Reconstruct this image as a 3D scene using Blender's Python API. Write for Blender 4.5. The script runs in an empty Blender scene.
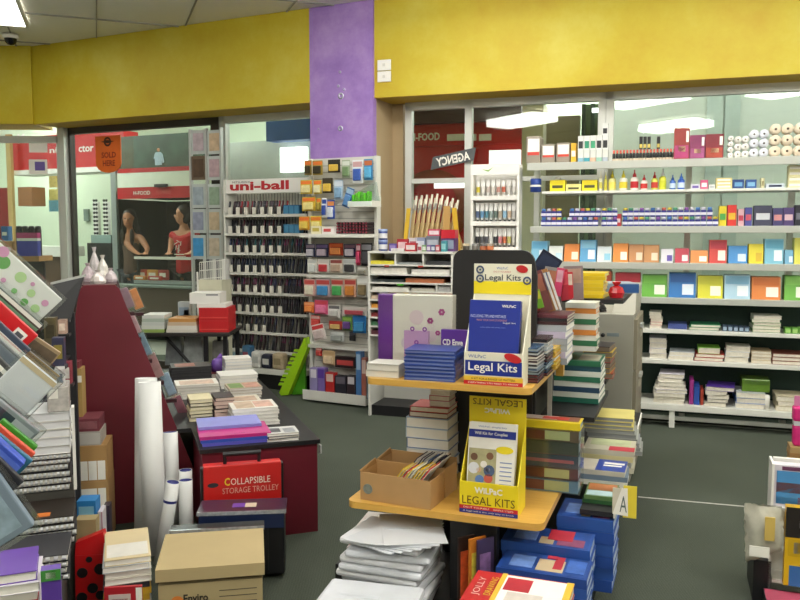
import bpy, bmesh, math, random
from mathutils import Vector, Matrix
from math import sin, cos, pi, atan, radians
RND = random.Random(11)
SC = bpy.context.scene
COL = SC.collection
CAM_H = 1.45
TH = atan(68 / 800)
CAM = Vector((0, 0, CAM_H))

# ---------------------------------------------------------------- pixel -> place
def ray(px, py):
    xc, yc = (px - 400) / 800, (300 - py) / 800
    return Vector((xc, cos(TH) + yc * sin(TH), -sin(TH) + yc * cos(TH)))
def at(px, py, Y):
    d = ray(px, py)
    return CAM + d * (Y / d.y)
def flr(px, py, z=0.0):
    d = ray(px, py)
    return CAM + d * ((z - CAM_H) / d.z)

class Frame:
    """A fixture's own axes: x along it, y away from the shopper, z up."""
    def __init__(s, o, deg):
        s.o = Vector((o[0], o[1], 0)); s.deg = deg; s.a = radians(deg)
        s.u = Vector((cos(s.a), sin(s.a), 0)); s.w = Vector((-sin(s.a), cos(s.a), 0))
    def P(s, u, w, z): return s.o + s.u * u + s.w * w + Vector((0, 0, z))
    def uz(s, px, py, w=0.0):
        d = ray(px, py); n = s.w
        t = (s.o + n * w - CAM).dot(n) / d.dot(n)
        p = CAM + d * t - s.o
        return p.dot(s.u), p.z
    def uw(s, px, py, z):
        p = flr(px, py, z) - s.o
        return p.dot(s.u), p.dot(s.w)

# ---------------------------------------------------------------- materials
def lin(h):
    if not isinstance(h, str): return tuple(h)
    h = h.lstrip('#'); v = [int(h[i:i + 2], 16) / 255 for i in (0, 2, 4)]
    return tuple(c / 12.92 if c <= .04045 else ((c + .055) / 1.055) ** 2.4 for c in v)
_mats = {}
def mat(col, rough=.5, metal=0.0, var=.12, scale=9.0, bump=0.0, spec=.5):
    key = (col, rough, metal, var, scale, bump, spec)
    if key in _mats: return _mats[key]
    m = bpy.data.materials.new('paint_' + str(col).strip('#')); m.use_nodes = True
    nt = m.node_tree; b = nt.nodes['Principled BSDF']; L = nt.links
    c = lin(col)
    b.inputs['Roughness'].default_value = rough; b.inputs['Metallic'].default_value = metal
    b.inputs['Specular IOR Level'].default_value = spec
    tc = nt.nodes.new('ShaderNodeTexCoord'); nz = nt.nodes.new('ShaderNodeTexNoise')
    nz.inputs['Scale'].default_value = scale; nz.inputs['Detail'].default_value = 2
    mx = nt.nodes.new('ShaderNodeMix'); mx.data_type = 'RGBA'
    mx.inputs[6].default_value = tuple(x * (1 - var) for x in c) + (1,)
    mx.inputs[7].default_value = tuple(min(1, x * (1 + var)) for x in c) + (1,)
    L.new(tc.outputs['Object'], nz.inputs['Vector']); L.new(nz.outputs['Fac'], mx.inputs[0])
    L.new(mx.outputs[2], b.inputs['Base Color'])
    if bump:
        bp = nt.nodes.new('ShaderNodeBump'); bp.inputs['Strength'].default_value = bump
        L.new(nz.outputs['Fac'], bp.inputs['Height']); L.new(bp.outputs['Normal'], b.inputs['Normal'])
    _mats[key] = m
    return m
def mottled(name, c1, c2, c3, scale=1.6):
    """sponged wall paint"""
    m = bpy.data.materials.new(name); m.use_nodes = True
    nt = m.node_tree; b = nt.nodes['Principled BSDF']; L = nt.links
    b.inputs['Roughness'].default_value = .6
    tc = nt.nodes.new('ShaderNodeTexCoord')
    n1 = nt.nodes.new('ShaderNodeTexNoise'); n1.inputs['Scale'].default_value = scale; n1.inputs['Detail'].default_value = 6; n1.inputs['Roughness'].default_value = .65
    r = nt.nodes.new('ShaderNodeValToRGB')
    r.color_ramp.elements[0].position = .3; r.color_ramp.elements[0].color = lin(c1) + (1,)
    r.color_ramp.elements[1].position = .72; r.color_ramp.elements[1].color = lin(c3) + (1,)
    e = r.color_ramp.elements.new(.5); e.color = lin(c2) + (1,)
    L.new(tc.outputs['Object'], n1.inputs['Vector']); L.new(n1.outputs['Fac'], r.inputs['Fac']); L.new(r.outputs['Color'], b.inputs['Base Color'])
    return m
def glassy(name, tint='#e6efec', refl=.10, rough=.02):
    """thin pane or clear wrapper: mostly see-through, a little mirror-like"""
    m = bpy.data.materials.new(name); m.use_nodes = True
    nt = m.node_tree; nt.nodes.remove(nt.nodes['Principled BSDF']); L = nt.links
    out = nt.nodes['Material Output']
    t = nt.nodes.new('ShaderNodeBsdfTransparent'); t.inputs['Color'].default_value = lin(tint) + (1,)
    g = nt.nodes.new('ShaderNodeBsdfGlossy'); g.inputs['Roughness'].default_value = rough
    lw = nt.nodes.new('ShaderNodeLayerWeight'); lw.inputs['Blend'].default_value = .5
    pw = nt.nodes.new('ShaderNodeMath'); pw.operation = 'POWER'; pw.inputs[1].default_value = 5
    ad = nt.nodes.new('ShaderNodeMath'); ad.operation = 'MULTIPLY_ADD'; ad.inputs[1].default_value = .8; ad.inputs[2].default_value = refl; ad.use_clamp = True
    mx = nt.nodes.new('ShaderNodeMixShader')
    L.new(lw.outputs['Facing'], pw.inputs[0]); L.new(pw.outputs[0], ad.inputs[0]); L.new(ad.outputs[0], mx.inputs[0]); L.new(t.outputs[0], mx.inputs[1]); L.new(g.outputs[0], mx.inputs[2])
    L.new(mx.outputs[0], out.inputs['Surface'])
    return m
def emit(name, col, s):
    m = bpy.data.materials.new(name); m.use_nodes = True
    nt = m.node_tree; b = nt.nodes['Principled BSDF']
    b.inputs['Base Color'].default_value = lin(col) + (1,)
    b.inputs['Emission Color'].default_value = lin(col) + (1,); b.inputs['Emission Strength'].default_value = s
    return m
GLASS = glassy('window_glass', '#f4faf6', .045)
WRAP = glassy('clear_wrapper', '#f6f9f9', .09, .10)
PERSPEX = glassy('perspex', '#f0f5f5', .10, .05)
WHITE = mat('#e4e2dc', .45, var=.04); OFFW = mat('#d8d5c9', .55, var=.05)
PAPER = mat('#e9e6dd', .8, var=.05, scale=40); PAGES = mat('#d9d3c4', .85, var=.18, scale=60)
BLACK = mat('#17171a', .45); DARK = mat('#26262a', .5); STEEL = mat('#b9bbb8', .4, .3)
KRAFT = mat('#b08a5a', .8, var=.1, scale=14); KRAFTD = mat('#9a7444', .8, var=.1, scale=14)
METALW = mat('#d5d6d0', .4, var=.04)

# ---------------------------------------------------------------- mesh building
class MB:
    def __init__(s): s.bm = bmesh.new(); s.ms = []
    def slot(s, m):
        if m not in s.ms: s.ms.append(m)
        return s.ms.index(m)
    def add(s, verts, faces, m, M=None, smooth=False):
        k = s.slot(m)
        vs = [s.bm.verts.new((M @ Vector(v)) if M else v) for v in verts]
        for f in faces:
            try:
                fc = s.bm.faces.new([vs[i] for i in f]); fc.material_index = k; fc.smooth = smooth
            except ValueError: pass
        return s
    def box(s, x0, x1, y0, y1, z0, z1, m, M=None, bev=0.0):
        v = [(x, y, z) for z in (z0, z1) for y in (y0, y1) for x in (x0, x1)]
        f = [(0, 2, 3, 1), (4, 5, 7, 6), (0, 1, 5, 4), (2, 6, 7, 3), (0, 4, 6, 2), (1, 3, 7, 5)]
        if not bev: return s.add(v, f, m, M)
        t = bmesh.new(); k = s.slot(m)
        vs = [t.verts.new(a) for a in v]
        for q in f: t.faces.new([vs[i] for i in q])
        bmesh.ops.bevel(t, geom=list(t.edges), offset=bev, segments=2, affect='EDGES', profile=.5)
        t.verts.index_update()
        s.add([a.co.copy() for a in t.verts], [[a.index for a in q.verts] for q in t.faces], m, M)
        t.free(); return s
    def tube(s, p0, p1, r0, m, r1=None, n=10, caps=True, smooth=True):
        p0, p1 = Vector(p0), Vector(p1); r1 = r0 if r1 is None else r1
        d = (p1 - p0).normalized(); a = d.orthogonal().normalized(); b = d.cross(a)
        v = []
        for p, r in ((p0, r0), (p1, r1)):
            v += [p + (a * cos(2 * pi * i / n) + b * sin(2 * pi * i / n)) * r for i in range(n)]
        f = [(i, (i + 1) % n, n + (i + 1) % n, n + i) for i in range(n)]
        s.add(v, f, m, None, smooth)
        if caps: s.add(v[:n], [tuple(range(n - 1, -1, -1))], m); s.add(v[n:], [tuple(range(n))], m)
        return s
    def lathe(s, prof, m, M=None, n=14, smooth=True):
        """profile of (r, z) round the z axis"""
        if max(z for _, z in prof) - min(z for _, z in prof) < .005: smooth = False
        v, f = [], []
        for r, z in prof:
            v += [(r * cos(2 * pi * i / n), r * sin(2 * pi * i / n), z) for i in range(n)]
        for j in range(len(prof) - 1):
            f += [(j * n + i, j * n + (i + 1) % n, (j + 1) * n + (i + 1) % n, (j + 1) * n + i) for i in range(n)]
        return s.add(v, f, m, M, smooth)
    def prism(s, poly, a0, a1, m, axis='y', M=None):
        """2-D outline extruded along an axis"""
        def p(q, a):
            return {'y': (q[0], a, q[1]), 'x': (a, q[0], q[1]), 'z': (q[0], q[1], a)}[axis]
        n = len(poly)
        v = [p(q, a0) for q in poly] + [p(q, a1) for q in poly]
        f = [tuple(range(n)), tuple(range(2 * n - 1, n - 1, -1))] + [(i, n + i, n + (i + 1) % n, (i + 1) % n) for i in range(n)]
        return s.add(v, f, m, M)
    def hex8(s, b4, t4, m):
        """a solid from four bottom and four top corners"""
        v = [Vector(a) for a in list(b4) + list(t4)]
        return s.add(v, [(3, 2, 1, 0), (4, 5, 6, 7), (0, 1, 5, 4), (1, 2, 6, 5), (2, 3, 7, 6), (3, 0, 4, 7)], m)
    def done(s, name, parent=None, loc=None, rz=None, mod=None):
        me = bpy.data.meshes.new(name)
        bmesh.ops.recalc_face_normals(s.bm, faces=s.bm.faces)
        s.bm.to_mesh(me); s.bm.free()
        for m in s.ms: me.materials.append(m)
        o = bpy.data.objects.new(name, me); COL.objects.link(o)
        if parent is not None: o.parent = parent
        if loc is not None: o.location = loc
        if rz is not None: o.rotation_euler.z = rz
        return o
def tag(o, label=None, cat=None, group=None, kind=None):
    if label: o['label'] = label
    if cat: o['category'] = cat
    if group: o['group'] = group
    if kind: o['kind'] = kind
    return o
def thing(name, label, cat, loc, rz=0.0, group=None):
    o = bpy.data.objects.new(name, None); COL.objects.link(o)
    o.empty_display_size = .05
    o.location = loc; o.rotation_euler = (0, 0, rz)
    return tag(o, label, cat, group)
def struct(name, mb): return tag(mb.done(name), kind='structure')
def copy_thing(src, loc, rz=None, label=None, group=None):
    c = src.copy(); COL.objects.link(c); c.location = loc
    if rz is not None: c.rotation_euler.z = rz
    if label: c['label'] = label
    if group: c['group'] = group
    for ch in src.children:
        k = ch.copy(); COL.objects.link(k); k.parent = c
        for g in ch.children:
            q = g.copy(); COL.objects.link(q); q.parent = k
    return c
def text(s, parent, loc, w, h, m, rot=(pi / 2, 0, 0), mirror=False, name='lettering', bold=.0):
    """lettering fitted into a box w wide and h high, centred on loc"""
    cu = bpy.data.curves.new(name, 'FONT'); cu.body = s; cu.size = 1; cu.extrude = .0; cu.offset = bold
    cu.align_x = 'CENTER'; cu.align_y = 'CENTER'; cu.resolution_u = 2
    cu.materials.append(m)
    tmp = bpy.data.objects.new(name, cu)
    me = bpy.data.meshes.new_from_object(tmp); bpy.data.objects.remove(tmp); bpy.data.curves.remove(cu)
    me.name = name
    xs = [v.co.x for v in me.vertices]; ys = [v.co.y for v in me.vertices]
    cx, cy = (min(xs) + max(xs)) / 2, (min(ys) + max(ys)) / 2
    for v in me.vertices: v.co.x -= cx; v.co.y -= cy
    o = bpy.data.objects.new(name, me); COL.objects.link(o)
    sx, sy = w / (max(xs) - min(xs)), h / (max(ys) - min(ys))
    o.scale = (-sx if mirror else sx, sy, 1)
    o.rotation_euler = rot; o.location = loc
    if parent is not None: o.parent = parent
    return o
# ================================================================ SETTING
FR = Frame((2.03, 5.9), -18.7)          # shelving along the right-hand wall
FL = Frame((-.23, 6.85), -25.0)         # left-hand wall, from the painted pillar leftwards
FI = Frame(at(543, 527, 2.6), -19.9)    # central island, origin at the right corner of its low shelf
FG = Frame(flr(127, 523), 19.9)         # maroon gondola
ZB, ZC = 2.58, 3.37
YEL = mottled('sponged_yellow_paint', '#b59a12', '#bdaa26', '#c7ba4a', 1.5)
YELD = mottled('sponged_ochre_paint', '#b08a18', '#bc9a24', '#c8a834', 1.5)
PUR = mottled('sponged_purple_paint', '#8460ac', '#9a78be', '#b294cc', 2.4)
TAN = mat('#a89270', .8, var=.05)
FRAMEW = mat('#c9cac4', .4, .2, var=.04); FRAMED = mat('#3a332c', .5)

def carpet():
    m = bpy.data.materials.new('grey_green_carpet'); m.use_nodes = True
    nt = m.node_tree; b = nt.nodes['Principled BSDF']; L = nt.links
    b.inputs['Roughness'].default_value = .95; b.inputs['Specular IOR Level'].default_value = .1
    tc = nt.nodes.new('ShaderNodeTexCoord')
    n1 = nt.nodes.new('ShaderNodeTexNoise'); n1.inputs['Scale'].default_value = 160; n1.inputs['Detail'].default_value = 3
    n2 = nt.nodes.new('ShaderNodeTexNoise'); n2.inputs['Scale'].default_value = 1.3; n2.inputs['Detail'].default_value = 3
    w = nt.nodes.new('ShaderNodeTexWave'); w.inputs['Scale'].default_value = 28; w.inputs['Distortion'].default_value = 3
    r1 = nt.nodes.new('ShaderNodeMix'); r1.data_type = 'RGBA'
    r1.inputs[6].default_value = lin('#474d44') + (1,); r1.inputs[7].default_value = lin('#666d61') + (1,)
    r2 = nt.nodes.new('ShaderNodeMix'); r2.data_type = 'RGBA'; r2.blend_type = 'MULTIPLY'; r2.inputs[0].default_value = .35
    r3 = nt.nodes.new('ShaderNodeMix'); r3.data_type = 'RGBA'; r3.blend_type = 'MULTIPLY'; r3.inputs[0].default_value = .12
    L.new(tc.outputs['Object'], n1.inputs['Vector']); L.new(tc.outputs['Object'], n2.inputs['Vector']); L.new(tc.outputs['Object'], w.inputs['Vector'])
    L.new(n1.outputs['Fac'], r1.inputs[0]); L.new(r1.outputs[2], r2.inputs[6]); L.new(n2.outputs['Fac'], r2.inputs[7])
    L.new(r2.outputs[2], r3.inputs[6]); L.new(w.outputs['Color'], r3.inputs[7])
    L.new(r3.outputs[2], b.inputs['Base Color'])
    bp = nt.nodes.new('ShaderNodeBump'); bp.inputs['Strength'].default_value = .4; bp.inputs['Distance'].default_value = .004
    L.new(n1.outputs['Fac'], bp.inputs['Height']); L.new(bp.outputs['Normal'], b.inputs['Normal'])
    return m
CARPET = carpet()
TILE = mat('#e6e4dc', .8, var=.03, scale=3); TGRID = mat('#8d8b83', .6)
MALLF = mat('#a7a79c', .35, var=.1, scale=2); MALLC = mat('#d5d6d0', .7, var=.03)

WX, EX, SY = -5.6, 4.8, -2.6
mb = MB(); mb.box(WX, EX, SY, 9.4, -.12, 0, CARPET); struct('floor', mb)
mb = MB(); mb.box(-12, 7, 9.4, 17.5, -.12, 0, MALLF); struct('floor_mall', mb)

# ceiling: suspended tiles laid square to the gondola
mb = MB()
mb.box(WX - .3, EX + .3, SY - .2, 9.2, ZC + .012, ZC + .1, TILE)
cu, cw = Vector((.935, .354, 0)), Vector((-.354, .935, 0))
c0 = flr(96.5, 20, ZC); c0.z = 0
for k in range(-9, 10):
    for (d, e, st, ln) in ((cu, cw, .78, 7), (cw, cu, 1.2, 9)):
        o = c0 + d * (st * k)
        m4 = []
        for sgn_e, sgn_d, z in ((-ln, -.006, ZC), (-ln, .006, ZC), (ln, .006, ZC), (ln, -.006, ZC)):
            m4.append(o + e * sgn_e + d * sgn_d + Vector((0, 0, z)))
        pts = []
        for i in range(41):
            q = o + e * (-ln + 2 * ln * i / 40)
            if WX < q.x < EX and SY < q.y < 8.9: pts.append(q)
        if len(pts) > 1:
            a, b2 = pts[0], pts[-1]; h = d * .006
            zz = Vector((0, 0, ZC))
            mb.hex8([a - h + zz, b2 - h + zz, b2 + h + zz, a + h + zz], [p + Vector((0, 0, .014)) for p in (a - h + zz, b2 - h + zz, b2 + h + zz, a + h + zz)], TGRID)
struct('ceiling', mb)
mb = MB(); mb.box(-12, 7, 9.3, 17.5, 3.42, 3.5, MALLC); struct('ceiling_mall', mb)

# walls
def slab(name, fr, u0, u1, w0, w1, z0, z1, m, soffit=None):
    mb = MB(); mb.box(u0, u1, w0, w1, z0, z1, m)
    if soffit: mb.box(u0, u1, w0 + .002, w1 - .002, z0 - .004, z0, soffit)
    o = mb.done(name, None, (fr.o.x, fr.o.y, 0), fr.a); tag(o, kind='structure'); return o
uL = FL.uz(33, 90, 0)[0]; uP = FL.uz(309.5, 60, 0)[0]; uQ = FL.uz(373, 60, 0)[0]
uR0 = FR.uz(374, 60, .2)[0]
PURN = PUR
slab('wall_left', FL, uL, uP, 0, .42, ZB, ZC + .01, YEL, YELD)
slab('wall_pillar', FL, uP, uQ, 0, .06, 0, ZC + .01, PUR)
slab('wall_pillar_core', FL, uP + .004, uQ - .004, .062, .5, 0, ZC, mat('#a89270', .8, var=.05))
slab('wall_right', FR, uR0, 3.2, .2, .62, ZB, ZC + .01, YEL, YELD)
pL = FL.P(uL, 0, 0)
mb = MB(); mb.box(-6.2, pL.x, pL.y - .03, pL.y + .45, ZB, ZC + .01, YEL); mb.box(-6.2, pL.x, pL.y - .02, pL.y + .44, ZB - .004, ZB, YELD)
struct('wall_far_left', mb)
uT0, uT1 = FR.uz(374, 170, .6)[0] - .25, FR.uz(404.5, 170, .6)[0]
slab('wall_return', FR, uT0, uT1, .56, .66, 0, ZB, TAN)
BACKW = mat('#d9d6c8', .8, var=.03)
mb = MB(); mb.box(WX - .1, WX, SY, 9.3, 0, ZC, BACKW); struct('wall_west', mb)
mb = MB(); mb.box(EX, EX + .1, SY, 6.2, 0, ZC, BACKW); struct('wall_east', mb)
mb = MB(); mb.box(WX, EX, SY - .1, SY, 0, ZC, BACKW); struct('wall_behind', mb)

# light switches high on the yellow bulkhead
sw = FR.uz(384.5, 71, .2); swp = FR.P(sw[0], .2, sw[1])
t = thing('switch_plate', 'pair of white switch plates mounted high on the yellow bulkhead beside the purple pillar', 'light switch', swp, FR.a)
for i, dz in enumerate((.047, -.047)):
    mb = MB(); mb.box(-.06, .06, -.012, 0, dz - .044, dz + .044, WHITE, bev=.004); pl = mb.done('plate', t)
    mb = MB(); mb.box(-.012, .012, -.018, -.012, dz - .012, dz + .012, mat('#cfcdc6', .4)); mb.done('switch', t)

# sparkly stickers on the purple pillar
SPARK = mat('#c9cbd6', .25, .6)
for i, (px, py, r) in enumerate(((340, 72, .012), (338.5, 86, .012), (344, 89.5, .012), (341, 96, .028), (340.5, 128.5, .024), (318.5, 129, .008))):
    u, z = FL.uz(px, py, 0); mb = MB()
    mb.lathe([(r, 0), (r, .004), (r * .55, .007), (r * .5, .003)], SPARK, Matrix.Rotation(pi / 2, 4, 'X'), 12)
    big = r > .02
    o = mb.done('pillar_sticker', None, FL.P(u, 0, z), FL.a)
    tag(o, ('large silvery ring sticker on the purple pillar, upper of the two' if i == 3 else 'silvery ring sticker lowest on the purple pillar centre line') if big else 'tiny silvery dot sticker on the purple pillar', 'sticker', None if big else 'dot stickers on the purple pillar')

# windows. window_1 and window_2 look out of the left-hand wall, window_3 is behind the pen rack
def window(name, fr, w, u0, u1, z0, z1, fw, fm, muntins=(), rails=(), fd=.06, top=None, head=None):
    mb = MB()
    tw = top or fw
    mb.box(u0, u0 + fw, w, w + fd, z0, z1, fm); mb.box(u1 - fw, u1, w, w + fd, z0, z1, fm)
    mb.box(u0, u1, w, w + fd, z1 - tw, z1, head or fm); mb.box(u0, u1, w, w + fd, z0, z0 + fw, fm)
    for a in muntins: mb.box(a - fw / 2, a + fw / 2, w, w + fd, z0, z1, fm)
    for a in rails: mb.box(u0, u1, w + .01, w + fd - .01, a - .02, a + .02, fm)
    o = mb.done(name, None, (fr.o.x, fr.o.y, 0), fr.a); tag(o, kind='structure')
    mb = MB(); mb.box(u0 + fw * .5, u1 - fw * .5, w + fd * .45, w + fd * .55, z0 + fw * .5, z1 - tw * .5, GLASS); mb.done('pane', o)
    return o
GW = .36
u66 = FL.uz(65, 200, GW)[0]; u78 = FL.uz(74, 200, GW)[0]; u220 = FL.uz(220, 200, GW)[0]; u231 = FL.uz(227, 200, GW)[0]; u312 = uP + .02
p66 = FL.P(u66, GW, 0)
FX = Frame((p66.x, p66.y), 0)
z1 = at(30, 136, p66.y).z
window('window_1', FX, 0, -2.6, -.005, 0, z1, .07, FRAMEW, (), (), .07)
window('window_2', FL, GW, u66 + .005, u220, 0, ZB, .10, FRAMED, (), (), .07, .07)
window('window_3', FL, GW, u220 + .003, u312, 0, ZB, .075, FRAMEW, (), (), .07, .07)
mb = MB(); mb.box(u66 - .02, u66 + .075, GW - .06, GW, 0, ZB, FRAMEW); o = mb.done('trim_1', None, (FL.o.x, FL.o.y, 0), FL.a); tag(o, kind='structure')
# window_4 and window_5 look out behind the right-hand shelving
GR = .52
uA = FR.uz(405, 150, GR)[0]; uB = FR.uz(605, 150, GR)[0]; uM = FR.uz(468, 150, GR)[0]
zt = ZB
window('window_4', FR, GR, uA, uB, .05, zt, .06, FRAMEW, (uM,), (FR.uz(437, 180.5, GR)[1],), .07, .07)
window('window_5', FR, GR, uB + .003, 2.9, .05, zt, .06, FRAMEW, (), (), .07, .07)

# ceiling lights: fluorescent troffers
LIT = emit('fluorescent_diffuser', '#fffdf6', 25.0)
LITD = emit('fluorescent_diffuser_dim', '#fffdf6', 11.0)
def troffer(p, rz, label, L=1.2, W=.6, z=ZC, m=None, group=None, drop=.15):
    t = thing('ceiling_light', label, 'ceiling light', (p[0], p[1], z), rz, group)
    mb = MB()
    for b in ((-L / 2, L / 2, -W / 2, -W / 2 + .03), (-L / 2, L / 2, W / 2 - .03, W / 2), (-L / 2, -L / 2 + .03, -W / 2, W / 2), (L / 2 - .03, L / 2, -W / 2, W / 2)):
        mb.box(b[0], b[1], b[2], b[3], -.03, -.001, WHITE)
    mb.done('frame', t)
    mb = MB(); mb.box(-L / 2 + .03, L / 2 - .03, -W / 2 + .03, W / 2 - .03, -drop, -.012, m or LIT); mb.done('diffuser', t)
    return t
p = at(9, 6, 6.95); RG = FG.a
troffer((p.x - .22, p.y + .02), RG + pi / 2, 'recessed fluorescent panel in the ceiling tiles above the far left corner', 1.2, .6, ZC, LITD, None, .022)
for (x, y) in ((.2, 5.2), (2.0, 4.5), (-2.2, 1.0), (.2, 1.9), (2.1, 1.6), (2.6, -1.0), (-.4, -1.2)):
    troffer((x, y), RG, 'fluorescent ceiling panel over the shop floor behind the photographer', group='fluorescent panels out of view overhead')
LITS = emit('fluorescent_diffuser_soft', '#fffdf6', 16.0)
troffer((3.6, 3.0), RG, 'fluorescent ceiling panel out of view above the right-hand shelving aisle', 1.2, .6, ZC, LITS)
troffer((-1.9, 5.0), RG, 'added fluorescent panel out of view, brightening the ceiling and left fascia', 1.2, .6, ZC, LITS)  # extra unseen panel, added to lift the ceiling and left fascia
# mall lights, plus soft near ones added to brighten the pale partition
LITN = emit('added_mall_fill', '#fafcf8', 9.0)
LITM = emit('mall_diffuser', '#fafcf8', 44.0)
for (x, y) in ((-8.5, 11.2), (-5.4, 10.6), (-2.7, 11.0), (-.4, 10.4), (2.0, 9.9), (4.2, 10.2), (-6.8, 13.6), (-1.4, 13.4), (2.6, 13.0), (3.1, 7.6), (4.3, 7.2), (1.6, 8.6)):
    NEAR = y < 9
    troffer((x, y), FL.a, 'ceiling light panel beyond the windows, near ones added as fill', 1.5, .45, 3.42 if y > 9.3 else ZC, LITN if NEAR else LITM, 'fluorescent panels in the mall ceiling')

# security camera dome
p = at(10.5, 38, 8.0)
t = thing('security_camera', 'small dome security camera on the ceiling above the far left corner', 'camera', (p.x, p.y, ZC))
mb = MB(); mb.lathe([(0, 0), (.075, 0), (.075, -.03), (.06, -.04)], WHITE); mb.done('base', t)
mb = MB(); mb.lathe([(.058, -.038), (.05, -.075), (.03, -.095), (0, -.102)], mat('#15151a', .15)); mb.done('dome', t)

# camera
cd = bpy.data.cameras.new('camera'); cam = bpy.data.objects.new('camera', cd); COL.objects.link(cam)
cd.sensor_width = 36; cd.lens = 36.0; cd.clip_start = .05
cam.location = CAM; cam.rotation_euler = (pi / 2 - TH, 0, 0); SC.camera = cam
w = bpy.data.worlds.new('world'); SC.world = w; w.use_nodes = True
w.node_tree.nodes['Background'].inputs['Color'].default_value = (.8, .9, 1, 1); w.node_tree.nodes['Background'].inputs['Strength'].default_value = .3
SC.view_settings.view_transform = 'Standard'; SC.view_settings.look = 'None'; SC.view_settings.gamma = 1; SC.view_settings.exposure = -.5
# ================================================================ THE MALL BEYOND THE GLASS
MW = mat('#cfdcc4', .7, var=.04); RED = mat('#b5121b', .45, var=.06); REDD = mat('#7d0d14', .5); SILV = mat('#a9b0ae', .35, .5)
DKIN = mat('#1d1916', .7); WOODB = mat('#8a5a34', .5, var=.2)
def pxbox(mb, fr, x0, y0, x1, y1, w, d, m, bev=0.0):
    """solid whose front face, at depth w, covers these pixels"""
    ym, xm = (y0 + y1) / 2, (x0 + x1) / 2
    ua, ub = fr.uz(x0, ym, w)[0], fr.uz(x1, ym, w)[0]; za, zb = fr.uz(xm, y1, w)[1], fr.uz(xm, y0, w)[1]
    mb.box(ua, ub, w, w + d, za, zb, m, bev=bev)
    return ua, ub, za, zb
def fobj(mb, name, fr, parent=None):
    return mb.done(name, parent, None if parent else (fr.o.x, fr.o.y, 0), None if parent else fr.a)
def fthing(name, label, cat, fr, u, w, z=0.0, group=None):
    return thing(name, label, cat, fr.P(u, w, z), fr.a, group)
def rel(fr, mb, dx, dy, dz):
    for v in mb.bm.verts: v.co -= Vector((dx, dy, dz))
    return mb
class Part:
    """collects parts of one thing given in frame coordinates"""
    def __init__(s, name, label, cat, fr, u, w, z=0.0, group=None):
        s.t = fthing(name, label, cat, fr, u, w, z, group); s.fr = fr; s.d = (u, w, z)
    def add(s, name, mb, parent=None):
        rel(s.fr, mb, *s.d); return mb.done(name, parent or s.t)
    def text(s, body, u, w, z, ww, h, m, mirror=False, bold=0.0, rot=(pi / 2, 0, 0), parent=None):
        return text(body, parent or s.t, (u - s.d[0], w - s.d[1], z - s.d[2]), ww, h, m, rot, mirror, 'lettering', bold)

# mall enclosure
mb = MB(); mb.box(-14.0, 6.5, 4.6, 4.7, 0, 3.42, MW); o = mb.done('wall_mall', None, (FL.o.x, FL.o.y, 0), FL.a); tag(o, kind='structure')
mb = MB(); mb.box(-12, -11.9, 9.3, 17, 0, 3.42, MW); struct('wall_mall_end', mb)

# long red fascia of the shop across the mall
q = Part('shop_fascia', 'long red fascia with white lettering across the mall, beyond the leftmost window', 'sign', FL, FL.uz(60, 155, 3.0)[0], 3.0, FL.uz(60, 170, 3.0)[1])
mb = MB(); pxbox(mb, FL, 13, 134, 124, 168, 3.0, .3, RED); q.add('panel', mb)
mb = MB(); pxbox(mb, FL, 13, 168, 124, 173, 2.95, .4, WHITE); q.add('rail', mb)
for s, x0, x1, y0, y1 in (('K', 18, 27, 133, 145), ('r', 31, 37, 138, 145), ('nic', 50, 63, 147, 154), ('ctor', 79, 94, 145, 153)):
    a, z = FL.uz(x0, (y0 + y1) / 2, 3.0); b = FL.uz(x1, (y0 + y1) / 2, 3.0)[0]; h = (y1 - y0) * .0123
    q.text(s, (a + b) / 2, 2.992, z, b - a, h, WHITE, bold=.02)
def mallbox(name, label, cat, fr, x0, y0, x1, y1, w, d, m, part='panel', group=None, ground=False):
    xm, ym = (x0 + x1) / 2, (y0 + y1) / 2
    u, z = fr.uz(xm, y1, w)
    q = Part(name, label, cat, fr, u, w, 0 if ground else z, group)
    mb = MB(); pxbox(mb, fr, x0, y0, x1, y1, w, d, m); q.add(part, mb); return q
q = mallbox('shop_post', 'tan square post left of the red fascia across the mall', 'post', FL, 8.5, 134, 13, 300, 2.85, .05, mat('#b79a62', .6), 'shaft')
q = mallbox('red_banner', 'dark red banner hanging low at the left edge beyond the leftmost window', 'banner', FL, -14, 188, 10, 240, 2.9, .03, REDD, 'cloth')
# window stickers / posters on the leftmost pane
t = thing('window_notice', 'blank white notice taped to the leftmost window above a purple one', 'notice', FX.P(0, -.02, 0) + Vector((at(39, 148, FX.o.y).x - FX.o.x, 0, at(39, 148, FX.o.y).z)), 0)
mb = MB(); mb.box(-.10, .10, -.002, .0, -.05, .05, PAPER); mb.done('sheet', t)
t = thing('window_notice', 'white and purple notice taped to the leftmost window under a blank one', 'notice', FX.P(0, -.02, 0) + Vector((at(39, 167, FX.o.y).x - FX.o.x, 0, at(39, 167, FX.o.y).z)), 0)
mb = MB(); mb.box(-.10, .10, -.002, .0, -.08, .08, PAPER); mb.done('sheet', t)
mb = MB(); mb.box(-.035, .075, -.003, -.002, -.04, .055, mat('#6a5a9c', .6)); mb.done('print', t)

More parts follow.
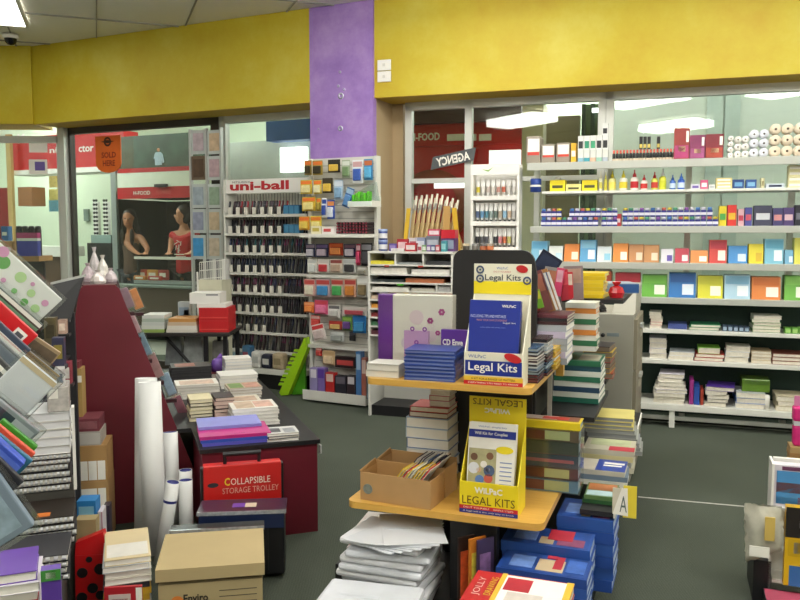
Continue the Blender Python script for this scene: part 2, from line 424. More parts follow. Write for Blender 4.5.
# kiosk things seen through the left windows
q = mallbox('display_cabinet', 'brown timber wall cabinet across the mall seen through the leftmost window', 'cabinet', FL, 18, 187, 32, 206, 2.7, .25, WOODB, 'body')
for i, (y0, c) in enumerate(((176, '#b8a25c'), (189, '#c2b468'), (200, '#5d8f9e'))):
    q = mallbox('wall_poster', ('brown poster topmost of three on the pale mall wall', 'yellow poster midmost of three on the pale mall wall', 'blue poster lowest of three on the pale mall wall')[i], 'poster', FL, 49, y0, 61, y0 + 11.5, 3.0, .02, mat(c, .6, var=.5, scale=20), 'print')
q = mallbox('shop_counter', 'white counter across the mall behind the leftmost window', 'counter', FL, -20, 246, 63, 256, 2.3, .4, WHITE, 'top')
mb = MB(); pxbox(mb, FL, -20, 256, 63, 330, 2.36, .32, mat('#57402f', .6)); q.add('body', mb)
# luggage style black holders standing in the leftmost window
for i, (px, w_) in enumerate(((19, 5), (25, 6), (31.5, 6), (38, 6))):
    p = at(px, 228, FX.o.y + .32)
    t = thing('black_tube_bag', 'black upright drawing tube bag standing in the leftmost window', 'bag', (p.x, FX.o.y + .32, 1.18), 0, 'black tube bags in the leftmost window')
    mb = MB(); mb.lathe([(0, 0), (.035, 0), (.036, .30), (.03, .335), (0, .34)], mat('#141418', .6), None, 10); mb.done('body', t)
    mb = MB(); mb.lathe([(.0365, .27), (.0375, .275), (.0375, .285), (.0365, .29)], DARK, None, 10); mb.done('strap', t)
p = at(30, 250, FX.o.y + .3)
t = thing('window_shelf', 'low timber display shelf standing just outside the leftmost window', 'shelf', (p.x, FX.o.y + .3, 0), 0)
mb = MB(); mb.box(-.55, .17, -.16, .2, 1.12, 1.18, mat('#a5784c', .5, var=.2)); mb.done('board', t)
mb = MB(); mb.box(-.5, .12, .08, .11, 0, 1.12, DARK); mb.done('back_panel', t)
p = at(30, 251, FX.o.y + .22)
t = thing('poster_box', 'purple and blue box with a red band standing on the shelf outside the leftmost window', 'box', (p.x, FX.o.y + .2, 1.18), 0)
mb = MB(); mb.box(-.115, .115, -.04, .04, 0, .26, mat('#3b3f9e', .4)); mb.done('body', t)
mb = MB(); mb.box(-.116, .116, -.042, .04, .17, .20, WHITE); mb.done('band', t)
mb = MB(); mb.box(-.116, .116, -.0415, .041, .20, .262, mat('#a8326a', .4)); mb.done('lid', t)
for i, (px, c) in enumerate(((6, '#3a6fa8'), (10, '#b08a5a'), (3, '#b08a5a'))):
    p = at(px, 240, FX.o.y + .3)
    t = thing('small_carton', ('blue carton on the shelf at the left edge outside the leftmost window', 'kraft carton beside the purple and blue box in the leftmost window', 'kraft carton at the extreme left in the leftmost window')[i], 'box', (p.x, FX.o.y + .3, 1.18 + (0 if i else .17)), 0)
    mb = MB(); mb.box(-.036, .036, -.03, .08, 0, .165, mat(c, .6)); mb.done('body', t)
    mb = MB(); mb.box(-.026, .026, -.031, -.03, .06, .10, PAPER); mb.done('label', t)

# silver shopfront post, sunglasses stand and black counter
q = mallbox('shop_post', 'silver shopfront post beside the food shop', 'post', FL, 112, 168, 117, 296, 2.5, .1, SILV, 'shaft')
for i, px in enumerate((96.5, 106.5)):
    u, z = FL.uz(px, 240, 2.9)
    q = Part('sunglasses_rack', ('left' if i == 0 else 'right') + ' column of the two tall sunglasses racks against the pale mall wall', 'display rack', FL, u, 2.9, 0)
    mb = MB(); mb.box(u - .05, u + .05, 2.9, 2.95, .9, 1.9, WHITE); q.add('board', mb)
    for k in range(9):
        zz = FL.uz(px, 200.5 + k * 4.1, 2.9)[1]; mb = MB()
        for s in (-.024, .024): mb.lathe([(0, 0), (.02, 0), (.02, .008), (0, .01)], BLACK, Matrix.Translation((u + s, 2.9, zz)) @ Matrix.Rotation(pi / 2, 4, 'X'), 8)
        mb.box(u - .05, u + .05, 2.89, 2.9, zz + .006, zz + .012, BLACK); q.add('sunglasses', mb)
q = mallbox('kiosk_counter', 'black kiosk counter below the sunglasses racks', 'counter', FL, 88, 243, 112, 300, 2.6, .25, BLACK, 'body')
mb = MB(); pxbox(mb, FL, 91, 235, 111, 243, 2.62, .2, mat('#9db4b0', .2, .3)); q.add('glass_top', mb)
q = mallbox('wall_socket', 'small grey fitting on the pale mall wall left of the sunglasses racks', 'socket', FL, 83.5, 209, 88, 221, 4.55, .04, mat('#6d7d74', .5), 'plate')

# orange disc sign hung in window_2
u, z = FL.uz(108, 155, .30)
q = Part('hanging_sign', 'orange shield-shaped hanging sign with black lettering and emblem in the window', 'sign', FL, u, .30, z)
ORG = mat('#d9641a', .5); poly = []
mb = MB()
r = .175
pts = [(-r, .20), (r, .20), (r, -.09)] + [(r * .95 * cos(a), -.10 + .085 * sin(a)) for a in [-.2 - i * (pi - .4) / 8 for i in range(9)]] + [(-r, -.09)]
mb.prism([(u + a, z + b) for a, b in pts], .30, .312, ORG); q.add('board', mb)
EMB = mat('#3a1c10', .6)
q.text('SOLD', u + .012, .297, z + .0, .2, .06, mat('#7a1d10', .6), bold=.02); q.text('HERE', u + .012, .297, z - .085, .17, .06, mat('#7a1d10', .6), bold=.02)
mb = MB(); mb.prism([(u - .09, z + .14), (u, z + .155), (u + .09, z + .14), (u, z + .12)], .2965, .2998, EMB); mb.lathe([(.03, 0), (.05, 0), (.05, .003), (.03, .003)], EMB, Matrix.Translation((u, .2995, z + .138)) @ Matrix.Rotation(pi / 2, 4, 'X'), 14); q.add('emblem', mb)

# the food shop: red header, dark interior, counter with a rail
q = Part('food_shop', 'dark food shop front with a red lettered header across the mall', 'shop front', FL, FL.uz(150, 280, 2.5)[0], 2.5, 0)
mb = MB(); a, b, c, d = pxbox(mb, FL, 117.3, 186.5, 214, 198, 2.5, .02, RED); q.add('header', mb)
q.text('H-FOOD', FL.uz(142, 192, 2.5)[0], 2.494, (c + d) / 2, .30, .055, PAPER, bold=.02)
q.text('EXPRESS', FL.uz(164, 192, 2.5)[0], 2.494, (c + d) / 2, .25, .045, mat('#cf6a66', .6))
mb = MB(); zt = c; zi = 0
mb.box(a, b, 3.5, 3.6, 0, zt, DKIN); mb.box(a - .02, a, 2.52, 3.6, 0, zt, DKIN); mb.box(b, b + .02, 2.52, 3.6, 0, zt, DKIN); mb.box(a, b, 2.53, 3.6, zt + .02, zt + .1, DKIN); mb.box(a, b, 2.7, 3.6, .0, .02, DKIN); q.add('interior', mb)
for k in range(4):
    mb = MB(); zz = .95 + .25 * k; mb.box(a + .2, b - .2, 3.3, 3.5, zz, zz + .02, mat('#3a302a', .6)); q.add('shelf', mb)
mb = MB(); pxbox(mb, FL, 117.3, 171.5, 214, 186.3, 2.503, .017, mat('#dfe5d8', .6)); q.add('white_band', mb)
mb = MB(); pxbox(mb, FL, 117.3, 167, 214, 171.3, 2.5, .2, RED); q.add('red_strip', mb)
mb = MB(); pxbox(mb, FL, 154, 184, 166, 187, 2.45, .04, DARK); q.add('speaker', mb)
mb = MB(); pxbox(mb, FL, 117.3, 134, 214, 167, 2.6, .08, mat('#39503f', .5, var=.9, scale=6)); q.add('picture_band', mb)
q = Part('food_counter', 'dark food counter with a white rail where two people lean', 'counter', FL, FL.uz(155, 280, 2.3)[0], 2.3, 0)
mb = MB(); pxbox(mb, FL, 134, 257, 191, 259.5, 2.19, .09, WHITE); q.add('rail', mb)
mb = MB(); ca, cb, cz0, cz1 = pxbox(mb, FL, 134, 281, 191, 284, 2.14, .17, SILV); q.add('shelf', mb)
mb = MB(); mb.box(ca, cb, 2.22, 2.3, 0, cz0, DKIN); mb.box(ca, ca + .03, 2.2, 2.3, cz1, cz1 + .27, DKIN); mb.box(cb - .03, cb, 2.2, 2.3, cz1, cz1 + .27, DKIN); q.add('body', mb)
for k, (x0, x1, y0, c) in enumerate(((137, 147, 270, '#b4452f'), (147, 158, 268, '#c98f3a'), (158, 168, 271, '#a0332a'), (138, 150, 276, '#c07a35'), (152, 166, 277, '#b23c2c'))):
    mb = MB(); a, z = FL.uz((x0 + x1) / 2, 281, 2.24); hw = (FL.uz(x1, 281, 2.24)[0] - FL.uz(x0, 281, 2.24)[0]) / 2
    z = cz1; w_ = 2.115 + (.0 if y0 > 274 else .085); h = .06 if y0 > 274 else .14
    rootk = FL.P(a, w_, z + .002)
    t = thing('snack_packet', ('orange-red snack packet at the back left of the food counter shelf', 'yellow snack packet at the back middle of the food counter shelf', 'dark red snack packet at the back right of the food counter shelf', 'golden snack packet at the front left of the food counter shelf', 'red snack packet at the front right of the food counter shelf')[k], 'snack', rootk, FL.a)
    mb.box(-hw, hw, -.005 + .04, .04 + .04, 0, h, mat(c, .5, var=.4, scale=20), bev=.015); mb.done('wrapper', t)
    mb = MB(); mb.box(-hw * .6, hw * .6, 0.032, .0352, h * .3, h * .7, PAPER); mb.done('label', t)
q = mallbox('kick_board', 'pale kick board under the food counter', 'board', FL, 117, 284.5, 191, 286.2, 2.105, .03, mat('#8b9a94', .5), 'panel')
q = mallbox('planter_wall', 'brown low partition in front of the food counter', 'partition', FL, 118, 289, 222, 330, 2.0, .06, mat('#4b3a28', .6, var=.2), 'panel')
mb = MB(); pxbox(mb, FL, 118, 286.5, 222, 288.3, 1.98, .12, mat('#7e8a84', .5)); q.add('cap', mb)

# ---------------------------------------------------------------- people
SKIN = mat('#b98262', .55, var=.05); SKIN2 = mat('#a8714f', .55, var=.05); HAIR = mat('#20150f', .5)
def blob(name, verts, edges, radii, m, parent, balls=(), voxel=.011):
    """one continuous figure: tapering limbs grown over a joint skeleton, rounded masses melted in"""
    me = bpy.data.meshes.new(name); me.from_pydata([tuple(v) for v in verts], edges, []); me.update()
    o = bpy.data.objects.new(name, me); COL.objects.link(o)
    bm = bmesh.new(); bm.from_mesh(me); bm.verts.layers.skin.verify(); bm.to_mesh(me); bm.free()
    for i, d in enumerate(me.skin_vertices[0].data):
        r = radii[i]; d.radius = r if isinstance(r, tuple) else (r, r); d.use_root = (i == 0)
    sk = o.modifiers.new('skin', 'SKIN'); sk.branch_smoothing = .3
    sb = o.modifiers.new('sub', 'SUBSURF'); sb.levels = 1; sb.render_levels = 1
    bpy.context.view_layer.update()
    me2 = bpy.data.meshes.new_from_object(o.evaluated_get(bpy.context.evaluated_depsgraph_get()))
    bpy.data.objects.remove(o); me2.name = name
    bm = bmesh.new(); bm.from_mesh(me2)
    for c, r in balls:
        M = Matrix.Translation(c) @ Matrix.Diagonal((r[0], r[1], r[2], 1))
        bmesh.ops.create_icosphere(bm, subdivisions=3, radius=1, matrix=M)
    bm.to_mesh(me2); bm.free(); me2.materials.clear(); me2.materials.append(m)
    o = bpy.data.objects.new(name, me2); COL.objects.link(o); o.parent = parent
    rm = o.modifiers.new('melt', 'REMESH'); rm.mode = 'VOXEL'; rm.voxel_size = voxel; rm.use_smooth_shade = True
    return o
def person(label, fr, u, w, H, skin, top_m, leg_m, hands, turn, woman, sleeve):
    """standing figure facing the shopper (-y); hands = ((x,y,z) left of picture, right of picture)"""
    t = thing('person', label, 'person', fr.P(u, w, 0), fr.a)
    V = Vector
    hh = H / 7.5; sh = H * .825; hip = H * .52; sw = (.165 if woman else .205)
    c, s = cos(turn), sin(turn)
    f = V((s, -c, 0)); side = V((c, s, 0))                   # where the face points, and across it
    hd0 = V((0, -.04, H - hh * .5))
    pel, wa, ch, nk, n2 = V((0, 0, hip)), V((0, -.005, hip + .17)), V((0, -.01, sh - .16)), V((0, 0, sh - .01)), V((0, -.02, H - hh * .72))
    v = [pel, wa, ch, nk, n2]; e = [(0, 1), (1, 2), (2, 3), (3, 4)]
    r = [(.15, .10), (.11 if woman else .135, .08), (.13 if woman else .16, .095), .062, .05]
    joints = []
    for k, sx in enumerate((-1, 1)):
        S = V((sx * sw, -.005, sh - .05)); hd = V(hands[k])
        el = (S + hd) / 2 + V((sx * .035, .05, -.05)); wr = hd + (el - hd).normalized() * .075
        joints.append((S, el)); b = len(v)
        v += [S, el, wr, hd]; r += [.056 if woman else .064, .042, .03, (.038, .022)]
        e += [(2, b), (b, b + 1), (b + 1, b + 2), (b + 2, b + 3)]
        fd = V((hd.x - el.x, hd.y - el.y, 0)).normalized(); sd = V((-fd.y, fd.x, 0))
        for q in range(4):
            p0 = hd + sd * (-.03 + .02 * q) + fd * .03; p1 = p0 + fd * (.045, .055, .05, .038)[q] + V((0, 0, -.004))
            p2 = p1 + fd * .02 + V((0, 0, -.010)); b2 = len(v); v += [p0, p1, p2]; r += [.0095, .009, .008]; e += [(b + 3, b2), (b2, b2 + 1), (b2 + 1, b2 + 2)]
        b2 = len(v); v += [hd - sd * .045 * sx + fd * .005, hd - sd * .062 * sx + fd * .03]; r += [.011, .009]; e += [(b + 3, b2), (b2, b2 + 1)]
        b = len(v); v += [V((sx * .09, 0, hip - .06)), V((sx * .10, -.01, hip * .53)), V((sx * .10, .02, .09)), V((sx * .105, -.10, .035))]; r += [.092, .06, .042, .034]
        e += [(0, b), (b, b + 1), (b + 1, b + 2), (b + 2, b + 3)]
    blob('body', v, e, r, skin, t, [
        (hd0 + V((0, .01, .022)), (hh * .34, hh * .40, hh * .44)), (hd0 + f * .022 + V((0, 0, -.045)), (hh * .27, hh * .30, hh * .34)),
        (hd0 + f * .098 + V((0, 0, -.012)), (.013, .013, .024)), (hd0 + f * .092 + V((0, 0, -.028)), (.017, .017, .012)),
        (hd0 + side * .078 + V((0, .01, -.005)), (.014, .02, .032)), (hd0 - side * .078 + V((0, .01, -.005)), (.014, .02, .032))])
    tv = [pel + V((0, 0, -.11)), wa, ch, V((0, 0, sh - .055))]; te = [(0, 1), (1, 2), (2, 3)]
    tr = [(.165, .115), (.125 if woman else .15, .095), (.146 if woman else .178, .11), (.09 if woman else .11, .08)]
    for k, sx in enumerate((-1, 1)):
        S, el = joints[k]; tv.append(S * 1 if not woman else V((S.x * .68, S.y, S.z))); te.append((2, len(tv) - 1)); tr.append(.05 if woman else .076)
        if sleeve: tv.append(S.lerp(el, .6)); te.append((len(tv) - 2, len(tv) - 1)); tr.append(.068)
    blob('shirt', tv, te, tr, top_m, t)
    lv = [pel + V((0, 0, .07))]; le = []; lr = [(.158, .11)]
    for sx in (-1, 1):
        b = len(lv); lv += [V((sx * .09, 0, hip - .06)), V((sx * .10, -.01, hip * .53)), V((sx * .10, .02, .10))]; lr += [.102, .073, .058]; le += [(0, b), (b, b + 1), (b + 1, b + 2)]
    blob('trousers', lv, le, lr, leg_m, t)
    back = hd0 - f * .02 + V((0, .012, .035))
    balls = [(back + V((0, 0, .012)), (hh * .385, hh * .42, hh * .44)), (back - f * .02 + V((0, 0, -.06)), (hh * .34, hh * .34, hh * .42))]
    if woman:
        balls += [(V((0, .075, sh - .02)), (.10, .05, .16))]
        for sx in (-1, 1): balls += [(hd0 + side * .075 * sx + V((0, .02, -.07)), (.028, .05, .12)), (V((sx * .085, -.075, sh - .06)), (.034, .03, .12))]
    blob('hair', [back, back + V((0, .0, .03))], [(0, 1)], [.06, .05], HAIR, t, balls)
    for sx in (-1, 1):
        mb = MB(); M = Matrix.Translation(hd0 + f * .083 + side * .031 * sx + V((0, 0, .008)))
        mb.lathe([(0, -.008), (.011, -.004), (.012, .002), (0, .008)], mat('#1a1210', .3), M, 8); mb.done('eye', t)
    mb = MB(); p = hd0 + f * .088 + V((0, 0, -.062)); a = side * .024
    mb.hex8([p - a - V((0, 0, .006)), p + a - V((0, 0, .006)), p + a - f * .02, p - a - f * .02], [p - a + V((0, 0, .005)), p + a + V((0, 0, .005)), p + a - f * .02 + V((0, 0, .006)), p - a - f * .02 + V((0, 0, .006))], mat('#7d3f38', .5)); mb.done('mouth', t)
    return t
def pj(px, py, u, w, dw):
    a, z = FL.uz(px, py, w + dw); return (a - u, dw, z)
wu = FL.uz(131, 230, 2.55)[0]
person('woman with long dark hair in a brown sleeveless top leaning on the food counter', FL, wu, 2.55, 1.745, SKIN2, mat('#5a4436', .8), mat('#3c4048', .8),
       (pj(137.5, 253.6, wu, 2.55, -.27), pj(146, 253.6, wu, 2.55, -.27)), -.1 + .65, True, False)
mu = FL.uz(184.5, 230, 2.55)[0]
mt = person('man in a red t-shirt with a white print leaning on the food counter', FL, mu, 2.55, 1.80, SKIN, mat('#c0141c', .7), mat('#2a2622', .8),
       (pj(168.5, 253.6, mu, 2.55, -.27), pj(190, 253.6, mu, 2.55, -.27)), -.95, False, True)
mb = MB(); CR = mat('#e8dfd4', .7)
for k in range(5):
    a0 = k * 1.05
    mb.tube((.02 + .035 * cos(a0), -.152, 1.27 + .05 * sin(a0)), (.02 + .075 * cos(a0 + .9), -.156, 1.27 + .075 * sin(a0 + .9)), .007, CR, .005, 6)
mb.tube((.02, -.158, 1.17), (.03, -.155, 1.28), .011, CR, .008, 6); mb.tube((-.05, -.155, 1.15), (.11, -.150, 1.15), .007, CR, .007, 6); mb.tube((-.03, -.15, 1.12), (.13, -.143, 1.125), .005, CR, .005, 6)
mb.done('shirt_print', mt)
su = FL.uz(158.5, 160, 2.5)[0]
# shopper on the picture band: a life-like print of a person in a pale blue shirt, flat as the band is
u, z = FL.uz(158.5, 157, 2.59)
q = Part('picture_print', 'printed figure in a pale blue shirt on the green picture band above the food shop', 'picture', FL, u, 2.585, z)
mb = MB(); k = .0122
mb.prism([(u + a * k, z + b * k) for a, b in ((-5, 4), (-3, 5.5), (3, 5.5), (6, 3), (8, -6), (6, -7), (4.5, -1), (4.5, -9), (-5, -9), (-5, -1), (-7, -2))], 2.585, 2.594, mat('#a9c4d6', .6)); q.add('shirt', mb)
mb = MB(); mb.lathe([(0, 0), (2 * k, 0), (2 * k, .008), (0, .008)], SKIN, Matrix.Translation((u, 2.593, z + 8 * k)) @ Matrix.Rotation(pi / 2, 4, 'X'), 12); q.add('face', mb)

# poster browser frames standing in window_2
q = Part('poster_rack', 'tall rack of clear framed art prints standing in the window', 'poster rack', FL, FL.uz(206, 280, .22)[0], .22, 0)
pr = ['#b7a6ad', '#c1a88a', '#54402f', '#b59aa0', '#9aa6b0', '#8fa58e', '#8f94a8', '#c2ae90', '#3f8fc4', '#c0b29c']
mb = MB()
for px in (190.5, 206.5, 221):
    a = FL.uz(px, 200, .22)[0]; mb.box(a - .008, a + .008, .22, .26, 0, FL.uz(206, 128, .22)[1], STEEL)
q.add('frame', mb)
for i in range(5):
    for j in range(2):
        x0, y0 = 191.5 + j * 16, (130, 156, 184, 209, 235)[i]
        mb = MB(); a, b, c, d = pxbox(mb, FL, x0, y0, x0 + 14, y0 + 24, .235, .012, mat('#6b5a4a' if i == 1 and j == 0 else '#b9c0bd', .3)); f = q.add('print_sleeve', mb)
        mb = MB(); mb.box(a + .025, b - .025, .229, .234, c + .03, d - .03, mat(pr[i * 2 + j], .5, var=.45, scale=16)); q.add('print', mb, f)

# ---- beyond the middle window (window_3)
q = mallbox('blue_reflection', 'blue panel standing in for a reflected shape in the window above the pen rack', 'sign', FL, 266, 120, 312, 140, 2.6, .2, mat('#2f5fa8', .5), 'panel')  # blue shape of the pane's reflection, built as a panel
q = mallbox('grey_reflection', 'grey panel standing in for the grey reflection in the window above the pen rack', 'partition', FL, 222, 140, 330, 330, 2.9, .1, mat('#a3a8a0', .6), 'panel')  # grey of the same reflection, built as a panel behind the glass
q = mallbox('glow_panel', 'glowing white panel standing in for reflected light in the window above the pen rack', 'light box', FL, 280, 147, 305, 172, 2.8, .08, emit('glow_panel', '#ffffff', 2.2), 'diffuser')  # its glow stands in for bright light reflected in the glass

# ---- beyond window_4 and window_5
q = Part('red_shop', 'red shop front with white lettering beyond the window above the island', 'shop front', FR, FR.uz(465, 300, 2.4)[0], 2.4, 0)
mb = MB(); pxbox(mb, FR, 398, 122, 521, 330, 2.4, .2, RED); q.add('wall', mb)
mb = MB(); pxbox(mb, FR, 398, 104, 521, 122, 2.3, .3, mat('#3b1016', .5)); q.add('header', mb)
mb = MB(); a, b, c, d = pxbox(mb, FR, 402, 130, 521, 145, 2.36, .04, RED); q.add('sign_board', mb)
ua, zz = FR.uz(420, 137, 2.35); q.text('H-FOOD', FR.uz(425, 137, 2.35)[0], 2.35, zz, .34, .085, PAPER, bold=.03)
for x0, x1 in ((447, 467), (470, 476), (479, 491)):  # white bars stand in for fluorescent reflections on the window
    mb = MB(); pxbox(mb, FR, x0, 134, x1, 140.5, 2.34, .02, WHITE); q.add('white_glint', mb)
mb = MB()
ctr = FR.uz(420, 185, 2.38)
mb.lathe([(.30, 0), (.42, 0), (.42, .03), (.30, .03)], mat('#8c3a1e', .5), Matrix.Translation((ctr[0] + .15, 2.39, ctr[1] - .25)) @ Matrix.Rotation(pi / 2, 4, 'X'), 28); q.add('ring_emblem', mb)
q = mallbox('glow_panel', 'long glowing panel standing in for a white reflection in the window', 'light box', FR, 434, 181, 470, 188, 2.28, .04, emit('glow_panel2', '#ffffff', 2.0), 'diffuser')  # emission imitates a white reflection on the pane
q = mallbox('glow_panel', 'bright lit panel beside the white tube rack beyond the window', 'light box', FR, 489, 150, 520, 172, 2.22, .06, emit('glow_panel3', '#ffffff', 1.8), 'diffuser')
u, z = FR.uz(453, 160.5, GR - .03)
q = Part('window_sign', 'dark grey tilted sign with mirrored white lettering on the window', 'sign', FR, u, GR - .03, z)
mb = MB(); mb.prism([(u - .2, z - .075), (u + .18, z - .005), (u + .20, z + .105), (u - .18, z + .035)], GR - .03, GR - .022, mat('#4c4f52', .6)); q.add('board', mb)
q.text('AGENCY', u, GR - .034, z + .012, .30, .075, PAPER, True, .03, (pi / 2, -.18, 0))
q = mallbox('mall_column', 'cream column beyond the window, right of the red shop', 'column', FR, 521, 104, 542, 330, 2.2, .3, mat('#d8d0b8', .6), 'shaft')
q = mallbox('brown_partition', 'brown partition beyond the window behind the upper shelves', 'partition', FR, 542, 116, 578, 330, 2.42, .1, mat('#8d8066', .6), 'panel')
q = Part('glazed_door', 'green-framed glazed shop door beyond the window', 'door', FR, FR.uz(592, 300, 2.3)[0], 2.3, 0)
mb = MB(); a, b, c, d = pxbox(mb, FR, 582, 104, 609, 330, 2.34, .05, mat('#56704f', .3, var=.7, scale=5)); q.add('leaf', mb)
for k in range(4):
    mb = MB(); x = a + (b - a) * k / 3; mb.box(x - .02, x + .02, 2.3, 2.34, c, d, mat('#2c4030', .5)); q.add('stile', mb)
q = mallbox('exit_light', 'small bright light above the green glazed door', 'light', FR, 592, 108, 600, 112, 2.2, .05, emit('glow_panel4', '#ffffff', 4), 'diffuser')
q = mallbox('pale_partition', 'pale blue-grey partition beyond the right-hand window', 'partition', FR, 609, 80, 960, 330, 3.0, .1, mat('#d6dcd4', .6, var=.05), 'panel')
for x0, x1 in ((704, 720), (722, 737)):
    mb = MB(); pxbox(mb, FR, x0, 80, x1, 330, 2.95, .05, mat('#b9c6c0', .6)); q.add('pilaster', mb)
# ================================================================ GOODS
def carton(fr, u0, u1, w0, w1, z0, z1, m, name, label, cat, group=None, front=(), bev=0.0, part='carton', turn=0.0, top=None):
    """a box with printed panels on its front; front = (x0, z0, x1, z1, material, part name) as fractions"""
    um, W = (u0 + u1) / 2, (u1 - u0) / 2
    D = w1 - w0
    t = thing(name, label, cat, fr.P(um, w0 + D / 2, z0), fr.a + turn, group)
    mb = MB(); h = z1 - z0
    mb.box(-W, W, -D / 2, D / 2, 0, h, m, bev=bev); mb.done(part, t)
    for a, b, c, d, mm, nm in front:
        mb = MB(); mb.box(-W + a * 2 * W, -W + c * 2 * W, -D / 2 - .0015, -D / 2, b * h, d * h, mm); mb.done(nm, t)
    if top:
        for a, b, c, d, mm, nm in top:
            mb = MB(); mb.box(-W + a * 2 * W, -W + c * 2 * W, -D / 2 + b * D, -D / 2 + d * D, h, h + .0015, mm); mb.done(nm, t)
    return t
def pcarton(fr, x0, y0, x1, y1, w0, D, m, name, label, cat, group=None, z=None, **k):
    """carton whose front covers these pixels at depth w0 in the frame (standing on z)"""
    ym, xm = (y0 + y1) / 2, (x0 + x1) / 2
    za = fr.uz(xm, y1, w0)[1] if z is None else z
    zb = fr.uz(xm, y0, w0)[1]
    return carton(fr, fr.uz(x0, ym, w0)[0], fr.uz(x1, ym, w0)[0], w0, w0 + D, za, max(zb, za + .004), m, name, label, cat, group, **k)
def book_at(loc, rz, sx, sy, th, cm, name, label, cat, group=None, pm=None, spine='x-', deco=(), small=False, hard=.0, rings=None):
    """a bound book lying flat: covers and spine, page block inside, printed panels on the top cover"""
    pm = pm or PAGES; c = min(.0025 + hard, th * .22); X, Y = sx / 2, sy / 2
    t = thing(name, label, cat, loc, rz, group)
    mb = MB()
    mb.box(-X, X, -Y, Y, 0, c, cm); mb.box(-X, X, -Y, Y, th - c, th, cm)
    if spine == 'x-': mb.box(-X, -X + c, -Y, Y, c, th - c, cm)
    elif spine == 'x+': mb.box(X - c, X, -Y, Y, c, th - c, cm)
    elif spine == 'y-': mb.box(-X, X, -Y, -Y + c, c, th - c, cm)
    elif spine == 'y+': mb.box(-X, X, Y - c, Y, c, th - c, cm)
    i = .0025
    q = (-X + (c if spine == 'x-' else i), X - (c if spine == 'x+' else i), -Y + (c if spine == 'y-' else i), Y - (c if spine == 'y+' else i))
    if small:
        mb.box(*q, c, th - c, pm); mb.done('cover', t); return t
    mb.done('cover', t)
    mb = MB(); mb.box(*q, c, th - c, pm); mb.done('page_block', t)
    for j, (a, b, d, e, mm, nm) in enumerate(deco):
        mb = MB(); mb.box(-X + a * sx, -X + d * sx, -Y + b * sy, -Y + e * sy, th, th + .0008 + .0005 * j, mm); mb.done(nm, t)
    if rings:
        mb = MB(); side, n, rm = rings; L = sx if side in ('y-', 'y+') else sy
        for k in range(n):
            a = -L / 2 + L * (k + .5) / n
            if side == 'y-': o_, ax = Vector((a, -Y, th / 2)), 'Y'
            elif side == 'x+': o_, ax = Vector((X, a, th / 2)), 'X'
            else: o_, ax = Vector((-X, a, th / 2)), 'X'
            M = Matrix.Translation(o_) @ (Matrix.Rotation(pi / 2, 4, 'Y') if side == 'y-' else Matrix.Rotation(pi / 2, 4, 'X'))
            R0 = th * .38
            mb.lathe([(R0, -L / n * .28), (R0, L / n * .28)], rm, M, 8)
        mb.done('wire_binding', t)
    return t
def stack(fr, um, wm, z, n, sx, sy, th, cms, name, label, cat, group, jit=.006, rot=.03, rz=0.0, **k):
    """n books lying on one another, each its own thing"""
    out = []
    for i in range(n):
        t_ = th[i % len(th)] if isinstance(th, (list, tuple)) else th
        cm = cms[i % len(cms)]
        lab = label[i] if isinstance(label, (list, tuple)) else label
        out.append(book_at(fr.P(um + RND.uniform(-jit, jit), wm + RND.uniform(-jit, jit), z), fr.a + rz + RND.uniform(-rot, rot), sx, sy, t_ - .0006, cm, name, lab, cat, None if isinstance(label, (list, tuple)) else group, **k))
        z += t_
    return out, z
def pstack(fr, x0, x1, ytop, z, wm, sy, n, cms, name, label, cat, group, **k):
    """stack whose front face spans these pixels; wm is the depth of its front"""
    ua, ub = fr.uz(x0, ytop + 5, wm)[0], fr.uz(x1, ytop + 5, wm)[0]
    zt = fr.uz((x0 + x1) / 2, ytop, wm)[1]
    return stack(fr, (ua + ub) / 2, wm + sy / 2, z, n, ub - ua, sy, max(.004, (zt - z) / n), cms, name, label, cat, group, **k)
def bottle(fr, u, w, z, r, h, bm_, cm_, lm, label, cat='bottle', group=None, name='glue_bottle', neck=.35, capr=.5):
    t = thing(name, label, cat, fr.P(u, w, z), fr.a, group)
    hb = h * .66
    mb = MB(); mb.lathe([(0, 0), (r * .94, 0), (r, r * .1), (r, hb * .82), (r * .8, hb * .95), (r * neck, hb)], bm_, None, 12); mb.done('body', t)
    mb = MB(); mb.lathe([(0, hb - .001), (r * capr, hb - .001), (r * capr * .9, hb + h * .12), (r * capr * .35, h * .86), (r * .16, h), (0, h)], cm_, None, 10); mb.done('cap', t)
    if lm:
        mb = MB(); mb.lathe([(r * 1.015, hb * .18), (r * 1.015, hb * .66)], lm, None, 12); mb.done('label', t)
    return t
# ================================================================ SHELVING ALONG THE RIGHT-HAND WALL
GREYS = mat('#b4b6ae', .45, .1, var=.04); SHW = mat('#d8d8d0', .45, var=.04); GREEN = mat('#12332a', .6, var=.08)
def fz(px, py, w=0.0): return FR.uz(px, py, w)[1]
def fu(px, w=0.0, py=240): return FR.uz(px, py, w)[0]
SD = .36
ZS = {1: fz(675, 159), 2: fz(675, 189.3), 3: fz(675, 226), 4: fz(675, 263), 5: fz(675, 298), 6: fz(675, 330), 7: fz(675, 360.5), 8: fz(675, 403.5)}
TH_ = {1: .058, 2: .02, 3: .05, 4: .05, 5: .045, 6: .028, 7: .03, 8: .045}
uEnd = 2.25
q = Part('wall_shelving', 'long grey metal shelving run along the right-hand windows with eight tiers', 'shelving', FR, fu(690), 0, 0)
for k in range(1, 9):
    x0 = {1: 526, 2: 541, 3: 530, 4: 531, 5: 531}.get(k, 560)
    w0 = -.06 if k == 8 else 0.0
    mb = MB(); z = ZS[k]; m = GREYS if k in (1, 3, 4, 5) else SHW
    mb.box(fu(x0), uEnd, w0, w0 + .014, z - TH_[k], z, m, bev=.003)
    mb.box(fu(x0), uEnd, w0 + .014, SD, z - .018, z - .0005, SHW); q.add('shelf', mb)
